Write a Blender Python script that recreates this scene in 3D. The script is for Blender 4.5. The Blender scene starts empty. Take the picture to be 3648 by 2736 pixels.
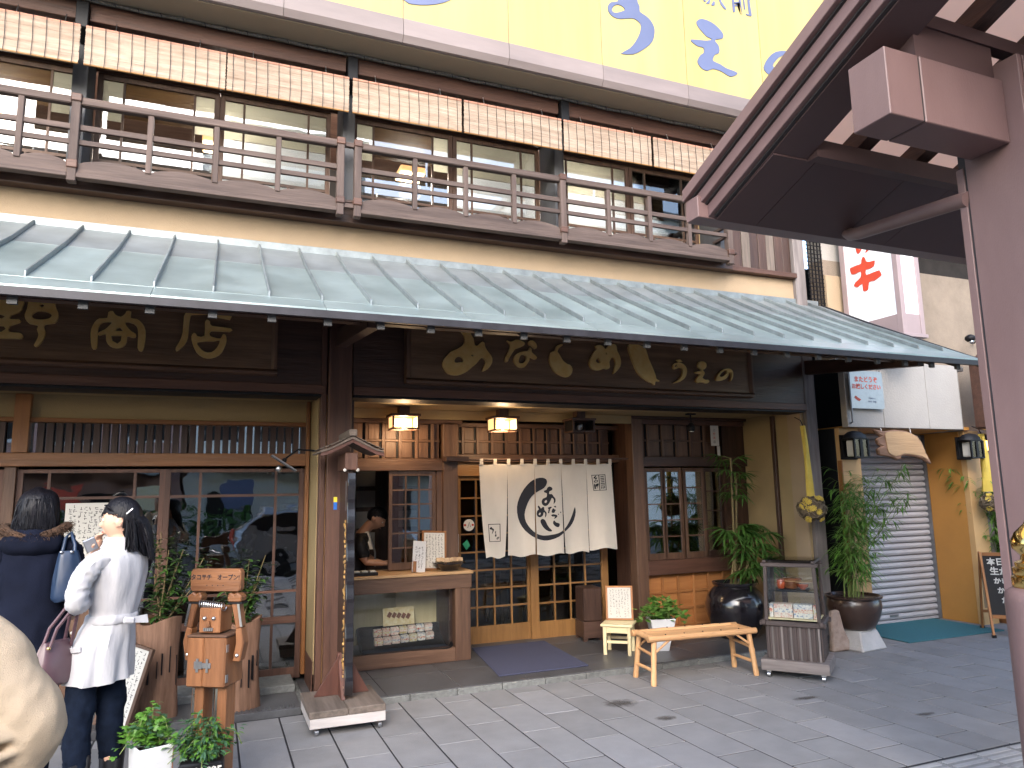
import bpy, bmesh, math, random
from mathutils import Vector, Matrix, noise, Euler
rnd = random.Random(7)
SC = bpy.context.scene
COL = SC.collection
R = math.radians

# ---------------------------------------------------------------- camera, sky, sun, exposure
cam_d = bpy.data.cameras.new('camera')
cam = bpy.data.objects.new('camera', cam_d); COL.objects.link(cam)
yaw, pitch, roll = R(22.288), R(8.640), R(1.026)
fw = Vector((math.sin(yaw)*math.cos(pitch), math.cos(yaw)*math.cos(pitch), math.sin(pitch)))
rt = Vector((math.cos(yaw), -math.sin(yaw), 0)); dn = fw.cross(rt)
r2 = rt*math.cos(roll)+dn*math.sin(roll); d2 = -rt*math.sin(roll)+dn*math.cos(roll)
M = Matrix((r2, -d2, -fw)).transposed().to_4x4(); M.translation = Vector((0, 0, 1.6))
cam.matrix_world = M
cam_d.sensor_width = 36; cam_d.sensor_fit = 'HORIZONTAL'; cam_d.lens = 2581.2/3648*36
cam_d.clip_start = 0.05; cam_d.clip_end = 500
SC.camera = cam

SUN_EL, SUN_AZ = 30, 203          # azimuth clockwise from +Y: behind the camera, a little to the left
W = bpy.data.worlds.new('World'); SC.world = W; W.use_nodes = True
nt = W.node_tree; nt.nodes.clear()
sky = nt.nodes.new('ShaderNodeTexSky'); sky.sky_type = 'NISHITA'; sky.sun_disc = False
sky.sun_elevation = R(SUN_EL); sky.sun_rotation = R(SUN_AZ); sky.dust_density = 1.6; sky.air_density = 1.0; sky.ozone_density = 1.0
bg = nt.nodes.new('ShaderNodeBackground'); bg.inputs[1].default_value = 0.15
wo = nt.nodes.new('ShaderNodeOutputWorld')
nt.links.new(sky.outputs[0], bg.inputs[0]); nt.links.new(bg.outputs[0], wo.inputs[0])
sl = bpy.data.lights.new('sun', 'SUN'); sl.energy = 1.0; sl.angle = R(60); sl.color = (1, .97, .93)
so = bpy.data.objects.new('sun', sl); COL.objects.link(so)
az = R(SUN_AZ); sdir = Vector((math.sin(az)*math.cos(R(SUN_EL)), math.cos(az)*math.cos(R(SUN_EL)), math.sin(R(SUN_EL))))
so.rotation_euler = sdir.to_track_quat('Z', 'Y').to_euler(); so.location = (0, -8, 20)
SC.view_settings.view_transform = 'Standard'; SC.view_settings.look = 'None'
SC.view_settings.gamma = 1; SC.view_settings.use_curve_mapping = False
SC.view_settings.exposure = 2.25
SC.render.engine = 'CYCLES'
SC.cycles.max_bounces = 8; SC.cycles.diffuse_bounces = 4; SC.cycles.glossy_bounces = 4
SC.cycles.transparent_max_bounces = 16; SC.cycles.transmission_bounces = 6
SC.cycles.use_denoising = True; SC.cycles.sample_clamp_indirect = 6
SC.cycles.caustics_reflective = False; SC.cycles.caustics_refractive = False

# ---------------------------------------------------------------- materials
def _base(name):
    m = bpy.data.materials.new(name); m.use_nodes = True
    n = m.node_tree.nodes; b = n['Principled BSDF']; return m, n, m.node_tree.links, b
def _co(n, l, scale=(1,1,1), rand=True):
    tc = n.new('ShaderNodeTexCoord'); mp = n.new('ShaderNodeMapping'); mp.inputs['Scale'].default_value = scale
    if rand:
        oi = n.new('ShaderNodeObjectInfo'); ml = n.new('ShaderNodeMath'); ml.operation = 'MULTIPLY'; ml.inputs[1].default_value = 37.0
        ad = n.new('ShaderNodeVectorMath'); ad.operation = 'ADD'
        l.new(oi.outputs['Random'], ml.inputs[0]); l.new(tc.outputs['Object'], ad.inputs[0]); l.new(ml.outputs[0], ad.inputs[1]); l.new(ad.outputs[0], mp.inputs[0])
    else: l.new(tc.outputs['Object'], mp.inputs[0])
    return mp.outputs[0]
def mat(name, col, rough=.6, var=.15, scale=6, bump=.0, bscale=60, metal=0, spec=.5, coat=0, col2=None, stretch=(1,1,1), trans=0, tint=.12, detail=6, ramp=(.3,.7), emit=None):
    m, n, l, b = _base(name)
    v = _co(n, l, tuple(scale*s for s in stretch))
    nz = n.new('ShaderNodeTexNoise'); nz.inputs['Scale'].default_value = 1; nz.inputs['Detail'].default_value = detail; nz.inputs['Roughness'].default_value = .65
    l.new(v, nz.inputs[0])
    rp = n.new('ShaderNodeValToRGB'); rp.color_ramp.elements[0].position = ramp[0]; rp.color_ramp.elements[1].position = ramp[1]
    c2 = col2 or tuple(min(1, c*(1+var)) for c in col); c1 = col if col2 else tuple(c*(1-var) for c in col)
    rp.color_ramp.elements[0].color = (*c1, 1); rp.color_ramp.elements[1].color = (*c2, 1)
    l.new(nz.outputs[0], rp.inputs[0])
    oi = n.new('ShaderNodeObjectInfo'); mr = n.new('ShaderNodeMapRange'); mr.inputs['To Min'].default_value = 1-tint; mr.inputs['To Max'].default_value = 1+tint
    l.new(oi.outputs['Random'], mr.inputs[0])
    vm = n.new('ShaderNodeVectorMath'); vm.operation = 'SCALE'; l.new(rp.outputs[0], vm.inputs[0]); l.new(mr.outputs[0], vm.inputs['Scale'])
    l.new(vm.outputs[0], b.inputs['Base Color'])
    b.inputs['Roughness'].default_value = rough; b.inputs['Metallic'].default_value = metal; b.inputs['Specular IOR Level'].default_value = spec
    b.inputs['Coat Weight'].default_value = coat; b.inputs['Coat Roughness'].default_value = .15
    rr = n.new('ShaderNodeMapRange'); rr.inputs['To Min'].default_value = max(0, rough-.1); rr.inputs['To Max'].default_value = min(1, rough+.12)
    l.new(nz.outputs[0], rr.inputs[0]); l.new(rr.outputs[0], b.inputs['Roughness'])
    if bump:
        v2 = _co(n, l, tuple(bscale*s for s in stretch)); n2 = n.new('ShaderNodeTexNoise'); n2.inputs['Scale'].default_value = 1; n2.inputs['Detail'].default_value = 4
        l.new(v2, n2.inputs[0]); bp = n.new('ShaderNodeBump'); bp.inputs['Strength'].default_value = bump; bp.inputs['Distance'].default_value = .01
        l.new(n2.outputs[0], bp.inputs['Height']); l.new(bp.outputs[0], b.inputs['Normal'])
    if trans: b.inputs['Transmission Weight'].default_value = trans
    if emit: b.inputs['Emission Color'].default_value = (*emit[0], 1); b.inputs['Emission Strength'].default_value = emit[1]
    return m
AX = {'x': (.08, 1, 1), 'y': (1, .08, 1), 'z': (1, 1, .08)}
_wc = {}
def wood(kind, ax):
    """kind: dark, mid, orange, grey, trim, case, log ..."""
    if (kind, ax) in _wc: return _wc[(kind, ax)]
    P = dict(dark=((.034,.016,.011),(.085,.043,.029),.45), mid=((.075,.038,.024),(.165,.090,.055),.5), orange=((.18,.072,.022),(.31,.13,.042),.42),
             door=((.20,.10,.034),(.34,.175,.062),.4), grey=((.07,.055,.045),(.19,.15,.125),.75), trim=((.055,.024,.016),(.135,.062,.040),.52), rail=((.050,.031,.026),(.135,.095,.080),.75),
             case=((.035,.025,.024),(.085,.06,.055),.6), base=((.10,.085,.08),(.25,.215,.205),.75), tan=((.36,.21,.10),(.52,.33,.17),.5),
             robot=((.12,.047,.019),(.27,.115,.046),.5), stump=((.11,.055,.030),(.33,.185,.12),.8), cream=((.62,.52,.30),(.72,.62,.38),.5),
             bamboo=((.46,.24,.11),(.66,.40,.20),.38), white=((.42,.38,.37),(.58,.54,.52),.7), sign=((.11,.062,.034),(.235,.140,.080),.34), maroon=((.06,.022,.016),(.13,.05,.034),.5), latt=((.30,.115,.035),(.44,.19,.065),.5))[kind]
    m = mat('wood_%s_%s' % (kind, ax), P[0], P[2], col2=P[1], scale=16, stretch=AX[ax], bump=.35, bscale=70, tint=.16, detail=8)
    _wc[(kind, ax)] = m; return m
MT = {}
MT['stucco'] = mat('stucco_beige', (.38,.28,.18), .85, .07, 1.6, bump=.4, bscale=170, tint=.0)
MT['stucco_in'] = mat('stucco_olive', (.36,.265,.135), .85, .08, 2, bump=.4, bscale=150, tint=.0)
MT['paver'] = mat('paver_granite', (.212,.210,.216), .72, .2, 4, bump=.3, bscale=160, tint=.08, ramp=(.2,.8))
MT['paver_b'] = mat('paver_granite_warm', (.225,.223,.232), .75, .14, 7, bump=.3, bscale=160, tint=.08, ramp=(.2,.8))
MT['grout'] = mat('grout_dark', (.016,.016,.02), .9, .2, 30)
MT['slab'] = mat('slab_dark', (.075,.075,.08), .42, .3, 6, bump=.2, bscale=90, tint=.08)
MT['slab_edge'] = mat('slab_edge', (.16,.165,.16), .8, .3, 20, bump=.8, bscale=60)
MT['copper'] = mat('copper_patina', (.25,.315,.312), .36, col2=(.40,.48,.475), scale=2.2, metal=.55, tint=.05, detail=7, bump=.05, bscale=14)
MT['copper_up'] = mat('copper_upper', (.20,.225,.232), .42, col2=(.33,.36,.37), scale=3, metal=.5, tint=.05)
MT['copper_rib'] = mat('copper_rib', (.19,.21,.215), .45, col2=(.30,.34,.345), scale=8, metal=.5)
MT['dkmetal'] = mat('dark_eave_metal', (.035,.033,.04), .45, .3, 8, metal=.3)
MT['greymetal'] = mat('grey_metal', (.30,.31,.33), .35, .15, 10, metal=.8)
MT['steel'] = mat('steel', (.55,.56,.58), .28, .1, 10, metal=1)
MT['black'] = mat('black_paint', (.009,.009,.011), .5, .3, 10, spec=.25)
MT['blackgloss'] = mat('black_lacquer', (.012,.010,.012), .12, .3, 8, coat=.8)
MT['gold'] = mat('gold_leaf', (.86,.52,.16), .36, col2=(.95,.67,.28), scale=12, metal=.5, tint=.04)
MT['brass'] = mat('brass', (.80,.58,.22), .14, .08, 6, metal=1)
MT['yellow'] = mat('billboard_yellow', (.41,.32,.105), .5, col2=(.47,.38,.145), scale=2.5, stretch=(1,1,.12), tint=.025)
MT['navy'] = mat('billboard_navy', (.10,.12,.22), .5, .06, 3)
MT['pink'] = mat('pink_metal', (.33,.25,.25), .5, .1, 2, tint=.02)
MT['bbtrim'] = mat('billboard_trim', (.17,.135,.128), .55, col2=(.255,.205,.195), scale=1.5, stretch=(.4,1,2), tint=.05)
MT['soffit'] = mat('soffit_taupe', (.27,.215,.15), .85, .06, 2)
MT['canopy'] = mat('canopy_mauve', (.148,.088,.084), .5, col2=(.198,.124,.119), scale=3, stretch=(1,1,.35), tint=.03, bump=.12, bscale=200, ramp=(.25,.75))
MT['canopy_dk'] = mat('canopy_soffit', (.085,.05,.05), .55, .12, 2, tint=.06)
MT['seal'] = mat('sealant', (.035,.03,.032), .7, .1, 9)
MT['poly'] = mat('canopy_polycarbonate', (.80,.66,.60), .5, .05, 3)
_n = MT['poly'].node_tree.nodes; _l = MT['poly'].node_tree.links; _t = _n.new('ShaderNodeBsdfTranslucent'); _t.inputs[0].default_value = (.85,.68,.60,1); _m = _n.new('ShaderNodeMixShader'); _m.inputs[0].default_value = .62
_l.new(_n['Principled BSDF'].outputs[0], _m.inputs[1]); _l.new(_t.outputs[0], _m.inputs[2]); _l.new(_m.outputs[0], _n['Material Output'].inputs[0])
MT['cloth'] = mat('linen', (.60,.54,.47), .95, .06, 5, bump=.5, bscale=400, stretch=(1,1,.35), tint=.02)
MT['ink'] = mat('ink', (.012,.012,.018), .8, .2, 10)
MT['paper'] = mat('paper', (.58,.56,.52), .8, .04, 4)
MT['white'] = mat('white_plastic', (.66,.66,.67), .35, .03, 4)
MT['bulb'] = mat('bulb_glow', (1,.9,.7), .3, 0, 1, emit=((1,.74,.42), 12))
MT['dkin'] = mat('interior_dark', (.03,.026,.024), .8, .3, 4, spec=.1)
MT['lampglass'] = mat('lamp_paper', (.70,.45,.25), .5, .05, 5, emit=((1,.50,.20), .38))
MT['red'] = mat('red_print', (.60,.07,.035), .5, .1, 6)
MT['shutter'] = mat('shutter_metal', (.46,.46,.50), .5, .06, 4, metal=.05, tint=.03)
MT['ochre'] = mat('ochre_panel', (.50,.235,.055), .5, .07, 3, tint=.04)
MT['ochre_lt'] = mat('ochre_light', (.56,.34,.15), .5, .07, 3, tint=.03)
MT['whitewall'] = mat('white_tile', (.37,.345,.32), .6, .07, 2, bump=.3, bscale=50, tint=.03)
MT['greystucco'] = mat('grey_stucco', (.24,.19,.145), .9, .2, 2.5, bump=.5, bscale=90)
MT['tealmat'] = mat('teal_mat', (.035,.17,.21), .95, .2, 60, bump=.8, bscale=220)
MT['bluemat'] = mat('blue_mat', (.055,.06,.11), .97, .35, 120, bump=.9, bscale=260)
MT['skin'] = mat('skin', (.62,.37,.26), .5, .05, 12, bump=.05, bscale=200)
MT['skin2'] = mat('skin_warm', (.46,.25,.16), .5, .05, 12)
MT['hair'] = mat('hair_black', (.006,.0055,.008), .42, .5, 20, bump=.5, bscale=120, stretch=(1,1,.12), spec=.22)
MT['whitecoat'] = mat('coat_white', (.45,.44,.455), .8, .03, 4, bump=.7, bscale=24, stretch=(1,1,.3), tint=0)
MT['navycoat'] = mat('coat_navy', (.008,.010,.020), .95, .25, 8, bump=.3, bscale=300, spec=.08)
MT['beigejk'] = mat('jacket_beige', (.43,.34,.245), .9, .05, 6, bump=.35, bscale=500, spec=.15)
MT['denim'] = mat('denim_dark', (.006,.010,.021), .85, .4, 14, bump=.3, bscale=250, spec=.1)
MT['leather'] = mat('leather_black', (.015,.015,.018), .3, .3, 10)
MT['purple'] = mat('leather_mauve', (.10,.052,.062), .35, .12, 8)
MT['navybag'] = mat('leather_navy', (.018,.035,.075), .35, .2, 8)
MT['fur'] = mat('fur_brown', (.07,.035,.018), .95, .5, 40, bump=1, bscale=150)
MT['ceramic'] = mat('ceramic_brown', (.045,.026,.020), .28, .3, 5, coat=.3)
MT['blackpot'] = mat('ceramic_black', (.013,.011,.014), .14, .3, 4, coat=.6)
MT['concrete'] = mat('concrete_pale', (.42,.41,.41), .8, .15, 6, bump=.4, bscale=60)
MT['soil'] = mat('soil', (.03,.02,.014), .95, .3, 30)
def leafmat(name, a, b):
    m = mat(name, a, .42, col2=b, scale=14, tint=.25)
    n = m.node_tree.nodes; l = m.node_tree.links; t = n.new('ShaderNodeBsdfTranslucent'); x = n.new('ShaderNodeMixShader'); x.inputs[0].default_value = .38
    l.new(n['Principled BSDF'].inputs['Base Color'].links[0].from_socket, t.inputs[0]); l.new(n['Principled BSDF'].outputs[0], x.inputs[1]); l.new(t.outputs[0], x.inputs[2]); l.new(x.outputs[0], n['Material Output'].inputs[0])
    return m
MT['leaf_bam'] = leafmat('leaf_bamboo', (.09,.20,.035), (.25,.41,.10))
MT['leaf_palm'] = leafmat('leaf_palm', (.03,.09,.018), (.11,.23,.045))
MT['leaf_ivy'] = leafmat('leaf_ivy', (.055,.16,.02), (.15,.32,.05))
MT['leaf_bl'] = leafmat('leaf_bluegreen', (.03,.085,.04), (.09,.19,.09))
MT['leaf_dk'] = leafmat('leaf_dark', (.012,.035,.010), (.05,.10,.03))
MT['stem'] = mat('stem', (.16,.12,.05), .7, .3, 20)
MT['stem_g'] = mat('stem_green', (.15,.20,.05), .6, .3, 20)
def glassmat(name, tint=(.93,.95,.95), boost=1.0, rough=.015, wav=0):
    m, n, l, b = _base(name); n.remove(b)
    out = [x for x in n if x.type == 'OUTPUT_MATERIAL'][0]
    tr = n.new('ShaderNodeBsdfTransparent'); tr.inputs[0].default_value = (*tint, 1)
    gl = n.new('ShaderNodeBsdfGlossy'); gl.inputs['Roughness'].default_value = rough
    fr = n.new('ShaderNodeFresnel'); fr.inputs[0].default_value = 1.52
    mx = n.new('ShaderNodeMixShader'); mm = n.new('ShaderNodeMath'); mm.operation = 'MULTIPLY'; mm.inputs[1].default_value = boost; mm.use_clamp = True
    l.new(fr.outputs[0], mm.inputs[0]); l.new(mm.outputs[0], mx.inputs[0]); l.new(tr.outputs[0], mx.inputs[1]); l.new(gl.outputs[0], mx.inputs[2]); l.new(mx.outputs[0], out.inputs[0])
    if wav:
        v = _co(n, l, (2.2, 2.2, 3)); nz = n.new('ShaderNodeTexNoise'); nz.inputs['Scale'].default_value = 1; nz.inputs['Detail'].default_value = 2
        bp = n.new('ShaderNodeBump'); bp.inputs['Strength'].default_value = wav; bp.inputs['Distance'].default_value = .02
        l.new(v, nz.inputs[0]); l.new(nz.outputs[0], bp.inputs['Height']); l.new(bp.outputs[0], gl.inputs['Normal'])
    return m
MT['glass'] = glassmat('glass_clear', boost=1.0)
MT['glass_win'] = glassmat('glass_window', (.80,.82,.82), 3.6, wav=.16)
MT['glass_up'] = glassmat('glass_upper', (.90,.92,.92), 3.6, wav=.03)
MT['glass_bay'] = glassmat('glass_bay', (.80,.82,.82), 7, wav=.05)

# ---------------------------------------------------------------- mesh helpers
class MB:
    def __init__(s): s.v = []; s.f = []
    def add(s, vs, fs):
        o = len(s.v); s.v += [tuple(v) for v in vs]; s.f += [tuple(i+o for i in f) for f in fs]; return s
    def box(s, x0, x1, y0, y1, z0, z1):
        v = [(x0,y0,z0),(x1,y0,z0),(x1,y1,z0),(x0,y1,z0),(x0,y0,z1),(x1,y0,z1),(x1,y1,z1),(x0,y1,z1)]
        return s.add(v, [(0,3,2,1),(4,5,6,7),(0,1,5,4),(1,2,6,5),(2,3,7,6),(3,0,4,7)])
    def obox(s, c, sz, rot=(0,0,0)):
        m = Euler(rot).to_matrix(); c = Vector(c); h = Vector(sz)/2; o = len(s.v)
        t = MB().box(-h.x,h.x,-h.y,h.y,-h.z,h.z)
        return s.add([c+m@Vector(v) for v in t.v], t.f)
    def bar(s, a, b, w, h=None, up=(0,0,1)):
        a = Vector(a); b = Vector(b); d = (b-a).normalized(); u = Vector(up)
        if abs(d.dot(u)) > .98: u = Vector((0,1,0))
        r = d.cross(u).normalized(); u = r.cross(d); h = h or w
        v = [p+r*i*w/2+u*j*h/2 for p in (a,b) for i,j in ((-1,-1),(1,-1),(1,1),(-1,1))]
        return s.add(v, [(0,1,2,3),(7,6,5,4),(0,4,5,1),(1,5,6,2),(2,6,7,3),(3,7,4,0)])
    def tube(s, pts, rad, n=10, cap=True):
        pts = [Vector(p) for p in pts]; k = len(pts)
        if not hasattr(rad, '__len__'): rad = [rad]*k
        vs = []; prev = None
        for i, p in enumerate(pts):
            d = (pts[min(i+1,k-1)]-pts[max(i-1,0)]).normalized()
            if prev is None:
                u = Vector((0,0,1)) if abs(d.z) < .9 else Vector((1,0,0)); r = d.cross(u).normalized()
            else:
                r = (prev - d*prev.dot(d)).normalized()
            prev = r; q = d.cross(r)
            vs += [p+(r*math.cos(2*math.pi*j/n)+q*math.sin(2*math.pi*j/n))*rad[i] for j in range(n)]
        fs = [(i*n+j, i*n+(j+1)%n, (i+1)*n+(j+1)%n, (i+1)*n+j) for i in range(k-1) for j in range(n)]
        if cap: fs += [tuple(range(n))[::-1], tuple((k-1)*n+j for j in range(n))]
        return s.add(vs, fs)
    def lathe(s, prof, c=(0,0,0), n=24, cap=True, sx=1, sy=1):
        vs = [(c[0]+r*sx*math.cos(2*math.pi*j/n), c[1]+r*sy*math.sin(2*math.pi*j/n), c[2]+z) for r, z in prof for j in range(n)]
        k = len(prof)
        fs = [(i*n+j, i*n+(j+1)%n, (i+1)*n+(j+1)%n, (i+1)*n+j) for i in range(k-1) for j in range(n)]
        if cap: fs += [tuple(range(n))[::-1], tuple((k-1)*n+j for j in range(n))]
        return s.add(vs, fs)
    def prism(s, poly, ax, a, b):
        """extrude a 2D outline along axis ax: 'y' takes (x,z), 'x' takes (y,z), 'z' takes (x,y)"""
        f = {'y': lambda p, t: (p[0], t, p[1]), 'x': lambda p, t: (t, p[0], p[1]), 'z': lambda p, t: (p[0], p[1], t)}[ax]
        n = len(poly)
        return s.add([f(p, a) for p in poly]+[f(p, b) for p in poly], [tuple(range(n)), tuple(range(2*n-1, n-1, -1))]+[(i, n+i, n+(i+1)%n, (i+1)%n) for i in range(n)])
    def sphere(s, c, r, nu=14, nv=9, sc=(1,1,1)):
        prof = [(max(1e-4, math.sin(math.pi*i/nv)), -math.cos(math.pi*i/nv)) for i in range(nv+1)]
        vs = [(c[0]+r*sc[0]*p*math.cos(2*math.pi*j/nu), c[1]+r*sc[1]*p*math.sin(2*math.pi*j/nu), c[2]+r*sc[2]*z) for p, z in prof for j in range(nu)]
        return s.add(vs, [(i*nu+j, i*nu+(j+1)%nu, (i+1)*nu+(j+1)%nu, (i+1)*nu+j) for i in range(nv) for j in range(nu)])
    def mesh(s, name, bevel=0, smooth=False, fix=True, off=Vector((0,0,0))):
        me = bpy.data.meshes.new(name); me.from_pydata([tuple(Vector(v)-off) for v in s.v], [], s.f); me.update()
        if fix or bevel:
            bm = bmesh.new(); bm.from_mesh(me)
            bmesh.ops.recalc_face_normals(bm, faces=bm.faces)
            if bevel: bmesh.ops.bevel(bm, geom=[e for e in bm.edges if len(e.link_faces) == 2 and e.calc_face_angle(0) > .6], offset=bevel, segments=1, affect='EDGES', profile=.5)
            bm.to_mesh(me); bm.free()
        if smooth:
            me.polygons.foreach_set('use_smooth', [True]*len(me.polygons))
            try: me.set_sharp_from_angle(angle=R(50))
            except Exception: pass
        return me
ORG = {}
def _link(name, me, m, parent, org):
    o = bpy.data.objects.new(name, me); COL.objects.link(o)
    if me is not None and m is not None:
        if not me.materials: me.materials.append(m)
    if parent is not None:
        o.parent = parent; o.location = org - ORG[parent.name]
    else: o.location = org
    ORG[o.name] = org.copy() if parent is not None or me is not None else org.copy()
    return o
def obj(name, mb, m, parent=None, bevel=0, smooth=False, fix=True, label=None, stuff=False):
    lo = [min(v[i] for v in mb.v) for i in range(3)]; hi = [max(v[i] for v in mb.v) for i in range(3)]
    org = Vector(((lo[0]+hi[0])/2, (lo[1]+hi[1])/2, lo[2]))
    me = mb.mesh(name, bevel, smooth, fix, org)
    o = _link(name, me, m, parent, org)
    if label: o['label'] = label
    if stuff: o['kind'] = 'stuff'
    return o
def inst(name, src, org, parent, rot=None, scale=None):
    """a part that shares another part's mesh"""
    o = _link(name, src.data, None, parent, Vector(org))
    if rot: o.rotation_euler = rot
    if scale: o.scale = scale
    return o
def tag(o, label, cat, group=None):
    o['label'] = label; o['category'] = cat
    if group: o['group'] = group
    return o
def thing(name, label, cat, loc=(0,0,0), rotz=0, group=None, local=True):
    """an Empty at the thing's base; with local=True its parts are written in its own coordinates, else in the world's"""
    o = bpy.data.objects.new(name, None); COL.objects.link(o); o.empty_display_size = .2
    o.location = loc; o.rotation_euler = (0,0,rotz)
    ORG[o.name] = Vector((0,0,0)) if local else Vector(loc)
    return tag(o, label, cat, group)
def struct(o): o['kind'] = 'structure'; return o
def kids(o): return [c for c in bpy.data.objects if c.parent == o]
def copy_thing(root, loc, rotz, label, group=None):
    r = root.copy(); COL.objects.link(r); r.location = loc; r.rotation_euler = (0,0,rotz); r['label'] = label
    if group: r['group'] = group
    for ch in kids(root):
        c = ch.copy(); COL.objects.link(c); c.parent = r
        for g in kids(ch):
            d = g.copy(); COL.objects.link(d); d.parent = c
    return r
def outline_mesh(name, polys, ax, at, thick, bevel=0, sub=True):
    """outlines (later ones cut holes) filled as one 2D curve, extruded; ax 'y' reads (x,z), 'x' reads (y,z)"""
    cu = bpy.data.curves.new(name, 'CURVE'); cu.dimensions = '2D'; cu.fill_mode = 'BOTH'; cu.extrude = thick/2; cu.bevel_depth = bevel
    for P in polys:
        if sub and len(P) > 5:
            Q = []; n = len(P)
            for i in range(n):
                a, b, c, d = (Vector(P[(i+k-1) % n]) for k in range(4))
                for t in (0, .5):
                    Q.append(.5*((2*b)+(c-a)*t+(2*a-5*b+4*c-d)*t*t+(3*b-a-3*c+d)*t**3))
            P = Q
        sp = cu.splines.new('POLY'); sp.points.add(len(P)-1); sp.use_cyclic_u = True
        for i, p in enumerate(P): sp.points[i].co = (p[0], p[1], 0, 1)
    t = bpy.data.objects.new(name, cu); COL.objects.link(t)
    me = bpy.data.meshes.new_from_object(t.evaluated_get(bpy.context.evaluated_depsgraph_get()))
    bpy.data.objects.remove(t); bpy.data.curves.remove(cu)
    b = MB(); vs = [v.co for v in me.vertices]
    if ax == 'y': vs = [(v.x, at-v.z, v.y) for v in vs]
    elif ax == 'x': vs = [(at-v.z, v.x, v.y) for v in vs]
    else: vs = [(v.x, v.y, at+v.z) for v in vs]
    b.add(vs, [tuple(p.vertices) for p in me.polygons]); bpy.data.meshes.remove(me); return b
def text_mesh(body, size, bold=0):
    cu = bpy.data.curves.new('lettering', 'FONT'); cu.body = body; cu.size = size; cu.align_x = 'CENTER'; cu.align_y = 'CENTER'; cu.resolution_u = 2; cu.offset = bold
    t = bpy.data.objects.new('lettering', cu); COL.objects.link(t)
    me = bpy.data.meshes.new_from_object(t.evaluated_get(bpy.context.evaluated_depsgraph_get()))
    bpy.data.objects.remove(t); bpy.data.curves.remove(cu)
    vs = [v.co.copy() for v in me.vertices]; fs = [tuple(p.vertices) for p in me.polygons]; bpy.data.meshes.remove(me); return vs, fs
def text_on(body, size, c, ux=(1,0,0), uy=(0,0,1), bold=0, sx=1):
    vs, fs = text_mesh(body, size, bold); c = Vector(c); ux = Vector(ux); uy = Vector(uy)
    return MB().add([c+ux*v.x*sx+uy*v.y for v in vs], fs)
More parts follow.
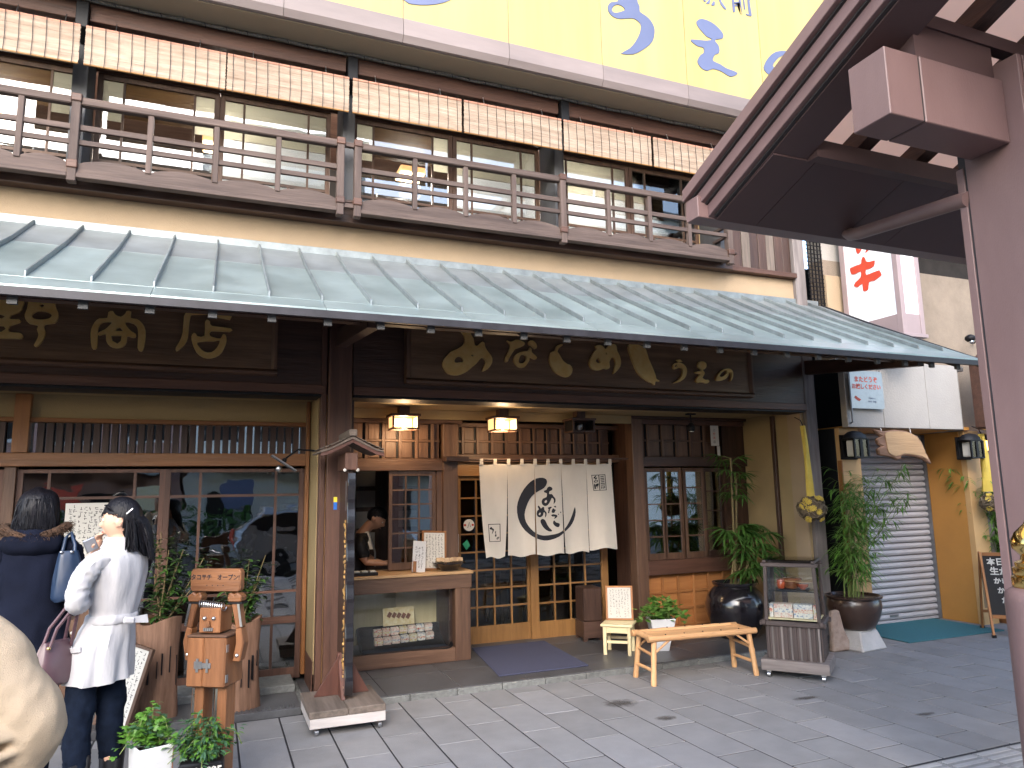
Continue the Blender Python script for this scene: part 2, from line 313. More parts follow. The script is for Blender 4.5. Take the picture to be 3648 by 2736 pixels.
LET={'a':[[(1.987,3.101),(2.03,3.019),(2.036,2.971),(2.014,2.927),(1.957,2.889),(1.907,2.865),(1.878,2.836),(1.843,2.793),(1.827,2.744),(1.843,2.704),(1.878,2.664),(1.941,2.652),(1.998,2.663),(2.056,2.693),(2.099,2.73),(2.143,2.767),(2.173,2.804),(2.202,2.826),(2.224,2.813),(2.231,2.779),(2.201,2.707),(2.23,2.709),(2.267,2.738),(2.294,2.782),(2.298,2.825),(2.28,2.859),(2.247,2.899),(2.229,2.934),(2.226,2.962),(2.204,2.974),(2.182,2.959),(2.16,2.936),(2.13,2.938),(2.12,2.997),(2.095,3.038),(2.088,3.108)],[(1.938,2.781),(1.949,2.806),(1.978,2.824),(2.006,2.819),(2.021,2.796),(2.017,2.778),(1.985,2.773),(1.949,2.767)],[(2.093,2.841),(2.108,2.85),(2.122,2.843),(2.108,2.832)]],'na':[[(2.447,3.001),(2.473,2.992),(2.504,2.997),(2.531,3.013),(2.573,3.012),(2.619,2.994),(2.618,2.968),(2.587,2.948),(2.541,2.931),(2.518,2.915),(2.486,2.87),(2.463,2.833),(2.451,2.804),(2.432,2.8),(2.421,2.813),(2.429,2.846),(2.457,2.897),(2.476,2.949),(2.466,2.977)],[(2.661,2.996),(2.681,3.016),(2.712,3.014),(2.739,2.99),(2.746,2.958),(2.73,2.939),(2.696,2.962),(2.669,2.975)],[(2.676,2.95),(2.691,2.933),(2.694,2.904),(2.725,2.88),(2.744,2.86),(2.735,2.841),(2.716,2.839),(2.685,2.853),(2.67,2.852),(2.665,2.823),(2.645,2.793),(2.614,2.759),(2.575,2.754),(2.538,2.77),(2.515,2.801),(2.512,2.836),(2.532,2.873),(2.571,2.897),(2.617,2.91),(2.652,2.916),(2.664,2.931)],[(2.57,2.854),(2.585,2.872),(2.612,2.878),(2.635,2.864),(2.631,2.828),(2.611,2.802),(2.576,2.795),(2.557,2.81)]],'go':[[(2.882,2.9),(2.907,2.924),(2.935,2.931),(2.952,2.978),(2.997,3.001),(3.017,2.993),(2.972,2.957),(2.959,2.923),(2.97,2.913),(2.993,2.877),(3.016,2.842),(3.056,2.814),(3.088,2.805),(3.111,2.773),(3.105,2.728),(3.068,2.69),(3.019,2.688),(2.964,2.707),(2.917,2.741),(2.887,2.791),(2.873,2.841)]],'me':[[(3.373,3.007),(3.41,3.018),(3.446,3.012),(3.481,2.981),(3.5,2.998),(3.52,3.02),(3.567,3.04),(3.603,3.021),(3.61,2.972),(3.636,2.924),(3.647,2.867),(3.636,2.817),(3.601,2.774),(3.558,2.74),(3.569,2.781),(3.586,2.839),(3.579,2.888),(3.556,2.907),(3.532,2.885),(3.517,2.852),(3.52,2.803),(3.491,2.781),(3.455,2.788),(3.409,2.769),(3.345,2.77),(3.306,2.8),(3.299,2.849),(3.324,2.907),(3.362,2.958),(3.381,2.983)],[(3.372,2.869),(3.391,2.89),(3.408,2.871),(3.412,2.842),(3.384,2.841),(3.367,2.856)],[(3.475,2.94),(3.487,2.953),(3.496,2.937),(3.486,2.92)]],'shi':[[(3.744,3.038),(3.802,3.054),(3.916,3.032),(3.951,2.975),(3.967,2.917),(3.993,2.86),(4.019,2.803),(4.04,2.745),(4.048,2.712),(4.081,2.697),(4.075,2.684),(4.037,2.691),(4.025,2.648),(3.992,2.668),(3.945,2.683),(3.88,2.721),(3.826,2.777),(3.792,2.85),(3.767,2.915),(3.746,2.98)]],'u':[[(4.252,2.848),(4.268,2.874),(4.299,2.888),(4.329,2.894),(4.378,2.88),(4.412,2.847),(4.419,2.805),(4.401,2.753),(4.358,2.713),(4.307,2.689),(4.246,2.678),(4.298,2.706),(4.34,2.742),(4.368,2.794),(4.365,2.828),(4.336,2.843),(4.3,2.829),(4.27,2.823)],[(4.272,2.853),(4.293,2.871),(4.312,2.864),(4.296,2.848),(4.276,2.845)],[(4.301,2.918),(4.341,2.925),(4.37,2.905),(4.33,2.901)]],'e':[[(4.567,2.898),(4.584,2.915),(4.625,2.92),(4.66,2.903),(4.663,2.868),(4.641,2.841),(4.614,2.83),(4.624,2.819),(4.638,2.798),(4.615,2.762),(4.608,2.745),(4.643,2.729),(4.674,2.731),(4.688,2.714),(4.661,2.691),(4.62,2.698),(4.58,2.701),(4.543,2.691),(4.524,2.711),(4.536,2.742),(4.575,2.778),(4.565,2.788),(4.54,2.789),(4.52,2.805),(4.577,2.817),(4.599,2.831),(4.57,2.855),(4.559,2.876)]],'no':[[(4.779,2.744),(4.792,2.779),(4.826,2.815),(4.881,2.849),(4.946,2.861),(4.987,2.845),(5.0,2.806),(4.985,2.753),(4.956,2.725),(4.976,2.77),(4.979,2.814),(4.953,2.821),(4.941,2.795),(4.906,2.754),(4.862,2.734),(4.819,2.724),(4.783,2.728)],[(4.823,2.78),(4.846,2.808),(4.891,2.836),(4.923,2.842),(4.915,2.811),(4.876,2.778),(4.838,2.768)]],'sho':[[(-0.898,2.81),(-0.898,2.871),(-0.879,2.925),(-0.85,2.958),(-0.798,2.966),(-0.793,3.011),(-0.763,3.022),(-0.746,2.997),(-0.707,2.982),(-0.678,3.011),(-0.671,3.03),(-0.64,3.028),(-0.641,2.978),(-0.598,2.973),(-0.558,2.94),(-0.535,2.888),(-0.534,2.798),(-0.546,2.731),(-0.566,2.725),(-0.583,2.751),(-0.583,2.831),(-0.591,2.902),(-0.62,2.935),(-0.674,2.945),(-0.665,2.914),(-0.632,2.876),(-0.6,2.856),(-0.602,2.83),(-0.629,2.828),(-0.657,2.835),(-0.658,2.79),(-0.679,2.754),(-0.724,2.738),(-0.77,2.753),(-0.795,2.791),(-0.802,2.843),(-0.843,2.827),(-0.851,2.848),(-0.808,2.877),(-0.78,2.91),(-0.766,2.938),(-0.826,2.929),(-0.85,2.892),(-0.853,2.813),(-0.852,2.735),(-0.87,2.721),(-0.886,2.733)],[(-0.739,2.869),(-0.729,2.892),(-0.71,2.9),(-0.686,2.873)],[(-0.764,2.832),(-0.695,2.837),(-0.697,2.797),(-0.718,2.773),(-0.754,2.793)]],'ten':[[(-0.319,2.767),(-0.297,2.813),(-0.276,2.887),(-0.273,3.016),(-0.251,3.054),(-0.202,3.067),(-0.094,3.076),(-0.093,3.053),(-0.201,3.04),(-0.225,3.024),(-0.233,2.945),(-0.237,2.854),(-0.255,2.798),(-0.301,2.745),(-0.317,2.744)],[(-0.047,3.056),(0.058,3.065),(0.076,3.047),(0.064,3.018),(-0.046,3.033)],[(-0.12,2.981),(-0.104,3.005),(-0.082,2.989),(-0.068,2.957),(0.071,2.948),(0.064,2.92),(-0.071,2.915),(-0.078,2.878),(-0.052,2.866),(-0.002,2.86),(0.014,2.893),(0.035,2.89),(0.045,2.844),(0.027,2.778),(-0.005,2.726),(-0.062,2.698),(-0.12,2.701),(-0.171,2.739),(-0.203,2.81),(-0.213,2.864),(-0.194,2.893),(-0.177,2.88),(-0.168,2.867),(-0.119,2.875)],[(-0.166,2.822),(-0.051,2.834),(-0.005,2.846),(-0.024,2.785),(-0.064,2.745),(-0.114,2.747),(-0.152,2.781)]],'yo':[[(-1.324,2.952),(-1.313,2.995),(-1.304,3.073),(-1.276,3.076),(-1.246,3.052),(-1.203,3.06),(-1.169,3.085),(-1.14,3.088),(-1.14,3.035),(-1.119,2.985),(-1.116,2.942),(-1.135,2.902),(-1.191,2.889),(-1.201,2.867),(-1.189,2.834),(-1.195,2.782),(-1.217,2.738),(-1.237,2.718),(-1.252,2.728),(-1.24,2.762),(-1.229,2.805),(-1.242,2.847),(-1.237,2.877),(-1.291,2.886),(-1.318,2.918)],[(-1.281,2.947),(-1.262,2.974),(-1.227,2.985),(-1.176,2.976),(-1.156,2.956),(-1.173,2.933),(-1.222,2.921),(-1.265,2.926)],[(-1.24,3.027),(-1.223,3.041),(-1.205,3.03),(-1.221,3.011)],[(-1.621,3.046),(-1.444,3.07),(-1.346,3.061),(-1.339,3.019),(-1.36,2.966),(-1.407,2.941),(-1.412,2.911),(-1.356,2.915),(-1.351,2.89),(-1.408,2.861),(-1.412,2.818),(-1.349,2.814),(-1.327,2.799),(-1.332,2.773),(-1.395,2.769),(-1.599,2.764),(-1.602,2.797),(-1.453,2.815),(-1.449,2.858),(-1.606,2.855),(-1.609,2.896),(-1.46,2.912),(-1.455,2.937),(-1.519,2.953),(-1.61,2.996)]],'n_arc':[[(3.57,1.452),(3.577,1.396),(3.556,1.317),(3.509,1.247),(3.436,1.195),(3.363,1.15),(3.274,1.122),(3.196,1.118),(3.101,1.145),(3.025,1.194),(2.958,1.265),(2.913,1.359),(2.903,1.468),(2.93,1.56),(2.984,1.653),(3.054,1.723),(3.125,1.758),(3.195,1.765),(3.239,1.745),(3.242,1.705),(3.21,1.658),(3.157,1.631),(3.095,1.597),(3.042,1.543),(3.005,1.465),(2.986,1.388),(3.002,1.31),(3.052,1.239),(3.111,1.191),(3.188,1.168),(3.276,1.173),(3.364,1.189),(3.437,1.226),(3.492,1.287),(3.531,1.358),(3.555,1.421)]],'n_txt':[[(3.209,1.63),(3.236,1.638),(3.245,1.658),(3.272,1.673),(3.303,1.657),(3.298,1.633),(3.271,1.622),(3.266,1.594),(3.297,1.593),(3.314,1.569),(3.335,1.545),(3.334,1.513),(3.311,1.49),(3.317,1.53),(3.295,1.554),(3.277,1.522),(3.249,1.483),(3.218,1.47),(3.188,1.485),(3.178,1.516),(3.194,1.548),(3.234,1.563),(3.239,1.602),(3.213,1.611)],[(3.21,1.508),(3.215,1.524),(3.233,1.535),(3.241,1.519),(3.228,1.5)],[(3.116,1.393),(3.125,1.424),(3.143,1.439),(3.131,1.463),(3.14,1.478),(3.157,1.462),(3.169,1.446),(3.187,1.461),(3.205,1.457),(3.208,1.429),(3.23,1.405),(3.229,1.374),(3.211,1.351),(3.216,1.39),(3.199,1.406),(3.189,1.375),(3.158,1.356),(3.128,1.365)],[(3.137,1.388),(3.155,1.407),(3.164,1.399),(3.154,1.376)],[(3.244,1.452),(3.284,1.463),(3.288,1.451),(3.27,1.436),(3.26,1.397),(3.247,1.401),(3.255,1.436)],[(3.311,1.466),(3.337,1.47),(3.341,1.454),(3.324,1.454)],[(3.292,1.427),(3.306,1.447),(3.319,1.435),(3.34,1.426),(3.327,1.419),(3.322,1.403),(3.3,1.397),(3.287,1.408)],[(3.281,1.376),(3.308,1.384),(3.343,1.375),(3.352,1.359),(3.325,1.34),(3.311,1.34),(3.325,1.359),(3.294,1.36)],[(3.302,1.309),(3.315,1.32),(3.332,1.3),(3.372,1.287),(3.376,1.267),(3.357,1.248),(3.322,1.261),(3.301,1.286)],[(3.357,1.386),(3.366,1.39),(3.37,1.378),(3.361,1.374)],[(3.389,1.409),(3.402,1.405),(3.397,1.393),(3.387,1.397)],[(3.157,1.321),(3.184,1.34),(3.214,1.323),(3.235,1.28),(3.26,1.244),(3.286,1.219),(3.277,1.206),(3.242,1.213),(3.199,1.242),(3.169,1.282)],[(2.574,1.305),(2.713,1.304),(2.714,1.126),(2.584,1.129)],[(2.581,1.298),(2.706,1.298),(2.707,1.132),(2.591,1.134)],[(2.59,1.262),(2.611,1.277),(2.619,1.265),(2.639,1.253),(2.635,1.231),(2.614,1.203),(2.623,1.231),(2.621,1.246),(2.598,1.251)],[(2.651,1.226),(2.666,1.23),(2.662,1.215),(2.67,1.184),(2.659,1.177),(2.648,1.185),(2.659,1.203)],[(2.667,1.154),(2.679,1.172),(2.7,1.175),(2.696,1.16),(2.679,1.147)],[(2.678,1.157),(2.684,1.167),(2.693,1.168),(2.683,1.155)],[(3.777,1.789),(3.947,1.795),(3.957,1.624),(3.797,1.619)],[(3.785,1.783),(3.861,1.785),(3.867,1.626),(3.803,1.626)],[(3.871,1.786),(3.94,1.788),(3.949,1.63),(3.877,1.627)],[(3.798,1.756),(3.827,1.781),(3.836,1.779),(3.821,1.758),(3.845,1.763),(3.834,1.741),(3.803,1.716),(3.828,1.746)],[(3.809,1.728),(3.853,1.735),(3.849,1.711),(3.814,1.707)],[(3.818,1.724),(3.843,1.728),(3.841,1.717),(3.819,1.714)],[(3.804,1.683),(3.814,1.699),(3.823,1.683),(3.826,1.642),(3.811,1.634)],[(3.828,1.691),(3.861,1.697),(3.855,1.674),(3.835,1.633),(3.846,1.674),(3.828,1.658)],[(3.883,1.772),(3.925,1.778),(3.927,1.77),(3.884,1.764)],[(3.884,1.754),(3.93,1.759),(3.932,1.75),(3.885,1.746)],[(3.885,1.738),(3.931,1.741),(3.933,1.732),(3.886,1.729)],[(3.89,1.719),(3.932,1.722),(3.934,1.714),(3.891,1.71)],[(3.884,1.702),(3.937,1.704),(3.939,1.696),(3.886,1.693)],[(3.886,1.683),(3.938,1.686),(3.94,1.678),(3.888,1.675)],[(3.889,1.665),(3.898,1.667),(3.901,1.641),(3.891,1.639)],[(3.907,1.667),(3.917,1.668),(3.92,1.642),(3.91,1.641)],[(3.926,1.669),(3.936,1.671),(3.939,1.645),(3.929,1.644)]],'b_u':[[(3.345,6.23),(3.353,6.276),(3.388,6.312),(3.463,6.342),(3.471,6.394),(3.657,6.443),(3.689,6.385),(3.708,6.346),(3.708,6.291),(3.777,6.265),(3.833,6.224),(3.866,6.165),(3.868,6.1),(3.839,6.005),(3.771,5.929),(3.698,5.869),(3.609,5.813),(3.471,5.788),(3.571,5.866),(3.645,5.959),(3.696,6.058),(3.714,6.139),(3.679,6.185),(3.611,6.198),(3.483,6.158),(3.404,6.159),(3.36,6.191)],[(3.39,6.237),(3.415,6.281),(3.455,6.305),(3.501,6.303),(3.534,6.279),(3.521,6.254),(3.44,6.212),(3.4,6.212)]],'b_e':[[(4.388,6.357),(4.454,6.404),(4.568,6.396),(4.642,6.363),(4.703,6.314),(4.719,6.272),(4.698,6.238),(4.619,6.211),(4.61,6.183),(4.646,6.151),(4.655,6.096),(4.639,6.056),(4.599,6.038),(4.571,5.998),(4.564,5.957),(4.65,5.942),(4.724,5.913),(4.814,5.904),(4.871,5.883),(4.782,5.829),(4.707,5.847),(4.657,5.864),(4.555,5.868),(4.49,5.833),(4.428,5.836),(4.381,5.876),(4.371,5.919),(4.413,5.99),(4.453,6.021),(4.455,6.078),(4.388,6.08),(4.334,6.1),(4.305,6.136),(4.501,6.168),(4.567,6.203),(4.504,6.215),(4.445,6.263),(4.398,6.308)]],'b_no':[[(5.227,6.007),(5.239,6.068),(5.302,6.164),(5.406,6.253),(5.563,6.298),(5.718,6.283),(5.808,6.183),(5.745,5.99),(5.617,5.832),(5.698,6.015),(5.703,6.136),(5.626,6.214),(5.501,6.233),(5.397,6.15),(5.349,6.081),(5.368,6.061),(5.356,6.012),(5.297,5.958)]],'b_a':[[(1.278,5.934),(1.32,5.82),(1.362,5.781),(1.412,5.776),(1.547,5.804),(1.684,5.862),(1.789,5.944),(1.896,6.103)]],'b_eki':[[(4.474,6.683),(4.489,6.624),(4.5,6.609),(4.52,6.617),(4.519,6.695)],[(4.525,6.598),(4.561,6.648),(4.58,6.648),(4.564,6.603),(4.531,6.592)],[(4.589,6.598),(4.618,6.646),(4.637,6.645),(4.632,6.603),(4.601,6.589)],[(4.695,6.731),(4.723,6.668),(4.777,6.606),(4.763,6.59),(4.714,6.63),(4.676,6.725)]],'b_mae':[[(4.862,6.763),(4.888,6.758),(4.89,6.7),(4.895,6.601),(4.868,6.59),(4.864,6.669)],[(4.89,6.706),(4.959,6.73),(4.96,6.718),(4.892,6.693)],[(4.89,6.67),(4.928,6.684),(4.93,6.672),(4.892,6.659)],[(4.95,6.787),(4.977,6.794),(4.988,6.595),(4.963,6.587)],[(5.011,6.803),(5.025,6.807),(5.033,6.66),(5.016,6.652)],[(5.071,6.795),(5.147,6.809),(5.099,6.778),(5.112,6.639),(5.106,6.596),(5.041,6.597),(5.043,6.615),(5.077,6.618)]],'l_ki':[[(6.072,4.136),(6.04,4.147),(5.979,4.149),(5.913,4.149),(5.903,4.186),(5.875,4.223),(5.849,4.189),(5.841,4.156),(5.791,4.136),(5.734,4.133),(5.726,4.121),(5.747,4.068),(5.811,4.057),(5.852,4.06),(5.858,4.002),(5.76,4.002),(5.692,4.002),(5.675,3.997),(5.657,3.942),(5.677,3.929),(5.759,3.903),(5.828,3.908),(5.848,3.829),(5.896,3.818),(5.918,3.838),(5.916,3.908),(5.951,3.908),(5.983,3.892),(6.035,3.916),(6.012,3.955),(5.936,3.994),(5.923,4.061),(5.989,4.055),(6.037,4.059),(6.06,4.076)]],'l_no':[[(5.973,4.366),(5.93,4.377),(5.881,4.386),(5.822,4.382),(5.775,4.335),(5.772,4.305),(5.8,4.269),(5.842,4.257),(5.82,4.29),(5.811,4.327),(5.837,4.356),(5.872,4.358),(5.888,4.323),(5.909,4.289),(5.947,4.279),(5.961,4.316),(5.963,4.348)],[(5.921,4.344),(5.902,4.353),(5.898,4.336),(5.925,4.314)]],'l_top':[[(6.052,4.605),(6.03,4.514),(6.005,4.464),(5.961,4.421),(5.913,4.423),(5.872,4.47),(5.944,4.464),(5.988,4.51),(6.016,4.592)]],'w_u':[[(8.415,2.845),(8.499,2.867),(8.596,2.964),(8.702,2.95),(8.724,2.766),(8.654,2.524),(8.525,2.557),(8.422,2.572),(8.378,2.625),(8.446,2.718),(8.379,2.789)]]}
# ================================================================ THE SETTING: ground, pavement, steps
g = struct(obj('ground', MB().box(-60, 60, -60, 40, -.5, -.16), MT['grout']))
road = struct(obj('road', MB().box(-60, 60, -9.5, -2.2, -.159, -.12), mat('asphalt', (.05,.05,.052), .85, .2, 9, bump=.4, bscale=120)))
pave = struct(obj('pavement', MB().box(-6, 14, -2.2, 9, -.159, -.0045), MT['grout']))
st = {}
def paving(x0, x1, y0, y1):
    key = (round(x1-x0, 3), round(y1-y0, 3)); hw, hl = (x1-x0)/2-.0062, (y1-y0)/2-.0062
    m = rnd.choice(('paver', 'paver', 'paver_b'))
    k2 = (key, m)
    if k2 not in st: st[k2] = MB().box(-hw, hw, -hl, hl, -.03, 0).mesh('paving_stone', bevel=.002); st[k2].materials.append(MT[m])
    o = bpy.data.objects.new('paving_stone', st[k2]); COL.objects.link(o); o.parent = pave
    o.location = Vector(((x0+x1)/2, (y0+y1)/2, rnd.uniform(-.0015, .0012))) - ORG[pave.name]
PW, PL = .2985, .6115
for k in range(-8, 32):
    x0 = .512+PW*k; ph = 3.59 if k % 2 else 3.895
    yend = 5.905 if x0+PW < 6.19 else 6.58
    ys = [ph+PL*n for n in range(-1, 6)]
    for n in range(len(ys)-1):
        a, b = max(ys[n], 3.305), min(ys[n+1], yend)
        if b-a > .03: paving(x0, x0+PW, a, b)
rest = MB()
for k in range(-8, 32):
    for n in range(9): rest.box(.512+PW*k+.003, .512+PW*(k+1)-.003, 2.95-.61*(n+1)+.003+(.3 if k % 2 else 0)*(n > 0), 2.95-.61*n-.003+(.3 if k % 2 else 0)*0, -.03, -.001-.0003*(n % 2))
o = obj('rear_paving_stones', rest, MT['paver'], pave, stuff=True)
# guidance blocks along the kerb line: pale tiles with raised bars
MT['tact'] = mat('guide_block', (.24,.24,.24), .7, .14, 8, bump=.2, bscale=120)
MT['tact_bar'] = mat('guide_bar', (.36,.36,.37), .6, .12, 12)
for i in range(12):
    x0 = 2.5+.30*i
    t = obj('guide_tile', MB().box(x0+.003, x0+.297, 3.0, 3.285, -.03, 0), MT['tact'], pave, bevel=.003)
    for j in range(4):
        obj('raised_bar', MB().box(x0+.02, x0+.28, 3.025+.068*j, 3.06+.068*j, -.002, .005), MT['tact_bar'], t, bevel=.002)
# kerb of the street behind the camera
struct(obj('kerb', MB().box(-60, 60, -2.35, -2.2, -.159, 0.0), MT['concrete']))
# entrance platform of dark stone slabs
plat = struct(obj('entrance_step', MB().box(.70, 6.2, 5.93, 7.6, -.012, .036), MT['slab_edge'], bevel=.004))
for i in range(9):
    for j, (a, b) in enumerate(((5.93, 6.52), (6.523, 7.12), (7.123, 7.6))):
        obj('floor_slab', MB().box(.72+.61*i, .72+.61*i+.606, a, b, .034, .05), MT['slab'], plat, bevel=.003)
for i in range(14):
    x = .72+.392*i
    if x < 6.1: obj('kerb_stone', MB().box(x+.003, x+.389, 5.905+rnd.uniform(-.003,.002), 5.9295, -.01, .047+rnd.uniform(-.003,0)), MT['slab_edge'], plat, bevel=.005)
ls = struct(obj('side_step', MB().box(-3, .70, 5.95, 6.8, -.012, .045), MT['slab_edge'], bevel=.004))
for i in range(6):
    x = -2.98+.61*i
    s_ = obj('step_slab', MB().box(x, x+.605, 5.915, 6.40, -.005, .05), MT['slab'], ls, bevel=.004)
    r_ = MB()
    for j in range(16): r_.box(x+.04+.034*j, x+.056+.034*j, 5.95, 6.03, .048, .056)
    obj('anti_slip_ridges', r_, MT['slab'], s_)
    obj('sill_slab', MB().box(x, x+.605, 6.405, 6.8, .044, .105), MT['slab_edge'], ls, bevel=.006)

# ================================================================ THE SHOP
B = thing('shop_building', 'traditional wooden eel restaurant with copper eave roof, upstairs balcony windows and beige walls', 'shop', (0, 6.2, 0), local=False)
def bx(name, m, *a, bevel=.004, parent=None, **k): return obj(name, MB().box(*a), m, parent or B, bevel=bevel, **k)
# -- walls and upper floor
bx('upper_wall', MT['stucco'], -4, 6.03, 6.2, 6.34, 3.62, 3.96, bevel=0)
bx('sill_beam', wood('dark','x'), -4, 5.10, 6.08, 6.30, 3.955, 4.10)
bx('balcony_floor', wood('dark','x'), -4, 5.10, 5.99, 6.60, 4.1005, 4.125)
corner = bx('corner_post', wood('base','z'), 6.03, 6.185, 6.15, 6.32, .05, 5.5, bevel=.008)
bx('back_wall', MT['black'], -4, 6.0, 10, 10.1, 0, 6, bevel=0)
bx('end_wall', MT['stucco_in'], -4.1, -4, 6.2, 10, 0, 6, bevel=0)
bx('side_wall', MT['stucco_in'], 6.0, 6.03, 6.20, 10, .05, 2.5, bevel=0)
bx('side_wall', MT['stucco_in'], 6.0, 6.03, 6.40, 10, 2.5, 5.5, bevel=0)
bx('wall_strip', MT['stucco'], 5.985, 6.0, 6.2, 6.40, .05, 2.455, bevel=0)
bx('rain_pipe', wood('dark','z'), 5.955, 5.995, 6.60, 6.65, .05, 2.44)
bx('upper_floor', MT['black'], -4, 6.0, 6.32, 10, 3.85, 4.10, bevel=0)
bx('shop_ceiling', wood('dark','x'), -4, 1.0, 6.8, 10, 2.95, 3.0, bevel=0)
bx('attic_ceiling', wood('dark','x'), -4, 6.0, 5.99, 10, 5.40, 5.45, bevel=0)
bx('shop_floor', MT['slab'], -4, 6.0, 7.6, 10, 0, .05, bevel=0)
bx('partition_wall', wood('dark','z'), 1.06, 1.10, 7.2, 10, .05, 3.4, bevel=0)
bx('inner_ceiling', MT['stucco_in'], 1.045, 6.0, 7.5, 10, 2.5, 2.55, bevel=0)
# upstairs room lights give the warm glow behind the sashes
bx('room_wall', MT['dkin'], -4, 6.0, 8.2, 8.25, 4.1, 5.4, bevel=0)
# -- header boards above the blinds
ub = [(-3.06,-1.118), (-1.03,.915), (1.018,2.958), (3.062,4.948), (5.05,6.02)]
for a, b in ub: bx('header_board', wood('trim','x'), a, b, 5.9, 5.985, 5.248, 5.398)
for x in (-1.074, .967, 3.01, 5.0): bx('black_bracket', MT['black'], x-.042, x+.042, 5.85, 6.19, 5.16, 5.37)
bx('header_recess', wood('dark','x'), -4, 6.0, 6.36, 6.40, 5.14, 5.40, bevel=0)
for x in (-1.1, .98, 3.05, 5.02): bx('grey_post', mat('post_grey%d' % int(x*10), (.10,.10,.105), .6, .2, 6, stretch=AX['z'], bump=.2), x-.053, x+.053, 6.10, 6.45, 4.126, 5.30)
# -- upper windows
def blindmesh(x0, x1, y, z0, z1, n=None):
    b = MB(); n = n or int((z1-z0)/.011); h = (z1-z0)/n
    for i in range(n): b.box(x0, x1, y-.003, y+.003, z0+i*h+.001, z0+(i+1)*h-.0015)
    return b
def thin(m, col, k):
    n = m.node_tree.nodes; l = m.node_tree.links; t = n.new('ShaderNodeBsdfTranslucent'); t.inputs[0].default_value = (*col, 1); x = n.new('ShaderNodeMixShader'); x.inputs[0].default_value = k
    l.new(n['Principled BSDF'].outputs[0], x.inputs[1]); l.new(t.outputs[0], x.inputs[2]); l.new(x.outputs[0], n['Material Output'].inputs[0]); return m
MT['shade'] = thin(mat('paper_shade', (.70,.68,.63), .8, .05, 3, stretch=(.3,1,6)), (.74,.70,.60), .5)
MT['screen'] = thin(mat('reflection_panel', (.80,.80,.80), .7, .03, 3), (.85,.85,.85), .5)  # pale colour imitating bright sky reflected in the lower upstairs panes
MT['amber'] = mat('amber_blind', (.38,.19,.05), .6, col2=(.20,.09,.03), scale=4, stretch=(.2,1,5))
MT['rose'] = mat('reed_blind', (.23,.155,.105), .8, col2=(.48,.385,.30), scale=22, stretch=(.12,1,1.4), tint=.06, ramp=(.25,.75), bump=.4, bscale=80)
MT['rosecap'] = mat('reed_blind_cap', (.50,.24,.16), .7, .15, 20)
def sash(x0, x1, kind, z0=4.13, z1=5.14, y=6.45):
    f = MB(); w = .042; x_a, x_b = x0+w, x1-w; t = .03
    f.box(x0, x_a, y, y+t, z0, z1); f.box(x_b, x1, y, y+t, z0, z1); f.box(x_a, x_b, y, y+t, z1-.05, z1); f.box(x_a, x_b, y, y+t, z0, z0+.07)
    m1, m2 = x0+.20, x1-.20
    fr = obj('window', f, wood('mid','z'), B, bevel=.002)
    for m_ in (m1, m2): obj('mullion', MB().box(m_-.009, m_+.009, y+.004, y+.026, z0+.07, z1-.05), wood('mid','z'), fr)
    obj('rail', MB().box(x_a, x_b, y+.006, y+.024, 4.36, 4.385), wood('mid','x'), fr)
    for q in (.33, .62): xx = x0+q*(x1-x0); obj('short_mullion', MB().box(xx-.009, xx+.009, y+.006, y+.024, z0+.07, 4.36), wood('mid','z'), fr)
    obj('pane', MB().box(x_a, x_b, y+.013, y+.017, z0+.07, z1-.05), MT['glass_up'], fr)
    yb = y+.022
    if kind == 'shade': obj('shade', MB().box(x_a, x_b, yb, yb+.004, 4.74, z1), MT['shade'], fr); obj('reflection_panel', MB().box(x_a, x_b, yb+.012, yb+.016, z0, 4.739), MT['screen'], fr)  # added white panel below the shade stands in for a window reflection
    if kind == 'amber':
        obj('shade', MB().box(x_a, m1, yb, yb+.004, 4.74, z1), MT['shade'], fr); obj('shade', MB().box(m2, x_b, yb, yb+.004, 4.74, z1), MT['shade'], fr)
        obj('bamboo_blind', blindmesh(m1, m2, yb, 4.78, z1), MT['amber'], fr)
    if kind == 'white': obj('shade', MB().box(x_a, x_b, yb, yb+.004, z0, z1), MT['shade'], fr)
    return fr
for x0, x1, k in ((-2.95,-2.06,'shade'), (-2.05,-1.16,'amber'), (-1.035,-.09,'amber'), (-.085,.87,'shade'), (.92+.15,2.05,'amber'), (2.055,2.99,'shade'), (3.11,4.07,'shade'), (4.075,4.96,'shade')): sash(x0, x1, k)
for x in (-2.06, -1.05, -.088, 1.04, 2.05, 4.07): pass
bx('window_head', wood('mid','x'), -4, 5.0, 6.44, 6.50, 5.1405, 5.20)
MT['upchair'] = mat('chair_slate', (.05,.055,.07), .5, .1, 5)
chl = [(-1.7,.14,'leftmost chair, at the picture edge'),(-1.45,.17,'second from the left edge, beside the first big rail post'),(-.75,.15,'just right of the leftmost black bracket post'),(.62,.13,'just left of the paired rail posts'),(1.30,.16,'first right of the paired rail posts'),(1.56,.14,'second right of the paired rail posts'),(1.72,.12,'third right of the paired rail posts'),(2.45,.14,'first of three left of the third grey post'),(2.66,.12,'middle of three left of the third grey post'),(2.85,.15,'last of three, touching the third grey post'),(3.30,.16,'first right of the third grey post'),(3.5,.13,'second right of the third grey post'),(3.72,.15,'third right of the third grey post'),(4.0,.12,'rightmost one near the canopy tip')]
for x, zz_, lab_ in chl:
    c_ = thing('chair', 'dark slate chair back upstairs, '+lab_, 'chair', (x, 6.86, 4.12), rnd.uniform(-.3,.3), 'dark dining chairs upstairs')
    b_ = MB().box(-.09, .09, -.012, .012, .26, .26+zz_+.05); obj('backrest', b_, MT['upchair'], c_, bevel=.006)
    obj('seat', MB().box(-.17, .17, -.02, .30, .21, .25), MT['upchair'], c_, bevel=.006)
    for sx in (-.15, .15):
        for sy in (0, .28): obj('leg', MB().box(sx-.012, sx+.012, sy-.012, sy+.012, 0, .21), MT['black'], c_)
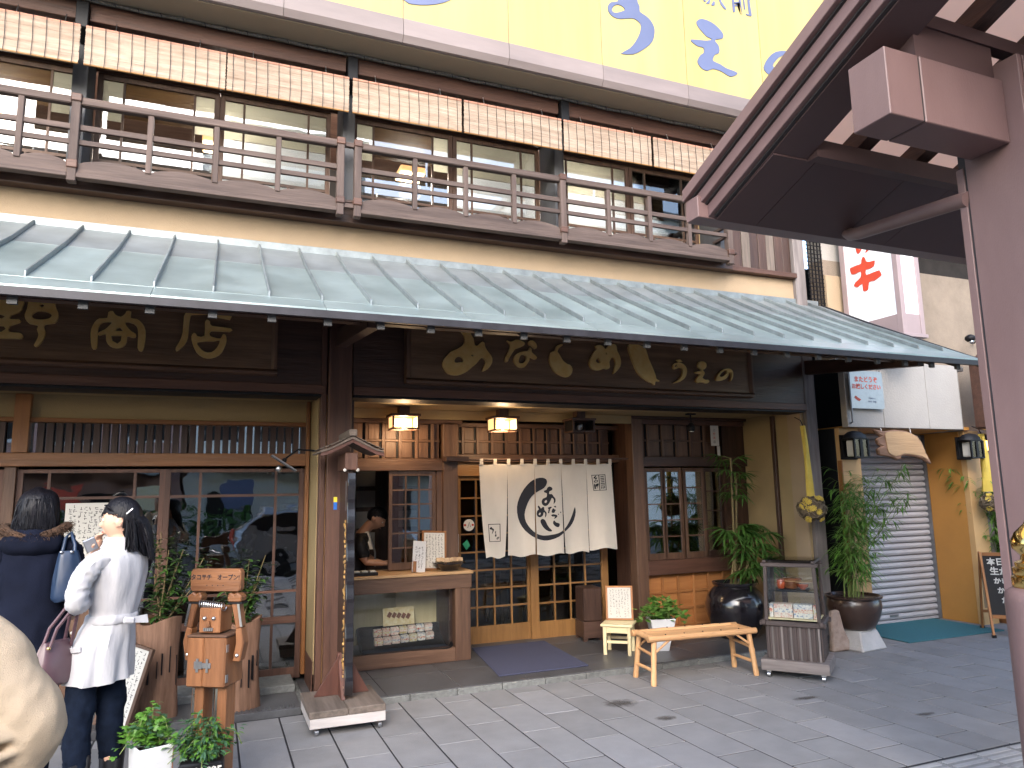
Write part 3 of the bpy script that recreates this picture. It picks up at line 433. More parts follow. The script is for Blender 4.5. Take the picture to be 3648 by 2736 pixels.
# dark board wall right of the balcony
bw = bx('board_wall', wood('dark','z'), 5.09, 6.03, 6.21, 6.25, 3.96, 5.40, bevel=0)
for i in range(8):
    x = 5.095+.116*i; obj('wall_board', MB().box(x+.003, x+.113, 6.19+.004*(i % 2), 6.21, 4.03, 5.40), wood('grey' if i in (2,5) else 'dark','z'), bw, bevel=.003)
bx('ledge', wood('trim','x'), 5.09, 6.03, 6.12, 6.20, 3.965, 4.02)
# -- balcony railing
xs_big = [-1.077, .889, 1.035, 2.995, 4.955]
segs = [(-3.04,-1.107,5), (-1.047,.859,3), (1.065,2.965,3), (3.025,4.925,3)]
def wavy(x0, x1, nb):
    b = MB(); L = (x1-x0)/(nb+1)
    for i in range(nb+1):
        a = x0+L*i; up = [(a+L*t/10, 4.095+.048*math.sin(math.pi*t/10)**.7 if 0 < t < 10 else 4.095) for t in range(11)]
        b.prism([(a, 4.02)]+up+[(a+L, 4.02)], 'y', 5.935, 5.97)
    return b
rail = obj('railing', wavy(-1.047, .859, 3), wood('rail','x'), B, bevel=0)
for a, b_, nb in segs:
    if a != -1.047: obj('bottom_board', wavy(a, b_, nb), wood('rail','x'), rail)
    obj('sill_rail', MB().box(a, b_, 5.915, 5.99, 3.985, 4.0195), wood('rail','x'), rail, bevel=.004)
    obj('top_rail', MB().box(a, b_, 5.92, 5.985, 4.566, 4.628), wood('rail','x'), rail, bevel=.008)
    for z0, z1 in ((4.368,4.412), (4.252,4.292)): obj('middle_rail', MB().box(a, b_, 5.938, 5.966, z0, z1), wood('rail','x'), rail, bevel=.003)
    for i in range(1, nb+1):
        x = a+(b_-a)/(nb+1)*i; obj('baluster', MB().box(x-.021, x+.021, 5.926, 5.978, 4.09, 4.566), wood('rail','z'), rail, bevel=.004)
for x in xs_big:
    p = obj('rail_post', MB().box(x-.03, x+.03, 5.915, 5.99, 3.955, 4.645), wood('rail','z'), rail, bevel=.005)
    for z in (4.085, 4.615): obj('joint_block', MB().box(x-.036, x+.036, 5.905, 5.998, z-.03, z+.032), wood('trim','x'), rail, bevel=.006)
for z0, z1 in ((4.0,4.05),(4.26,4.29),(4.37,4.405),(4.566,4.62)): obj('return_rail', MB().box(4.94, 4.97, 5.991, 6.20, z0, z1), wood('rail','y'), rail, bevel=.003)
for z in (4.05, 4.60): obj('link_piece', MB().box(.921, 1.003, 5.93, 5.97, z-.02, z+.02), wood('rail','x'), rail, bevel=.003)

# -- copper roof
ZR = lambda y: 3.69-(6.2-y)*.567 if y > 5.6 else 3.35-(5.6-y)*.508
roof = obj('roof', MB().prism([(4.42,ZR(4.42)-.055),(5.6,3.27),(6.195,3.60),(6.195,3.62),(5.6,3.29),(4.42,ZR(4.42)-.047)], 'x', -3.9, 6.43), wood('dark','x'), B)
ribs = sorted([.590+.3120*k for k in range(0,19)]+[.590-.3215*k for k in range(1,14)])
def slope_plate(x0, x1, ya, yb, t=.006, sag=.006):
    b = MB(); n = 5; m_ = 5; vs = []
    for i in range(n+1):
        for j in range(m_+1):
            u, v = i/n, j/m_; yy = ya+(yb-ya)*v
            vs.append((x0+(x1-x0)*u, yy, ZR(yy)-sag*math.sin(math.pi*u)*math.sin(math.pi*v)))
    k = len(vs); vs += [(a, b2, c-t) for a, b2, c in vs]; w = m_+1
    fs = [(i*w+j, i*w+j+1, (i+1)*w+j+1, (i+1)*w+j) for i in range(n) for j in range(m_)]
    fs += [tuple(q+k for q in f)[::-1] for f in fs]
    rim = [i*w for i in range(n+1)]+[n*w+j for j in range(1, w)]+[i*w+m_ for i in range(n-1, -1, -1)]+[j for j in range(m_-1, 0, -1)]
    fs += [(rim[i], rim[(i+1) % len(rim)], rim[(i+1) % len(rim)]+k, rim[i]+k) for i in range(len(rim))]
    return b.add(vs, fs)
for i, x in enumerate(ribs):
    x1 = ribs[i+1] if i+1 < len(ribs) else 6.43
    if x1 > 6.43: x1 = 6.43
    dz = rnd.uniform(.006, .030)
    obj('roof_panel', slope_plate(x+.001, x1-.001, 4.593, 5.598, sag=dz), MT['copper'], roof, smooth=True)
    obj('upper_roof_panel', slope_plate(x+.001, x1-.001, 5.602, 6.19, sag=dz*.6), MT['copper_up'], roof, smooth=True)
    obj('roof_seam', MB().prism([(4.593,ZR(4.593)-.003),(5.6,3.352),(6.17,ZR(6.17)),(6.17,ZR(6.17)+.036),(5.6,3.388),(4.593,ZR(4.593)+.036)], 'x', x-.006, x+.006), MT['copper_rib'], roof, bevel=.002)
ex = [-3.9]+[ribs[i] for i in range(1, len(ribs), 3)]+[6.445]
for a, b_ in zip(ex, ex[1:]): obj('eave_sheet', MB().prism([(4.40,ZR(4.4)-.012),(4.40,ZR(4.4)),(4.59,ZR(4.59)-.001),(4.59,ZR(4.59)-.012)], 'x', a+.0015, b_-.0015), MT['copper'], roof)
obj('eave_drip', MB().box(-3.9, 6.445, 4.398, 4.425, ZR(4.4)-.06, ZR(4.4)-.0125), MT['dkmetal'], roof, bevel=.002)
obj('wall_flashing', MB().box(-3.9, 6.36, 6.172, 6.198, 3.66, 3.735), MT['copper_rib'], roof, bevel=.002)
obj('verge_strip', MB().prism([(4.40,2.655),(5.6,3.29),(6.19,3.62),(6.19,3.70),(5.6,3.37),(4.40,2.742)], 'x', 6.431, 6.446), MT['dkmetal'], roof)
MT['capgrey'] = mat('rafter_cap_grey', (.07,.072,.075), .6, .2, 10)
for k in range(-9, 18):
    x = .607+.328*k
    a = MB().prism([(4.47,ZR(4.47)-.105),(6.10,ZR(5.6)-.21+.28),(6.10,ZR(5.6)+.13),(5.6,3.293),(4.47,ZR(4.47)-.052)], 'x', x-.022, x+.022)
    r_ = obj('rafter', a, wood('dark','y'), roof)
    obj('rafter_cap', MB().box(x-.024, x+.024, 4.445, 4.4695, ZR(4.47)-.132, ZR(4.47)-.06), MT['capgrey'], roof)
obj('eave_purlin', MB().box(-3.9, 6.36, 4.95, 5.03, 2.80, 2.885), wood('dark','x'), roof)
for x in (.95, 6.10): obj('roof_arm', MB().prism([(4.75,2.72),(6.15,2.86),(6.15,3.02),(4.75,2.80)], 'x', x-.045, x+.045), wood('dark','y'), roof, bevel=.004)

# -- fascia behind the sign boards, posts
bx('fascia_wall', wood('dark','x'), -4, .80, 6.16, 6.20, 2.53, 3.62, bevel=0)
bx('fascia_wall', wood('dark','x'), 1.06, 6.03, 6.16, 6.20, 2.53, 3.62, bevel=0)
bx('sign_beam', wood('trim','x'), -4, .83, 6.13, 6.30, 2.455, 2.529)
bx('sign_beam', wood('trim','x'), 1.06, 6.03, 6.13, 6.30, 2.455, 2.529)
bx('beam_edge', MT['black'], -4, .80, 6.14, 6.40, 2.432, 2.454)
bx('beam_edge', MT['black'], 1.06, 6.0, 6.14, 6.40, 2.432, 2.454)
bx('post_trim', wood('trim','z'), .795, .842, 6.14, 6.24, .05, 3.1)
bx('post_trim', wood('tan','z'), .8425, .8495, 6.15, 6.24, .05, 2.45)
bx('centre_post', wood('trim','z'), .85, 1.045, 6.10, 6.30, .05, 3.3, bevel=.008)
bx('wing_wall', MT['stucco_in'], .79, .84, 6.245, 6.80, .20, 2.46, bevel=0)
bx('wing_skirting', wood('trim','y'), .783, .789, 6.245, 6.74, .05, .30)
bx('wing_wall', wood('dark','z'), 1.0455, 1.10, 6.31, 7.19, .05, 2.46, bevel=0)
# -- left bay: slatted transom and tall glazed sashes
WY = 6.75
bx('bay_ceiling', MT['stucco_in'], -4, .79, 6.24, 6.80, 2.462, 2.50, bevel=0)
bx('lintel_wall', MT['stucco_in'], -4, .75, WY+.02, WY+.08, 2.272, 2.462, bevel=0)
bx('transom_rail', wood('orange','x'), -4, .748, WY-.01, WY+.06, 2.235, 2.2715)
bx('transom_rail', wood('orange','x'), -4, .748, WY-.03, WY+.06, 1.882, 1.990)
bx('jamb', wood('orange','z'), .7485, .782, WY-.03, WY+.06, .105, 2.46)
bx('bay_post', wood('orange','z'), -1.48, -1.37, WY-.04, WY+.06, 1.991, 2.455)
bx('bay_post', wood('mid','z'), -1.52, -1.44, WY+.0, WY+.08, .105, 1.881)
gr = obj('transom_grille', MB().box(-3.4, .745, WY+.052, WY+.056, 1.992, 2.234), MT['glass_bay'], B)
sl0 = None; x = -3.2
while x < .74:
    if not (-1.50 < x < -1.36): obj('slat', MB().box(x-.024, x+.024, WY+.01, WY+.035, 1.991, 2.234), wood('dark','z'), gr, bevel=.002)
    x += .0655
def gsash(x0, x1, z0=.16, z1=1.86, mull=(), rails=(1.63,), y=6.78, st_=.045, bot=.09, kind='mid', low=()):
    f = MB(); f.box(x0, x0+st_, y, y+.035, z0-bot, z1); f.box(x1-st_, x1, y, y+.035, z0-bot, z1)
    f.box(x0+st_, x1-st_, y, y+.035, z1-.03, z1); f.box(x0+st_, x1-st_, y, y+.035, z0-bot, z0)
    fr = obj('sliding_window', f, wood(kind,'z'), B, bevel=.002)
    for m_ in mull: obj('mullion', MB().box(m_-.011, m_+.011, y+.004, y+.03, z0, z1-.03), wood(kind,'z'), fr)
    for z in rails: obj('rail', MB().box(x0+st_, x1-st_, y+.005, y+.028, z-.011, z+.011), wood(kind,'x'), fr)
    for a in low: obj('rail', MB().box(x0+st_, x1-st_, y+.003, y+.031, a[0], a[1]), wood(kind,'x'), fr)
    obj('pane', MB().box(x0+st_, x1-st_, y+.015, y+.019, z0, z1-.03), MT['glass_win'], fr)
    return fr
gsash(-1.44, -.38, mull=(-1.22, -.61), low=((.53,.59),(.79,.81)), kind='trim')
gsash(-.385, .747, mull=(-.11, .505), low=((.53,.59),(.79,.81)), kind='trim')
gsash(-2.9, -1.52, mull=(-2.4, -1.9), low=((.53,.59),), kind='trim')
# -- right recess: ceiling, fluted panels, door wall
bx('recess_ceiling', MT['stucco_in'], 1.045, 6.0, 6.40, 7.5, 2.462, 2.499, bevel=0)
bx('recess_lintel', MT['stucco_in'], 1.10, 4.37, 7.10, 7.15, 2.37, 2.46, bevel=0)
bx('recess_beam', wood('mid','x'), 1.10, 2.37, 7.16, 7.26, 2.325, 2.37)
bx('recess_beam', wood('mid','x'), 2.3705, 4.37, 7.40, 7.50, 2.325, 2.37)
def fluted(x0, x1, y, z0, z1, pitch, zm, kind='mid'):
    f = obj('fluted_panel', MB().box(x0, x1, y+.02, y+.05, z0, z1), wood(kind,'z'), B)
    x = x0+pitch*.5; k = 0
    while x < x1-.02:
        obj('batten', MB().box(x-.016, x+.016, y-.012, y+.0195, z0, z1), wood(kind,'z'), f, bevel=.003)
        obj('shadow_gap', MB().box(x-.034, x-.0165, y+.008, y+.0195, z0, z1), MT['black'], f)
        for a, b_ in ((z0+.006, zm-.012), (zm+.012, z1-.006)):
            if x+pitch-.04 < x1: obj('small_board', MB().box(x+.02, x+pitch-.04, y+.004+.004*(k % 2), y+.0195, a, b_), wood(kind,'z'), f, bevel=.004)
        x += pitch; k += 1
    obj('cross_rail', MB().box(x0, x1, y-.006, y+.0145, zm-.011, zm+.011), wood(kind,'x'), f, bevel=.002)
    return f
fluted(1.12, 2.12, 7.16, 1.972, 2.324, .168, 2.15)
fluted(2.372, 4.25, 7.42, 2.032, 2.324, .168, 2.17)
bx('kiosk_header', wood('mid','x'), 1.10, 2.145, 7.13, 7.25, 1.85, 1.971)
bx('kiosk_post', wood('mid','z'), 2.146, 2.305, 7.12, 7.50, .05, 2.324, bevel=.006)
bx('door_header', wood('mid','x'), 2.306, 4.37, 7.40, 7.52, 1.945, 2.031)
bx('door_lintel', wood('door','x'), 2.37, 4.22, 7.455, 7.52, 1.80, 1.944)
def lattice_door(x0, x1, left, right, mull, y):
    z0, z1 = .045, 1.80; f = MB(); f.box(x0, left, y, y+.035, z0, z1); f.box(right, x1, y, y+.035, z0, z1); f.box(left, right, y, y+.035, z0, .225); f.box(left, right, y, y+.035, 1.755, z1)
    d = obj('door', f, wood('door','z'), B, bevel=.003)
    for m_ in mull: obj('muntin', MB().box(m_-.0085, m_+.0085, y+.004, y+.028, .225, 1.755), wood('door','z'), d)
    for k in range(1, 8): z = .225+.1915*k; obj('muntin', MB().box(left, right, y+.006, y+.026, z-.0085, z+.0085), wood('door','x'), d)
    obj('pane', MB().box(left, right, y+.015, y+.018, .225, 1.755), MT['glass'], d)
    return d
d1 = lattice_door(2.38, 3.275, 2.455, 3.215, (2.633, 2.833, 3.03), 7.50)
lattice_door(3.24, 4.205, 3.335, 4.12, (3.527, 3.722, 3.912), 7.462)
obj('pull_handle', MB().box(2.405, 2.428, 7.488, 7.4985, 1.0, 1.19), MT['white'], d1, bevel=.003)
# kiosk opening and sash
def small_sash(x0, x1, z0, z1, nx, nz, y, kind='mid', bot=.07, side=.035, gl='glass_win'):
    f = MB(); f.box(x0, x0+side, y, y+.03, z0, z1); f.box(x1-side, x1, y, y+.03, z0, z1); f.box(x0+side, x1-side, y, y+.03, z1-.045, z1); f.box(x0+side, x1-side, y, y+.03, z0, z0+bot)
    fr = obj('window', f, wood(kind,'z'), B, bevel=.002)
    a, b_, c, d = x0+side, x1-side, z0+bot, z1-.045
    for i in range(1, nx): xx = a+(b_-a)*i/nx; obj('muntin', MB().box(xx-.008, xx+.008, y+.004, y+.026, c, d), wood(kind,'z'), fr)
    for i in range(1, nz): zz_ = c+(d-c)*i/nz; obj('muntin', MB().box(a, b_, y+.006, y+.024, zz_-.007, zz_+.007), wood(kind,'x'), fr)
    obj('pane', MB().box(a, b_, y+.013, y+.016, c, d), MT[gl], fr); return fr
small_sash(1.60, 2.08, .885, 1.845, 3, 6, 7.16, gl='glass_bay')
bx('sash_jamb', wood('mid','z'), 2.085, 2.145, 7.15, 7.25, .87, 1.849)
bx('kiosk_inner_wall', wood('dark','z'), 1.10, 2.4, 8.6, 8.64, .05, 2.5, bevel=0)
MT['dimglass'] = mat('far_window_paper', (.42,.42,.40), .6, .05, 3)
for x in (1.48, 1.98): 
    fw_ = bx('inner_window', wood('dark','z'), x, x+.32, 8.56, 8.595, .95, 2.0); 
    for i in range(4): obj('inner_pane', MB().box(x+.05, x+.27, 8.553, 8.5595, 1.0+.24*i, 1.19+.24*i), MT['dimglass'], fw_)
# counter
ct = bx('counter_front', wood('mid','x'), 1.10, 2.345, 6.84, 6.90, .715, .848)
obj('counter_top', MB().box(1.10, 2.36, 6.825, 7.40, .8485, .876), wood('tan','x'), ct, bevel=.004)
obj('counter_post', MB().box(2.178, 2.333, 6.84, 6.99, .05, .7145), wood('mid','z'), ct, bevel=.005)
obj('counter_side', MB().box(2.29, 2.333, 6.991, 7.15, .05, .7145), wood('mid','y'), ct)
obj('counter_plinth', MB().box(1.10, 2.177, 6.84, 6.93, .05, .178), wood('mid','x'), ct, bevel=.006)
obj('niche_floor', MB().box(1.10, 2.177, 6.9305, 7.45, .10, .178), MT['navybag'], ct)
obj('niche_side', MB().box(2.135, 2.177, 6.9305, 7.34, .179, .7145), wood('dark','z'), ct)
for i in range(3): obj('niche_back', MB().box(1.10+.31*i+.002, 1.10+.31*(i+1)+.12*(i == 2), 7.35+.002*(i % 2), 7.36+.002*(i % 2), .179, .7145), wood('cream','z'), ct)
obj('niche_glass', MB().box(1.10, 2.134, 6.872, 6.877, .179, .7145), MT['glass'], ct)
# bay on the right of the door
bx('bay_corner_post', wood('mid','z'), 4.37, 4.515, 7.10, 7.25, .05, 2.43, bevel=.006)
bx('bay_side_wall', wood('dark','z'), 4.37, 4.42, 7.2505, 7.55, .05, 2.43, bevel=0)
bx('bay_top_rail', wood('dark','x'), 4.37, 6.0, 7.10, 7.30, 2.431, 2.461)
bx('bay_head', wood('trim','x'), 4.516, 5.99, 7.14, 7.24, 2.372, 2.43)
fluted(4.516, 5.62, 7.16, 1.998, 2.371, .197, 2.185)
bx('bay_rail', wood('dark','x'), 4.516, 5.99, 7.12, 7.26, 1.885, 1.997)
bx('bay_sill', wood('trim','x'), 4.516, 5.99, 7.10, 7.26, .675, .835)
for x in (4.555, 4.80, 5.085, ): small_sash(x, x+.262+.03*(x > 5), .835, 1.868, 1, 5, 7.17, side=.036, gl='glass_bay')
small_sash(5.39, 5.66, .835, 1.868, 1, 4, 7.20, 'dark')
bx('bay_end_panel', wood('dark','z'), 5.665, 5.99, 7.16, 7.26, .836, 2.43, bevel=0)
lt = bx('lattice_panel', wood('latt','x'), 4.516, 5.99, 7.20, 7.24, .05, .6745, bevel=0)
for i in range(7): x = 4.53+.209*i; obj('lattice_bar', MB().box(x-.012, x+.012, 7.168, 7.199, .05, .6745), wood('latt','z'), lt, bevel=.002)
for i in range(4): z = .10+.185*i; obj('lattice_bar', MB().box(4.516, 5.80, 7.174, 7.1985, z-.011, z+.011), wood('latt','x'), lt, bevel=.002)
# inside the restaurant: dark tables seen through the glass
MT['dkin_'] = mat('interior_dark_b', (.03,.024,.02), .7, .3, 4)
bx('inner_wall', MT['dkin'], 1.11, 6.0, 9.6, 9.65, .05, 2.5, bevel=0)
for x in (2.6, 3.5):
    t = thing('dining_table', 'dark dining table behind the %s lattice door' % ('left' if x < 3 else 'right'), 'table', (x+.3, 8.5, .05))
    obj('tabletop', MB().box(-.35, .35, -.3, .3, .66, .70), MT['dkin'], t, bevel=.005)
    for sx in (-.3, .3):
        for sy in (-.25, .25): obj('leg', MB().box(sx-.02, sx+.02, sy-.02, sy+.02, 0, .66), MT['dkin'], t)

STAINS = [(2.95,5.12,.20,.15),(3.05,4.66,.12,.08),(4.30,4.62,.18,.06),(4.75,3.95,.13,.045)]
# lit lamps in the rooms upstairs
for x, lab_ in ((-1.9,'glowing ceiling lamp at the left edge upstairs, under the short blind'), (-.10,'glowing ceiling lamp upstairs under the seam of the wide blinds'), (1.75,'glowing ceiling lamp upstairs behind the amber blind'), (3.55,'glowing ceiling lamp upstairs under the third bay blind'), (4.6,'glowing ceiling lamp upstairs near the canopy tip')):
    t = thing('pendant_lamp', lab_, 'lamp', (x, 6.95, 4.86), 0, 'lit lamps in the upstairs rooms')
    obj('shade', MB().box(-.13,.13,-.13,.13,0,.07), MT['lampglass'], t, bevel=.01); obj('stem', MB().tube([(0,0,.07),(0,0,.54)], .006, 6), MT['black'], t)
    pl_ = bpy.data.lights.new('room_bulb', 'POINT'); pl_.energy = 26; pl_.color = (1,.95,.88); pl_.shadow_soft_size = .12
    po = bpy.data.objects.new('room_bulb', pl_); COL.objects.link(po); po.parent = t; po.location = (0,0,-.14)
# stains on the paving
MT['stain'] = mat('stain', (.07,.058,.048), .8, .3, 10)
n_ = MT['stain'].node_tree.nodes; l_ = MT['stain'].node_tree.links; tc_ = n_.new('ShaderNodeTexCoord'); nz_ = n_.new('ShaderNodeTexNoise'); nz_.inputs['Scale'].default_value = 22; nz_.inputs['Detail'].default_value = 8
gr_ = n_.new('ShaderNodeTexGradient'); gr_.gradient_type = 'SPHERICAL'; mp_ = n_.new('ShaderNodeMapping'); l_.new(tc_.outputs['Generated'], mp_.inputs[0]); mp_.inputs['Location'].default_value = (-1,-1,0); mp_.inputs['Scale'].default_value = (2,2,0); l_.new(mp_.outputs[0], gr_.inputs[0])
ml_ = n_.new('ShaderNodeMath'); ml_.operation = 'MULTIPLY'; rp_ = n_.new('ShaderNodeValToRGB'); rp_.color_ramp.elements[0].position = .12; rp_.color_ramp.elements[1].position = .42; rp_.color_ramp.elements[1].color = (.38,.38,.38,1)
l_.new(tc_.outputs['Object'], nz_.inputs[0]); l_.new(gr_.outputs[0], ml_.inputs[0]); l_.new(nz_.outputs[0], ml_.inputs[1]); l_.new(ml_.outputs[0], rp_.inputs[0])
tr_ = n_.new('ShaderNodeBsdfTransparent'); mx_ = n_.new('ShaderNodeMixShader'); l_.new(rp_.outputs[0], mx_.inputs[0]); l_.new(tr_.outputs[0], mx_.inputs[1]); l_.new(n_['Principled BSDF'].outputs[0], mx_.inputs[2]); l_.new(mx_.outputs[0], n_['Material Output'].inputs[0])
for x, y, a, b_ in STAINS:
    obj('stain', MB().box(x-a, x+a, y-b_, y+b_, .0022, .0024), MT['stain'], pave)
# ================================================================ REED BLINDS under the upper eave
bl = [(-2.12,-1.60),( -1.592,-1.075), (-1.039,-.050), (-.039,.935), (.967,1.949), (1.972,2.960), (2.984,3.970), (3.998,4.93)]
bl_lab = ['cut off at the frame edge, outermost left','short one at the left edge of the picture','wide one right of the first black bracket','second between the first two black brackets','first right of the second black bracket','just left of the third black bracket','first right of the third black bracket','partly behind the mauve canopy verge']
for i, (a, b_) in enumerate(bl):
    if i == 0: continue
    t = thing('reed_blind', 'straw reed blind hanging over the balcony, '+bl_lab[i], 'blind', (a/2+b_/2, 5.85, 4.855), 0, 'reed blinds over the balcony', local=False)
    q = MB(); z = 4.862; k = 0
    while z < 5.150:
        h = rnd.uniform(.0055, .0085); dy = .002*math.sin(k*.23+i)+rnd.uniform(-.0009,.0009); c = rnd.uniform(-.003,.003)
        q.box(a+c, b_+c, 5.846+dy, 5.853+dy, z, z+h-.0002); z += h; k += 1
    obj('reed_mat', q, MT['rose'], t)
    obj('top_lath', MB().box(a, b_, 5.842, 5.858, 5.151, 5.172), MT['rosecap'], t, bevel=.003)
    obj('bottom_lath', MB().box(a, b_, 5.842, 5.858, 4.848, 4.8615), MT['amber'], t, bevel=.003)
    n = max(4, round((b_-a)/.09))
    for j in range(n):
        x = a+(b_-a)*(j+.5)/n; obj('cord', MB().tube([(x+.003*math.sin(u), 5.836, 4.845+.33*u/5) for u in range(6)], .0022, 5), MT['ink'], t)
    for x in (a+(b_-a)*.2, b_-(b_-a)*.2): obj('hook', MB().tube([(x,5.85,5.17),(x,5.86,5.20),(x,5.88,5.25)], .004, 6), MT['steel'], t)
# ================================================================ BILLBOARD above
bb = thing('billboard', 'huge pale yellow billboard with dark blue brush lettering above the balcony', 'billboard', (1, 5.6, 5.4), local=False)
seams = [-4.0,-2.55,-1.58,-.61,.36,1.332,2.30,3.262,4.232,5.20,6.17,6.9]
for a, b_ in zip(seams, seams[1:]):
    obj('yellow_panel', MB().box(a+.004, b_-.004, 5.545, 5.58, 5.62, 8.2), MT['yellow'], bb, bevel=.002)
    obj('trim_sheet', MB().prism([(5.535,5.6195),(5.535,5.47),(5.565,5.415),(5.60,5.415),(5.60,5.6195)], 'x', a+.002, b_-.002), MT['bbtrim'], bb)
    obj('seam_strip', MB().box(b_-.006, b_+.006, 5.556, 5.562, 5.62, 8.2), MT['pink'], bb)
obj('soffit', MB().box(-4, 6.9, 5.601, 6.6, 5.405, 5.44), MT['soffit'], bb)
obj('frame_box', MB().box(-4, 6.9, 5.585, 6.6, 5.441, 8.2), MT['soffit'], bb)
def letter(name, key, m, parent, y=None, ax='y', th=.02, at=None): return obj(name, outline_mesh(name, LET[key], ax, at, th), m, parent, smooth=False, fix=False)
for k in ('b_u','b_e','b_no','b_a','b_eki','b_mae'): letter('letter', k, MT['navy'], bb, at=5.542, th=.006)
# net rolled along the top of the header boards
nr = MB().tube([(-4+.1*i, 5.86+.004*math.sin(i*1.7), 5.392+.005*math.sin(i*.9)) for i in range(101)], [.013+.003*math.sin(i*2.3) for i in range(101)], 7)
nt_ = tag(obj('bird_net_roll', nr, MT['net'] if 'net' in MT else MT.setdefault('net', mat('net_grey', (.20,.19,.17), .9, .5, 50, bump=1, bscale=200)), smooth=True), 'grey rolled bird net tied along the beam under the billboard', 'net')
for i in range(62):
    x = -3.9+.16*i; o = obj('tie', MB().tube([(x-.012,5.86,5.40),(x,5.84,5.39),(x+.008,5.85,5.365+rnd.uniform(-.01,.01))], .003, 5), MT['ink'], None)
    o.parent = nt_; o.location = o.location - ORG[nt_.name]
# ================================================================ CARVED SIGN BOARDS
def signboard(name, label, x0, x1, zb, zt, letters, zin):
    t = thing(name, label, 'sign', ((x0+x1)/2, 6.1, zb), local=False)
    obj('board', MB().box(x0+.05, x1-.05, 6.095, 6.155, zb+.045, zt-.045), wood('sign','x'), t)
    w = .052
    for nm, poly in (('frame_bar', (x0, x1, zb, zb+w)), ('frame_bar', (x0, x1, zt-w, zt))):
        b = MB().prism([(6.155,poly[2]),(6.065,poly[2]+.006),(6.065,poly[2]+.028),(6.094,poly[3]),(6.155,poly[3])] if poly[2] == zb else [(6.155,poly[2]),(6.094,poly[2]),(6.065,poly[3]-.028),(6.065,poly[3]-.006),(6.155,poly[3])], 'x', x0, x1)
        obj(nm, b, wood('mid','x'), t, bevel=.002)
    for xa, sgn in ((x0, 1), (x1, -1)):
        b = MB().prism([(xa, 6.155), (xa+sgn*.006, 6.066), (xa+sgn*.028, 6.066), (xa+sgn*w, 6.0945), (xa+sgn*w, 6.155)], 'z', zb+w, zt-w)
        obj('frame_bar', b, wood('mid','z'), t, bevel=.002)
    for k in letters: letter('carved_letter', k, MT['gold'], t, at=6.080, th=.026)
    return t
signboard('carved_signboard', 'long dark wooden sign with gold seal-script characters over the left glass front', -3.3, .437, 2.585, 3.32, ('yo','sho','ten'), 0)
signboard('carved_signboard', 'dark framed wooden sign with gold brush hiragana over the restaurant door', 1.50, 5.27, 2.565, 3.32, ('a','na','go','me','shi','u','e','no'), 0)

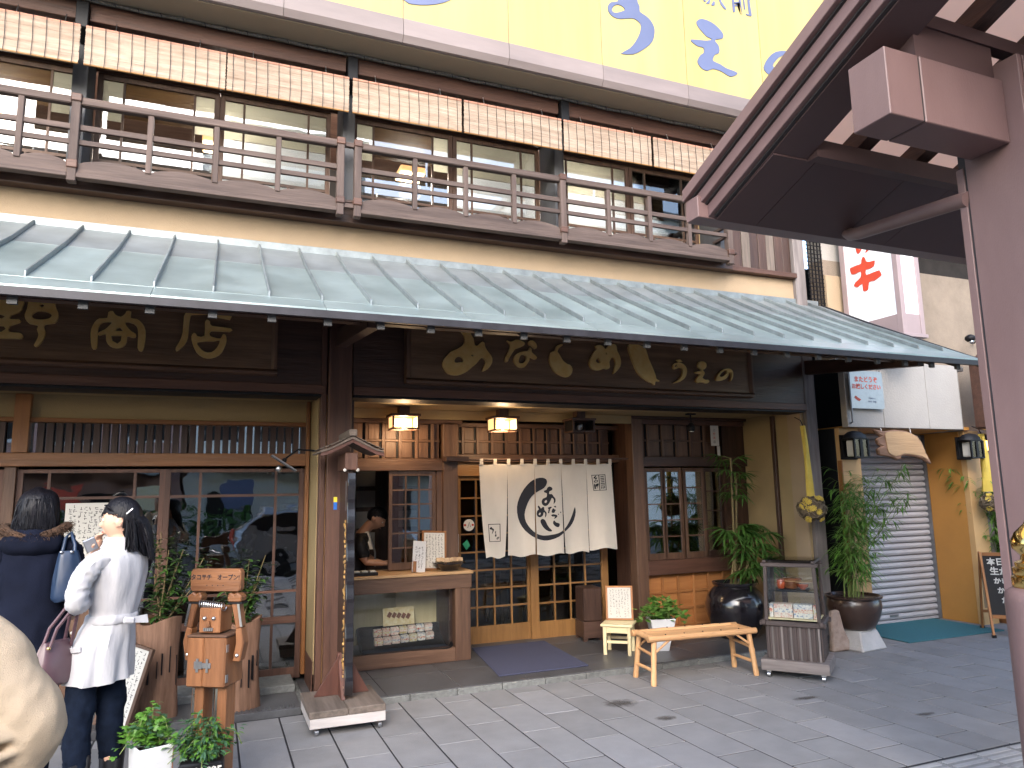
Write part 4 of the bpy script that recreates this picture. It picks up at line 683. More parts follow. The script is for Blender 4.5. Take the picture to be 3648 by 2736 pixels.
# ================================================================ NOREN
cp = lambda x, z: .016*math.sin(x*9.0+.6)*(1.95-z)+.010*math.sin(x*23+z*2.2)*(1.95-z)
def nor_y(x, z): return 7.0+cp(x, z)
nor = thing('door_curtain', 'off-white split linen door curtain with black brush circle and writing', 'curtain', (3.26, 7.0, .97), local=False)
edges_t = [2.492, 2.80, 3.108, 3.418, 3.722, 4.03]; bot = [(2.545,2.765,.970), (2.792,3.096,.972), (3.106,3.428,.970), (3.440,3.728,.978), (3.730,4.072,1.002)]
def xmap(i, u, z):
    t = min(1, max(0, (1.905-z)/.93)); s = t*t if i < 1 else t
    a = edges_t[i]+(bot[i][0]-edges_t[i])*s; b = edges_t[i+1]+(bot[i][1]-edges_t[i+1])*s; return a+(b-a)*u
for i in range(5):
    q = MB(); nx, nz = 14, 30; vs = []
    for j in range(nz+1):
        for k in range(nx+1):
            zb = bot[i][2]+.012*math.sin(k*.5+i); z = 1.905-(1.905-zb)*j/nz; u = k/nx; x = xmap(i, u, z); gap = .003*min(1, j/8) if i != 4 or True else 0
            x += gap*(1-2*u); z += -.006*math.sin(math.pi*u*2)*(j == 0)
            vs.append((x, nor_y(x, z), z))
    w = nx+1; n = len(vs); vs += [(a, b+.0015, c) for a, b, c in vs]
    fs = [(j*w+k, j*w+k+1, (j+1)*w+k+1, (j+1)*w+k) for j in range(nz) for k in range(nx)]; fs += [tuple(a+n for a in f[::-1]) for f in fs]
    rim = [k for k in range(w)]+[j*w+nx for j in range(1, nz+1)]+[nz*w+k for k in range(nx-1, -1, -1)]+[j*w for j in range(nz-1, 0, -1)]
    fs += [(rim[a], rim[a-1], rim[a-1]+n, rim[a]+n) for a in range(len(rim))]
    pn = obj('cloth_panel', MB().add(vs, fs), MT['cloth'], nor, smooth=True, fix=True)
    # the print of this panel, cut at its slits
    for key in ('n_arc', 'n_txt'):
        o_ = outline_mesh('p', LET[key], 'y', 7.0, .0004); bm = bmesh.new(); vv = [bm.verts.new(v) for v in o_.v]; 
        for f in o_.f:
            try: bm.faces.new([vv[a] for a in f])
            except Exception: pass
        for side, nrm in ((0, -1), (1, 1)):
            xa, xb = xmap(i, side, 1.9), xmap(i, side, .98); xa += (.006 if side == 0 else -.006)*(0 < i+side < 5); xb += (.006 if side == 0 else -.006)*(0 < i+side < 5)
            no = Vector((1.9-.98, 0, xb-xa))*nrm; no = Vector((no.x, 0, no.z))
            bmesh.ops.bisect_plane(bm, geom=bm.verts[:]+bm.edges[:]+bm.faces[:], plane_co=(xa, 7, 1.9), plane_no=no, clear_outer=True)
        if len(bm.faces) > 2:
            bmesh.ops.subdivide_edges(bm, edges=[e for e in bm.edges if e.calc_length() > .05], cuts=2, use_grid_fill=False)
            bm.verts.index_update(); q = MB().add([(v.co.x, nor_y(v.co.x, v.co.z)-.0035-(7.0-v.co.y), v.co.z) for v in bm.verts], [tuple(v.index for v in f.verts) for f in bm.faces])
            if key == 'n_txt': obj('ink_print', q, MT['ink'], pn, fix=False, stuff=True); bm.free(); continue
            par = list(range(len(q.v)))
            def find(a):
                while par[a] != a: par[a] = par[par[a]]; a = par[a]
                return a
            ky_ = {}
            for a, v in enumerate(q.v):
                kk_ = (round(v[0],4), round(v[2],4))
                if kk_ in ky_: par[find(a)] = find(ky_[kk_])
                else: ky_[kk_] = a
            for f in q.f:
                for a in f[1:]: par[find(a)] = find(f[0])
            for root_ in {find(f[0]) for f in q.f}:
                ids = [a for a in range(len(q.v)) if find(a) == root_]; mp2 = {a: b2 for b2, a in enumerate(ids)}
                obj('ink_print', MB().add([q.v[a] for a in ids], [tuple(mp2[a] for a in f) for f in q.f if find(f[0]) == root_]), MT['ink'], pn, fix=False)
        bm.free()
for k in range(11):
    x = 2.515+.1497*k; obj('loop', MB().prism([(x-.019,1.90),(x-.017,1.962),(x+.017,1.962),(x+.019,1.90)], 'y', 6.993+cp(x,1.9), 7.000+cp(x,1.9)), MT['cloth'], nor)
tag(obj('curtain_rod', MB().tube([(2.15,7.005,1.955),(3.2,7.005,1.952),(4.25,7.005,1.966)], .011, 8), wood('dark','x'), smooth=True), 'thin dark rod carrying the linen door curtain', 'rod')
tag(obj('rod_bracket', MB().box(2.13, 2.37, 6.955, 7.115, 1.935, 1.985), wood('dark','x'), bevel=.004), 'dark wooden bracket arm beside the curtain rod', 'bracket')

# ================================================================ CEILING LANTERNS
def lantern(x, lit, label):
    t = thing('ceiling_lantern', label, 'lantern', (x, 6.9, 2.235), 0, 'square lanterns over the entrance')
    fr = MB()
    for sx in (-1,1):
        for sy in (-1,1): fr.box(sx*.122-.008, sx*.122+.008, sy*.10-.008, sy*.10+.008, 0, .125)
    for sy in (-1,1): fr.box(-.114, .114, sy*.10-.008, sy*.10+.008, 0, .016)
    for sx in (-1,1): fr.box(sx*.122-.008, sx*.122+.008, -.092, .092, 0, .016)
    obj('frame', fr, wood('dark','x'), t)
    obj('lid', MB().box(-.145, .145, -.12, .12, .1255, .15), wood('dark','x'), t, bevel=.003)
    obj('stem', MB().box(-.05, .05, -.05, .05, .1505, .226), wood('dark','z'), t)
    g_ = MT['lampglass'] if lit else MT['black']
    for sx in (-1,1): obj('side_pane', MB().box(sx*.122-.002, sx*.122+.002, -.09, .09, .018, .124), g_, t)
    obj('back_pane', MB().box(-.112, .112, .098, .101, .018, .124), g_, t)
    obj('bulb', MB().sphere((0,0,.07), .042), MT['bulb'] if lit else MT['greymetal'], t, smooth=True)
    if lit:
        pl_ = bpy.data.lights.new('lantern_bulb', 'POINT'); pl_.energy = 2.6; pl_.color = (1,.68,.38); pl_.shadow_soft_size = .05
        po = bpy.data.objects.new('lantern_bulb', pl_); COL.objects.link(po); po.parent = t; po.location = (0,-.02,-.045)
    return t
lantern(1.68, True, 'lit square lantern on the recess ceiling above the serving hatch')
lantern(2.715, True, 'lit square lantern on the recess ceiling above the curtain')
lantern(3.60, False, 'unlit dark square lantern right of the two glowing ones')
t = thing('spotlight', 'small black spotlight hanging over the right bay window', 'lamp', (4.93, 6.75, 2.26))
obj('head', MB().lathe([(.028,0),(.04,.01),(.042,.05),(.025,.09),(.01,.10)], (0,0,0), 14), MT['black'], t, smooth=True); obj('lens', MB().lathe([(.024,-.004),(.024,0)], (0,0,0), 12), MT['steel'], t)
obj('stem', MB().tube([(0,0,.10),(0,0,.20)], .008, 8), MT['black'], t); obj('base', MB().box(-.05,.05,-.03,.03,.185,.2), MT['black'], t)

# ================================================================ MAUVE CANOPY on the right
s = 1.167
CX, EY, EZ, SL = 2.567, 3.478, 3.407, .40            # verge line, eave edge, height there, slope
RY = .9; ZC = lambda y: EZ+(EY-y)*SL if y > RY else EZ+(EY-RY)*SL-(RY-y)*SL
cn = thing('street_canopy', 'mauve metal sidewalk canopy with stepped verge, square beam end and ribbed column', 'canopy', (3.6, 2.1, 0), local=False)
X1 = 8.5
def gable(x0, x1, top, thick, y0=EY, y1=-1.7):
    return MB().prism([(y0, ZC(y0)+top), (RY, ZC(RY)+top), (y1, ZC(y1)+top), (y1, ZC(y1)+top-thick), (RY, ZC(RY)+top-thick), (y0, ZC(y0)+top-thick)], 'x', x0, x1)
obj('roof_sheet', gable(CX+.30, X1, -.005, .012), MT['poly'], cn)
for i in range(3):
    z = -.085*i
    obj('verge_layer', gable(CX+.045*i, CX+.045*i+.30, z, .075, EY-.055*i), MT['canopy'], cn, bevel=.003)
    obj('verge_groove', gable(CX+.045*i+.03, CX+.34, z-.075, .010, EY-.055*i-.03), MT['seal'], cn)
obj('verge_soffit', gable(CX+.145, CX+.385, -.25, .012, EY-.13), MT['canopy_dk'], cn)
SO = lambda y: ZC(y)-.262
for (a, b_) in ((CX+.15, CX+.438), (CX+.442, CX+1.12), (CX+1.124, CX+1.50), (CX+1.504, CX+2.4), (CX+2.404, CX+3.3), (CX+3.304, CX+4.2), (CX+4.204, X1)):
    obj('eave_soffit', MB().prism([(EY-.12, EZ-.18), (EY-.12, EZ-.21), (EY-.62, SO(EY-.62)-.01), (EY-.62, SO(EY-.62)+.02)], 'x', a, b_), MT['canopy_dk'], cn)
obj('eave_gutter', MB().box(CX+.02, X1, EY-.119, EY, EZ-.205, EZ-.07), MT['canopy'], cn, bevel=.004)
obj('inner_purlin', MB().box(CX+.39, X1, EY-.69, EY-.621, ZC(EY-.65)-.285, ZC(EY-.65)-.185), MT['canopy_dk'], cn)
for k in range(12):
    x = 3.385+.465*k
    if x < X1: obj('rafter', MB().prism([(EY-.45, ZC(EY-.45)-.02), (RY, ZC(RY)-.02), (RY, ZC(RY)-.13), (EY-.45, ZC(EY-.45)-.13)], 'x', x-.05, x+.05), wood('dark','y'), cn)
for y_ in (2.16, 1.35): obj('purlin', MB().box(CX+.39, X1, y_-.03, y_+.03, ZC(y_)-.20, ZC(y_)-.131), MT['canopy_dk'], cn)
# beam with its square end, and the column
BY0, BY1, BZ0, BZ1 = 1.8*s, 1.972*s, 1.6+1.386*s, 1.6+1.662*s
bx0, cx0 = 2.29*s, 2.965*s
jx = bx0+.215
obj('beam', MB().box(bx0, jx-.006, BY0, BY1, BZ0, BZ1), MT['canopy'], cn, bevel=.004)
obj('beam', MB().box(jx+.006, cx0-.005, BY0, BY1, BZ0, BZ1), MT['canopy'], cn, bevel=.004)
obj('beam_joint', MB().box(jx-.006, jx+.006, BY0+.006, BY1-.006, BZ0+.006, BZ1-.006), MT['seal'], cn)
obj('tie_plate', MB().box(bx0+.25, cx0, BY0+.04, BY1-.04, BZ1, ZC(BY0)-.2), MT['canopy_dk'], cn)
cy0, cy1 = 1.735*s, 2.045*s
col_ = [('column_panel', cx0, cx0+.02, cy0+.035, cy1-.05), ('column_edge', cx0, cx0+.02, cy1-.038, cy1)]
obj('column_panel', MB().box(cx0, cx0+.03, cy0+.0, cy1-.052, 0, BZ1+.10), MT['canopy'], cn, bevel=.003)
obj('column_edge', MB().box(cx0, cx0+.04, cy1-.040, cy1, 0, BZ0-.02), MT['canopy'], cn, bevel=.003)
obj('column_core', MB().box(cx0+.008, cx0+.30, cy0+.012, cy1-.012, 0, BZ1+.08), MT['seal'], cn)
obj('column_panel', MB().box(cx0+.042, cx0+.27, cy0-.0, cy0+.011, 0, BZ1+.10), MT['canopy'], cn, bevel=.003)
obj('column_edge', MB().box(cx0+.282, cx0+.32, cy0-.0, cy1, 0, BZ1+.10), MT['canopy'], cn, bevel=.003)
obj('downpipe', MB().tube([(3.69,3.33,3.30), (3.70,3.31,3.235), (3.69,3.27,3.195), (3.665,3.18,3.172), (3.48,2.42,3.045), (3.465,2.34,3.03)], .040, 14), MT['canopy'], cn, smooth=True)
obj('pipe_collar', MB().tube([(3.69,3.335,3.31), (3.69,3.328,3.27)], .055, 14), MT['seal'], cn, smooth=True)
for yy in (-1.3,): obj('rear_column', MB().box(cx0, cx0+.3, yy-.15, yy+.15, 0, ZC(yy)-.2), MT['canopy'], cn, bevel=.005)
# post with a brass finial at the right edge
t = thing('bollard', 'mauve round post with polished brass finial at the right picture edge', 'bollard', (3.66*.70+.135, 1.75, 0))
t.location = (2.728, 1.75, 0)
obj('post', MB().lathe([(.125,0),(.125,.05),(.112,.06),(.112,.95),(.112,1.19),(.108,1.222),(.085,1.238)], (0,0,0), 28), MT['canopy'], t, smooth=True)
obj('finial', MB().lathe([(.080,1.237),(.084,1.245),(.084,1.275),(.074,1.28),(.078,1.288),(.078,1.306),(.068,1.312),(.070,1.325),(.050,1.335),(.048,1.35),(.072,1.375),(.074,1.40),(.06,1.43),(.03,1.46),(.008,1.50)], (0,0,0), 28), MT['brass'], t, smooth=True)

# ================================================================ NEIGHBOURING SHOP on the right
N = thing('neighbour_shop', 'closed shop with ochre pillars, pale tiled band and grey roller shutter', 'shop', (7.3, 6.1, 0), local=False)
def nx_(name, m, *a, bevel=.003, parent=None): return obj(name, MB().box(*a), m, parent or N, bevel=bevel)
for a, b_ in ((6.36,6.905),(6.91,7.615),(7.62,8.17)): nx_('band_panel', MT['whitewall'], a, b_, 5.90, 5.98, 2.26, 3.02)
obj('band_end', MB().prism([(8.175,5.90),(8.175,6.3),(8.55,6.3),(8.40,6.06)], 'z', 2.26, 3.02), MT['whitewall'], N)
nx_('band_top', MT['greymetal'], 6.34, 8.40, 5.98, 6.30, 2.98, 3.03)
nx_('upper_wall', MT['greystucco'], 6.60, 8.20, 6.30, 6.5, 3.0305, 4.30, bevel=0)
nx_('upper_wall', MT['greystucco'], 8.206, 12.0, 6.30, 6.5, 2.26, 4.30, bevel=0)
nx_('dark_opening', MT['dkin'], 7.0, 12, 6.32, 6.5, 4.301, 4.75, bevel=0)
nx_('awning_slat', MT['canopy_dk'], 7.0, 12, 6.05, 6.31, 4.76, 4.82)
nx_('top_wall', MT['whitewall'], 6.6, 7.0, 6.31, 6.5, 4.301, 4.829, bevel=0)
nx_('top_wall', MT['whitewall'], 6.6, 12, 6.31, 6.5, 4.83, 8, bevel=0)
nx_('cream_panel', MT['stucco'], 6.60, 6.92, 6.26, 6.2995, 3.0305, 4.10, bevel=.003)
nx_('pillar_front', MT['ochre_lt'], 6.36, 6.645, 6.03, 6.10, 0, 2.259)
nx_('pillar_side', MT['black'], 6.345, 6.359, 6.09, 6.60, 0, 2.259)  # black strip painting the dark of the gap; no pillar face here
nx_('pillar_trim', wood('orange','z'), 6.33, 6.3445, 6.00, 6.06, .0, 1.9)
nx_('reveal_side', MT['ochre'], 6.60, 6.645, 6.101, 6.62, 0, 2.259)
nx_('pillar_front', MT['ochre_lt'], 8.345, 8.60, 6.03, 6.10, 0, 2.259); 
nx_('pillar_side', MT['ochre'], 8.345, 8.39, 6.1005, 6.62, 0, 2.259)
nx_('side_post', MT['pink'], 8.605, 8.74, 6.06, 6.25, 0, 2.259)
nx_('reveal_ceiling', MT['ochre'], 6.60, 8.39, 5.985, 6.7, 2.2605, 2.30)
sh = nx_('roller_shutter', MT['greymetal'], 6.65, 8.34, 6.645, 6.66, 0, 2.25)
slm = None
for k in range(30):
    z = .03+.0745*k
    if slm is None: 
        slm = obj('shutter_slat', MB().prism([(6.642,z),(6.612,z+.012),(6.604,z+.035),(6.612,z+.062),(6.642,z+.070)], 'x', 6.655, 8.335), MT['shutter'], sh, smooth=False)
    else: inst('shutter_slat', slm, (7.495, ORG[slm.name].y, z), sh)
nx_('shutter_foot', MT['shutter'], 6.655, 8.335, 6.605, 6.643, 0, .029)
obj('shutter_guide', MB().box(8.3355, 8.345, 6.56, 6.66, 0, 2.25), MT['greymetal'], N); obj('shutter_lock', MB().box(7.52, 7.66, 6.597, 6.604, .07, .095), MT['greymetal'], N, bevel=.002)
nx_('inner_wall', MT['black'], 6.36, 12, 6.9, 7.0, 0, 4.4, bevel=0)
# wooden lattice front beyond the pillar
wf = nx_('lattice_front', wood('orange','x'), 8.745, 11.5, 6.28, 6.30, 1.98, 2.10)
for i in range(16): obj('bar', MB().box(8.80+.17*i, 8.825+.17*i, 6.26, 6.29, .3, 1.98), wood('mid','z'), wf)
for z in (.3,.75,1.15,1.6): obj('bar', MB().box(8.75, 11.5, 6.262, 6.288, z, z+.03), wood('orange','x'), wf)
obj('pane', MB().box(8.75, 11.5, 6.30, 6.304, .3, 1.979), MT['glass_win'], wf)
nx_('low_wall', wood('mid','x'), 8.75, 11.5, 6.25, 6.35, 0, .299)
t = thing('lattice_screen', 'black metal lattice screen in the gap between the two shops', 'screen', (6.27, 6.5, 0), local=False)
for i in range(4): obj('upright', MB().box(6.20+.045*i, 6.212+.045*i, 6.49, 6.502, 0, 5.4), MT['black'], t)
lb = MB()
for i in range(108): lb.box(6.19, 6.35, 6.488, 6.504, .03+.05*i, .04+.05*i)
obj('lattice_bars', lb, MT['black'], t, stuff=True)
lb = MB()
for i in range(42): 
    z = 3.6+.05*i
    lb.box(6.36, 6.60, 6.286, 6.298, z, z+.008)
for i in range(5): lb.box(6.38+.05*i, 6.388+.05*i, 6.284, 6.2855+.014, 3.6, 5.7)
obj('upper_lattice', lb, MT['black'], t, stuff=True)
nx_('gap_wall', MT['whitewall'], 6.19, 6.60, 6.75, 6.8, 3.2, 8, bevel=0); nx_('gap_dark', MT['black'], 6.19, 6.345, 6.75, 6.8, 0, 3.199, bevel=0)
t = thing('drain_pipe', 'thin grey drainpipe running down the gap beside the corner post', 'pipe', (6.25, 6.42, 1.3), local=False)
obj('pipe', MB().tube([(6.255,6.42,1.85),(6.25,6.42,3.4),(6.245,6.42,5.4)], .014, 8), MT['greymetal'], t, smooth=True); obj('clip', MB().box(6.235,6.27,6.42,6.49,2.6,2.62), MT['greymetal'], t); obj('clip', MB().box(6.235,6.27,6.42,6.49,4.0,4.02), MT['greymetal'], t)
obj('meter_box', MB().box(6.20, 6.30, 6.36, 6.41, 1.75, 2.02), MT['greymetal'], t, bevel=.004, label='grey box low on the pipe')
# projecting light box sign
L = thing('light_box_sign', 'tall white projecting light box with red brush characters in a pale mauve frame', 'sign', (6.95, 5.8, 3.22), local=False)
y0, y1, z0, z1 = 5.46, 6.20, 3.22, 6.6
obj('white_face', MB().box(6.795, 6.81, y0+.05, y1-.06, 3.46, z1), MT['lightbox'] if 'lightbox' in MT else MT.setdefault('lightbox', mat('lightbox_acrylic', (.86,.86,.90), .3, .02, 3)), L)
obj('white_face', MB().box(6.85, 7.06, y0-.002, y0+.01, 3.46, z1), MT['lightbox'], L)
obj('body', MB().box(6.811, 7.09, y0+.011, y1, 3.30, z1), MT['whitewall'], L)
obj('corner_bar', MB().box(6.785, 6.849, y0-.015, y0+.0495, 3.24, z1), MT['pink'], L, bevel=.003)
obj('corner_bar', MB().box(7.061, 7.12, y0-.015, y0+.04, 3.24, z1), MT['pink'], L, bevel=.003)
obj('corner_bar', MB().box(6.785, 6.84, y1-.0595, y1+.01, 3.24, z1), MT['pink'], L, bevel=.003)
obj('bottom_rail', MB().box(6.788, 6.8105, y0+.05, y1-.06, 3.24, 3.4595), MT['pink'], L, bevel=.002)
obj('bottom_rail', MB().box(6.8495, 7.0605, y0-.008, y0+.0105, 3.24, 3.4595), MT['pink'], L, bevel=.002)
obj('base_plate', MB().box(6.77, 7.14, y0-.03, y1, 3.20, 3.239), MT['pink'], L, bevel=.003)
obj('neck', MB().box(6.86, 7.06, y0+.04, y1, 3.05, 3.199), MT['whitewall'], L)
for k in ('l_ki','l_no','l_top'): letter('red_letter', k, MT['red'], L, ax='x', at=6.790, th=.006)
# small metal sign below it
t = thing('metal_plate_sign', 'hanging grey metal plate with red hand-written lines on the pale tiled band', 'sign', (6.5, 5.86, 2.5), local=False)
PT = [(6.275,2.455),(6.755,2.530),(6.775,2.58),(6.775,2.90),(6.755,2.935),(6.25,2.80),(6.245,2.48)]
PT = [(6.40,2.46),(6.86,2.46),(6.88,2.48),(6.88,2.86),(6.86,2.88),(6.40,2.88),(6.38,2.86),(6.38,2.48)]
obj('plate', MB().prism(PT, 'y', 5.855, 5.862), MT['greymetal'], t)
for body, z, sz in (('またどうぞ', 2.78, .070), ('お越しください', 2.70, .062)): obj('red_lettering', text_on(body, sz, (6.63,5.8535,z), bold=.002), MT['red'], t, fix=False)
obj('blue_lettering', text_on("Have a\n nice trip.", .036, (6.70,5.8535,2.56)), MT['navy'], t, fix=False)
obj('red_motif', MB().prism([(6.44,2.58),(6.47,2.555),(6.51,2.54),(6.535,2.56),(6.50,2.575),(6.46,2.60)], 'y', 5.8525, 5.8545), MT['red'], t)
for x in (6.42, 6.84): obj('wire', MB().tube([(x,5.858,2.88),(x,5.88,3.0)], .003, 5), MT['ink'], t)
t = tag(obj('wall_conduit', MB().tube([(6.40,5.895,2.30),(6.39,5.86,2.31),(6.39,5.86,2.9),(6.40,5.895,2.92)], .010, 7), MT['greymetal'], smooth=True), 'slim grey conduit loop on the tiled band left of the metal plate', 'conduit')
def walllamp(x, label):
    t = thing('wall_lantern', label, 'lamp', (x, 5.93, 1.92), 0, 'black wall lanterns on the ochre pillars')
    q = MB()
    for sx in (-.10,.10):
        for sy in (-.08,.08): q.box(sx-.010, sx+.010, sy-.010, sy+.010, 0, .21)
    for z in (0,.20): q.box(-.09,.09,-.09,-.07,z,z+.016); q.box(-.09,.09,.07,.09,z,z+.016); q.box(-.11,-.09,-.07,.07,z,z+.016); q.box(.09,.11,-.07,.07,z,z+.016)
    q.box(-.02,.02,-.088,-.080,.016,.20)
    obj('cage', q, MT['black'], t); obj('hood', MB().lathe([(.145,.2165),(.13,.25),(.085,.285),(.02,.30)], (0,0,0), 16, sx=1, sy=.7), MT['black'], t, smooth=True)
    obj('back_plate', MB().box(-.12,.12,.0905,.10,-.01,.26), MT['black'], t)
    for a in (-.078,): obj('glass_pane', MB().box(-.09,.09,a-.001,a+.001,.016,.20), MT['glass'], t)
    obj('inner_shade', MB().box(-.07,.07,-.055,.06,.02,.195), MT['paper'], t, bevel=.01)
walllamp(6.47, 'black arched lantern on the left ochre pillar, left of the wooden plank sign')
walllamp(8.30, 'black arched lantern on the right ochre pillar, beside the hanging yellow decoration')
# driftwood sign
t = thing('plank_sign', 'rough-edged slab of varnished wood hanging over the roller shutter', 'sign', (7.1, 5.95, 1.85), local=False)
P = [(6.70,2.235),(6.86,2.215),(7.00,2.235),(7.18,2.225),(7.36,2.17),(7.42,2.10),(7.46,2.0),(7.545,1.855),(7.50,1.86),(7.42,1.905),(7.30,1.935),(7.16,1.945),(7.08,1.94),(7.06,1.905),(7.01,1.90),(6.92,1.93),(6.80,1.945),(6.74,1.955),(6.73,2.02),(6.80,2.05),(6.745,2.07),(6.73,2.13),(6.80,2.16),(6.74,2.19)]
obj('slab', MB().prism(P, 'y', 5.86, 5.91), wood('stump','x'), t, bevel=.012)
obj('varnished_face', outline_mesh('f', [[(6.86,2.20),(7.02,2.215),(7.2,2.205),(7.34,2.15),(7.41,2.06),(7.45,1.96),(7.48,1.90),(7.38,1.945),(7.24,1.96),(7.12,1.97),(6.98,1.94),(6.88,1.98),(6.86,2.06),(6.85,2.14)]], 'y', 5.857, .008), wood('tan','x'), t, fix=False)
for x in (6.85, 7.3): obj('hanger', MB().tube([(x,5.90,2.2),(x,5.92,2.30)], .006, 6), MT['steel'], t)
# framed wooden sign half hidden by the column
t = thing('gabled_wood_sign', 'gabled wooden shop sign with grey gourd emblem, half hidden by the mauve column', 'sign', (8.8, 5.8, 2.3), local=False)
obj('board', MB().prism([(8.36,2.30),(9.3,2.30),(9.3,3.0),(8.83,3.36),(8.36,3.02)], 'y', 5.77, 5.85), wood('tan','x'), t)
for a, b_ in (((8.34,2.28),(9.32,2.28)),((8.34,2.28),(8.34,3.05)),((8.32,3.02),(8.83,3.40)),((8.83,3.40),(9.34,3.02)),((9.32,2.28),(9.32,3.02))): obj('frame_bar', MB().bar((a[0],5.79,a[1]),(b_[0],5.79,b_[1]),.05,.12,(0,1,0)), wood('trim','x'), t, bevel=.003)
obj('emblem', outline_mesh('w', LET['w_u'], 'y', 5.757, .02), MT['greymetal'], t, fix=False)
t = thing('arm_lamp', 'small black arm lamp above the gabled wooden sign', 'lamp', (8.47, 5.9, 3.38))
obj('head', MB().sphere((0,0,0), .06, sc=(1,1,.8)), MT['black'], t, smooth=True); obj('bulb', MB().sphere((0,-.01,-.045), .03), MT['steel'], t, smooth=True); obj('arm', MB().tube([(.03,0,.01),(.25,.05,.04),(.6,.38,.05)], .009, 7), MT['black'], t, smooth=True)
t = thing('amber_lantern', 'small glowing amber box lantern beside the mauve column', 'lantern', (8.92, 6.15, 2.03))
obj('shade', MB().box(-.09,.09,-.06,.06,0,.12), MT['ambl'] if 'ambl' in MT else MT.setdefault('ambl', mat('amber_lit', (1,.6,.2), .5, .1, 5, emit=((1,.5,.12), 2.2))), t, bevel=.004)
for z in (-.015,.12): obj('frame', MB().box(-.10,.10,-.07,.07,z,z+.014), MT['black'], t)
for x in (-.033,.033): obj('slat', MB().box(x-.004,x+.004,-.066,-.0605,0,.12), wood('dark','z'), t)
# door mat
tag(obj('door_mat', MB().box(6.73, 8.20, 5.70, 6.58, .001, .011), MT['tealmat'], bevel=.004), 'wide teal door mat in front of the roller shutter', 'mat')
tag(obj('entrance_mat', MB().prism([(2.33,6.10),(3.20,6.10),(3.30,7.28),(2.49,7.28)], 'z', .0505, .064), MT['bluemat'], bevel=.004), 'dark blue-grey bristle mat before the lattice doors', 'mat')
# ================================================================ BAMBOO BENCH
bn = thing('bamboo_bench', 'low bamboo bench with slatted seat standing on the pavement before the entrance', 'bench', (3.965, 5.555, 0), R(-4.9))
def bamboo(name, a, b, r, parent, nodes=4, m=None):
    a = Vector(a); b = Vector(b); pts = []; rad = []
    n = nodes*6; L = (b-a).length
    for i in range(n+1):
        u = i/n; pts.append(a+(b-a)*u); ph = (u*nodes+.35) % 1; rad.append(r*(1+.13*math.exp(-((ph-.5)/.045)**2)-.03*math.exp(-((ph-.43)/.04)**2)))
    return obj(name, MB().tube(pts, rad, 12), m or wood('bamboo', 'x'), parent, smooth=True)
HZ = .372
bamboo('seat_rail', (-.53,-.15,HZ), (.53,-.15,HZ), .026, bn, 4); bamboo('seat_rail', (-.53,.15,HZ), (.53,.15,HZ), .026, bn, 4)
bamboo('end_rail', (-.485,-.15,HZ+.004), (-.485,.15,HZ+.004), .024, bn, 1); bamboo('end_rail', (.485,-.15,HZ+.004), (.485,.15,HZ+.004), .024, bn, 1)
for i in range(7): obj('seat_slat', MB().box(-.47, .47, -.122+.0355*i, -.090+.0355*i, HZ-.004, HZ+.008), wood('bamboo','x'), bn, bevel=.003)
for i in range(5): 
    for sy in (-.148,.148): obj('bolt', MB().sphere((-.36+.18*i, sy, HZ+.027), .007, 8, 5), MT['black'], bn)
for sx in (-1,1):
    for sy in (-1,1): bamboo('leg', (sx*.50, sy*.165, 0), (sx*.465, sy*.135, HZ-.015), .023, bn, 2, wood('bamboo','z'))
    bamboo('stretcher', (sx*.488, -.155, .115), (sx*.488, .155, .115), .014, bn, 1, wood('bamboo','y')); bamboo('stretcher', (sx*.478, -.15, .235), (sx*.478, .15, .255), .013, bn, 1, wood('bamboo','y'))
    for sy in (-1,1): bamboo('brace', (sx*.48, sy*.15, .25), (sx*.33, sy*.15, HZ-.02), .010, bn, 1)
# ================================================================ STOOL with framed board
sx_ = thing('stool', 'small cream-painted wooden stool holding a framed notice before the door', 'stool', (3.735, 6.462, .05), R(-40))
obj('seat', MB().box(-.155,.155,-.145,.145,.265,.287), wood('cream','x'), sx_, bevel=.004)
for a in (-1,1):
    for b_ in (-1,1): obj('leg', MB().box(a*.118-.016, a*.118+.016, b_*.115-.016, b_*.115+.016, 0, .2645), wood('cream','z'), sx_, bevel=.003)
    obj('apron', MB().box(-.10, .10, a*.115-.010, a*.115+.010, .205, .264), wood('cream','x'), sx_); obj('stretcher', MB().box(-.10, .10, a*.115-.008, a*.115+.008, .11, .135), wood('cream','x'), sx_)
    obj('stretcher', MB().box(a*.118-.008, a*.118+.008, -.097, .097, .15, .175), wood('cream','y'), sx_)
def scribble(x0, x1, z0, z1, y, cols, rng, size=.012, gap=1.4, tilt=0, head=0):
    """columns of small brush marks for a handwritten notice too small to read"""
    b = MB(); cw = (x1-x0)/cols
    for c in range(cols):
        x = x1-cw*(c+.5); z = z1-rng.uniform(0,.01)-(head if c else 0); zend = z0+rng.uniform(0, (z1-z0)*.35)*(c % 3 == 2)
        while z > zend+size:
            for k in range(rng.choice((2,3,3,4))):
                a = rng.uniform(-.5,.5)*size*.8; d = -rng.random()*size; L = rng.uniform(.3,.8)*size
                if rng.random() < .5: b.box(x+a-L/2, x+a+L/2, y-.0006, y, z+d-size*.07, z+d+size*.07)
                else: b.box(x+a-size*.07, x+a+size*.07, y-.0006, y, z+d-L/2, z+d+L/2)
            z -= size*gap
    return b
fb = thing('framed_notice', 'handwritten menu in a dark red-brown frame leaning on the cream stool', 'notice', (3.80, 6.545, .339), R(-38)); fb.rotation_euler = (R(-9), 0, R(-30))
for a in ((-.135,-.115,.018,.312),(.115,.135,.018,.312)): obj('frame_bar', MB().box(a[0],a[1],-.011,.011,a[2],a[3]), wood('latt','z'), fb, bevel=.003)
for a in ((-.135,.135,0,.0175),(-.135,.135,.3125,.330)): obj('frame_bar', MB().box(a[0],a[1],-.011,.011,a[2],a[3]), wood('latt','x'), fb, bevel=.003)
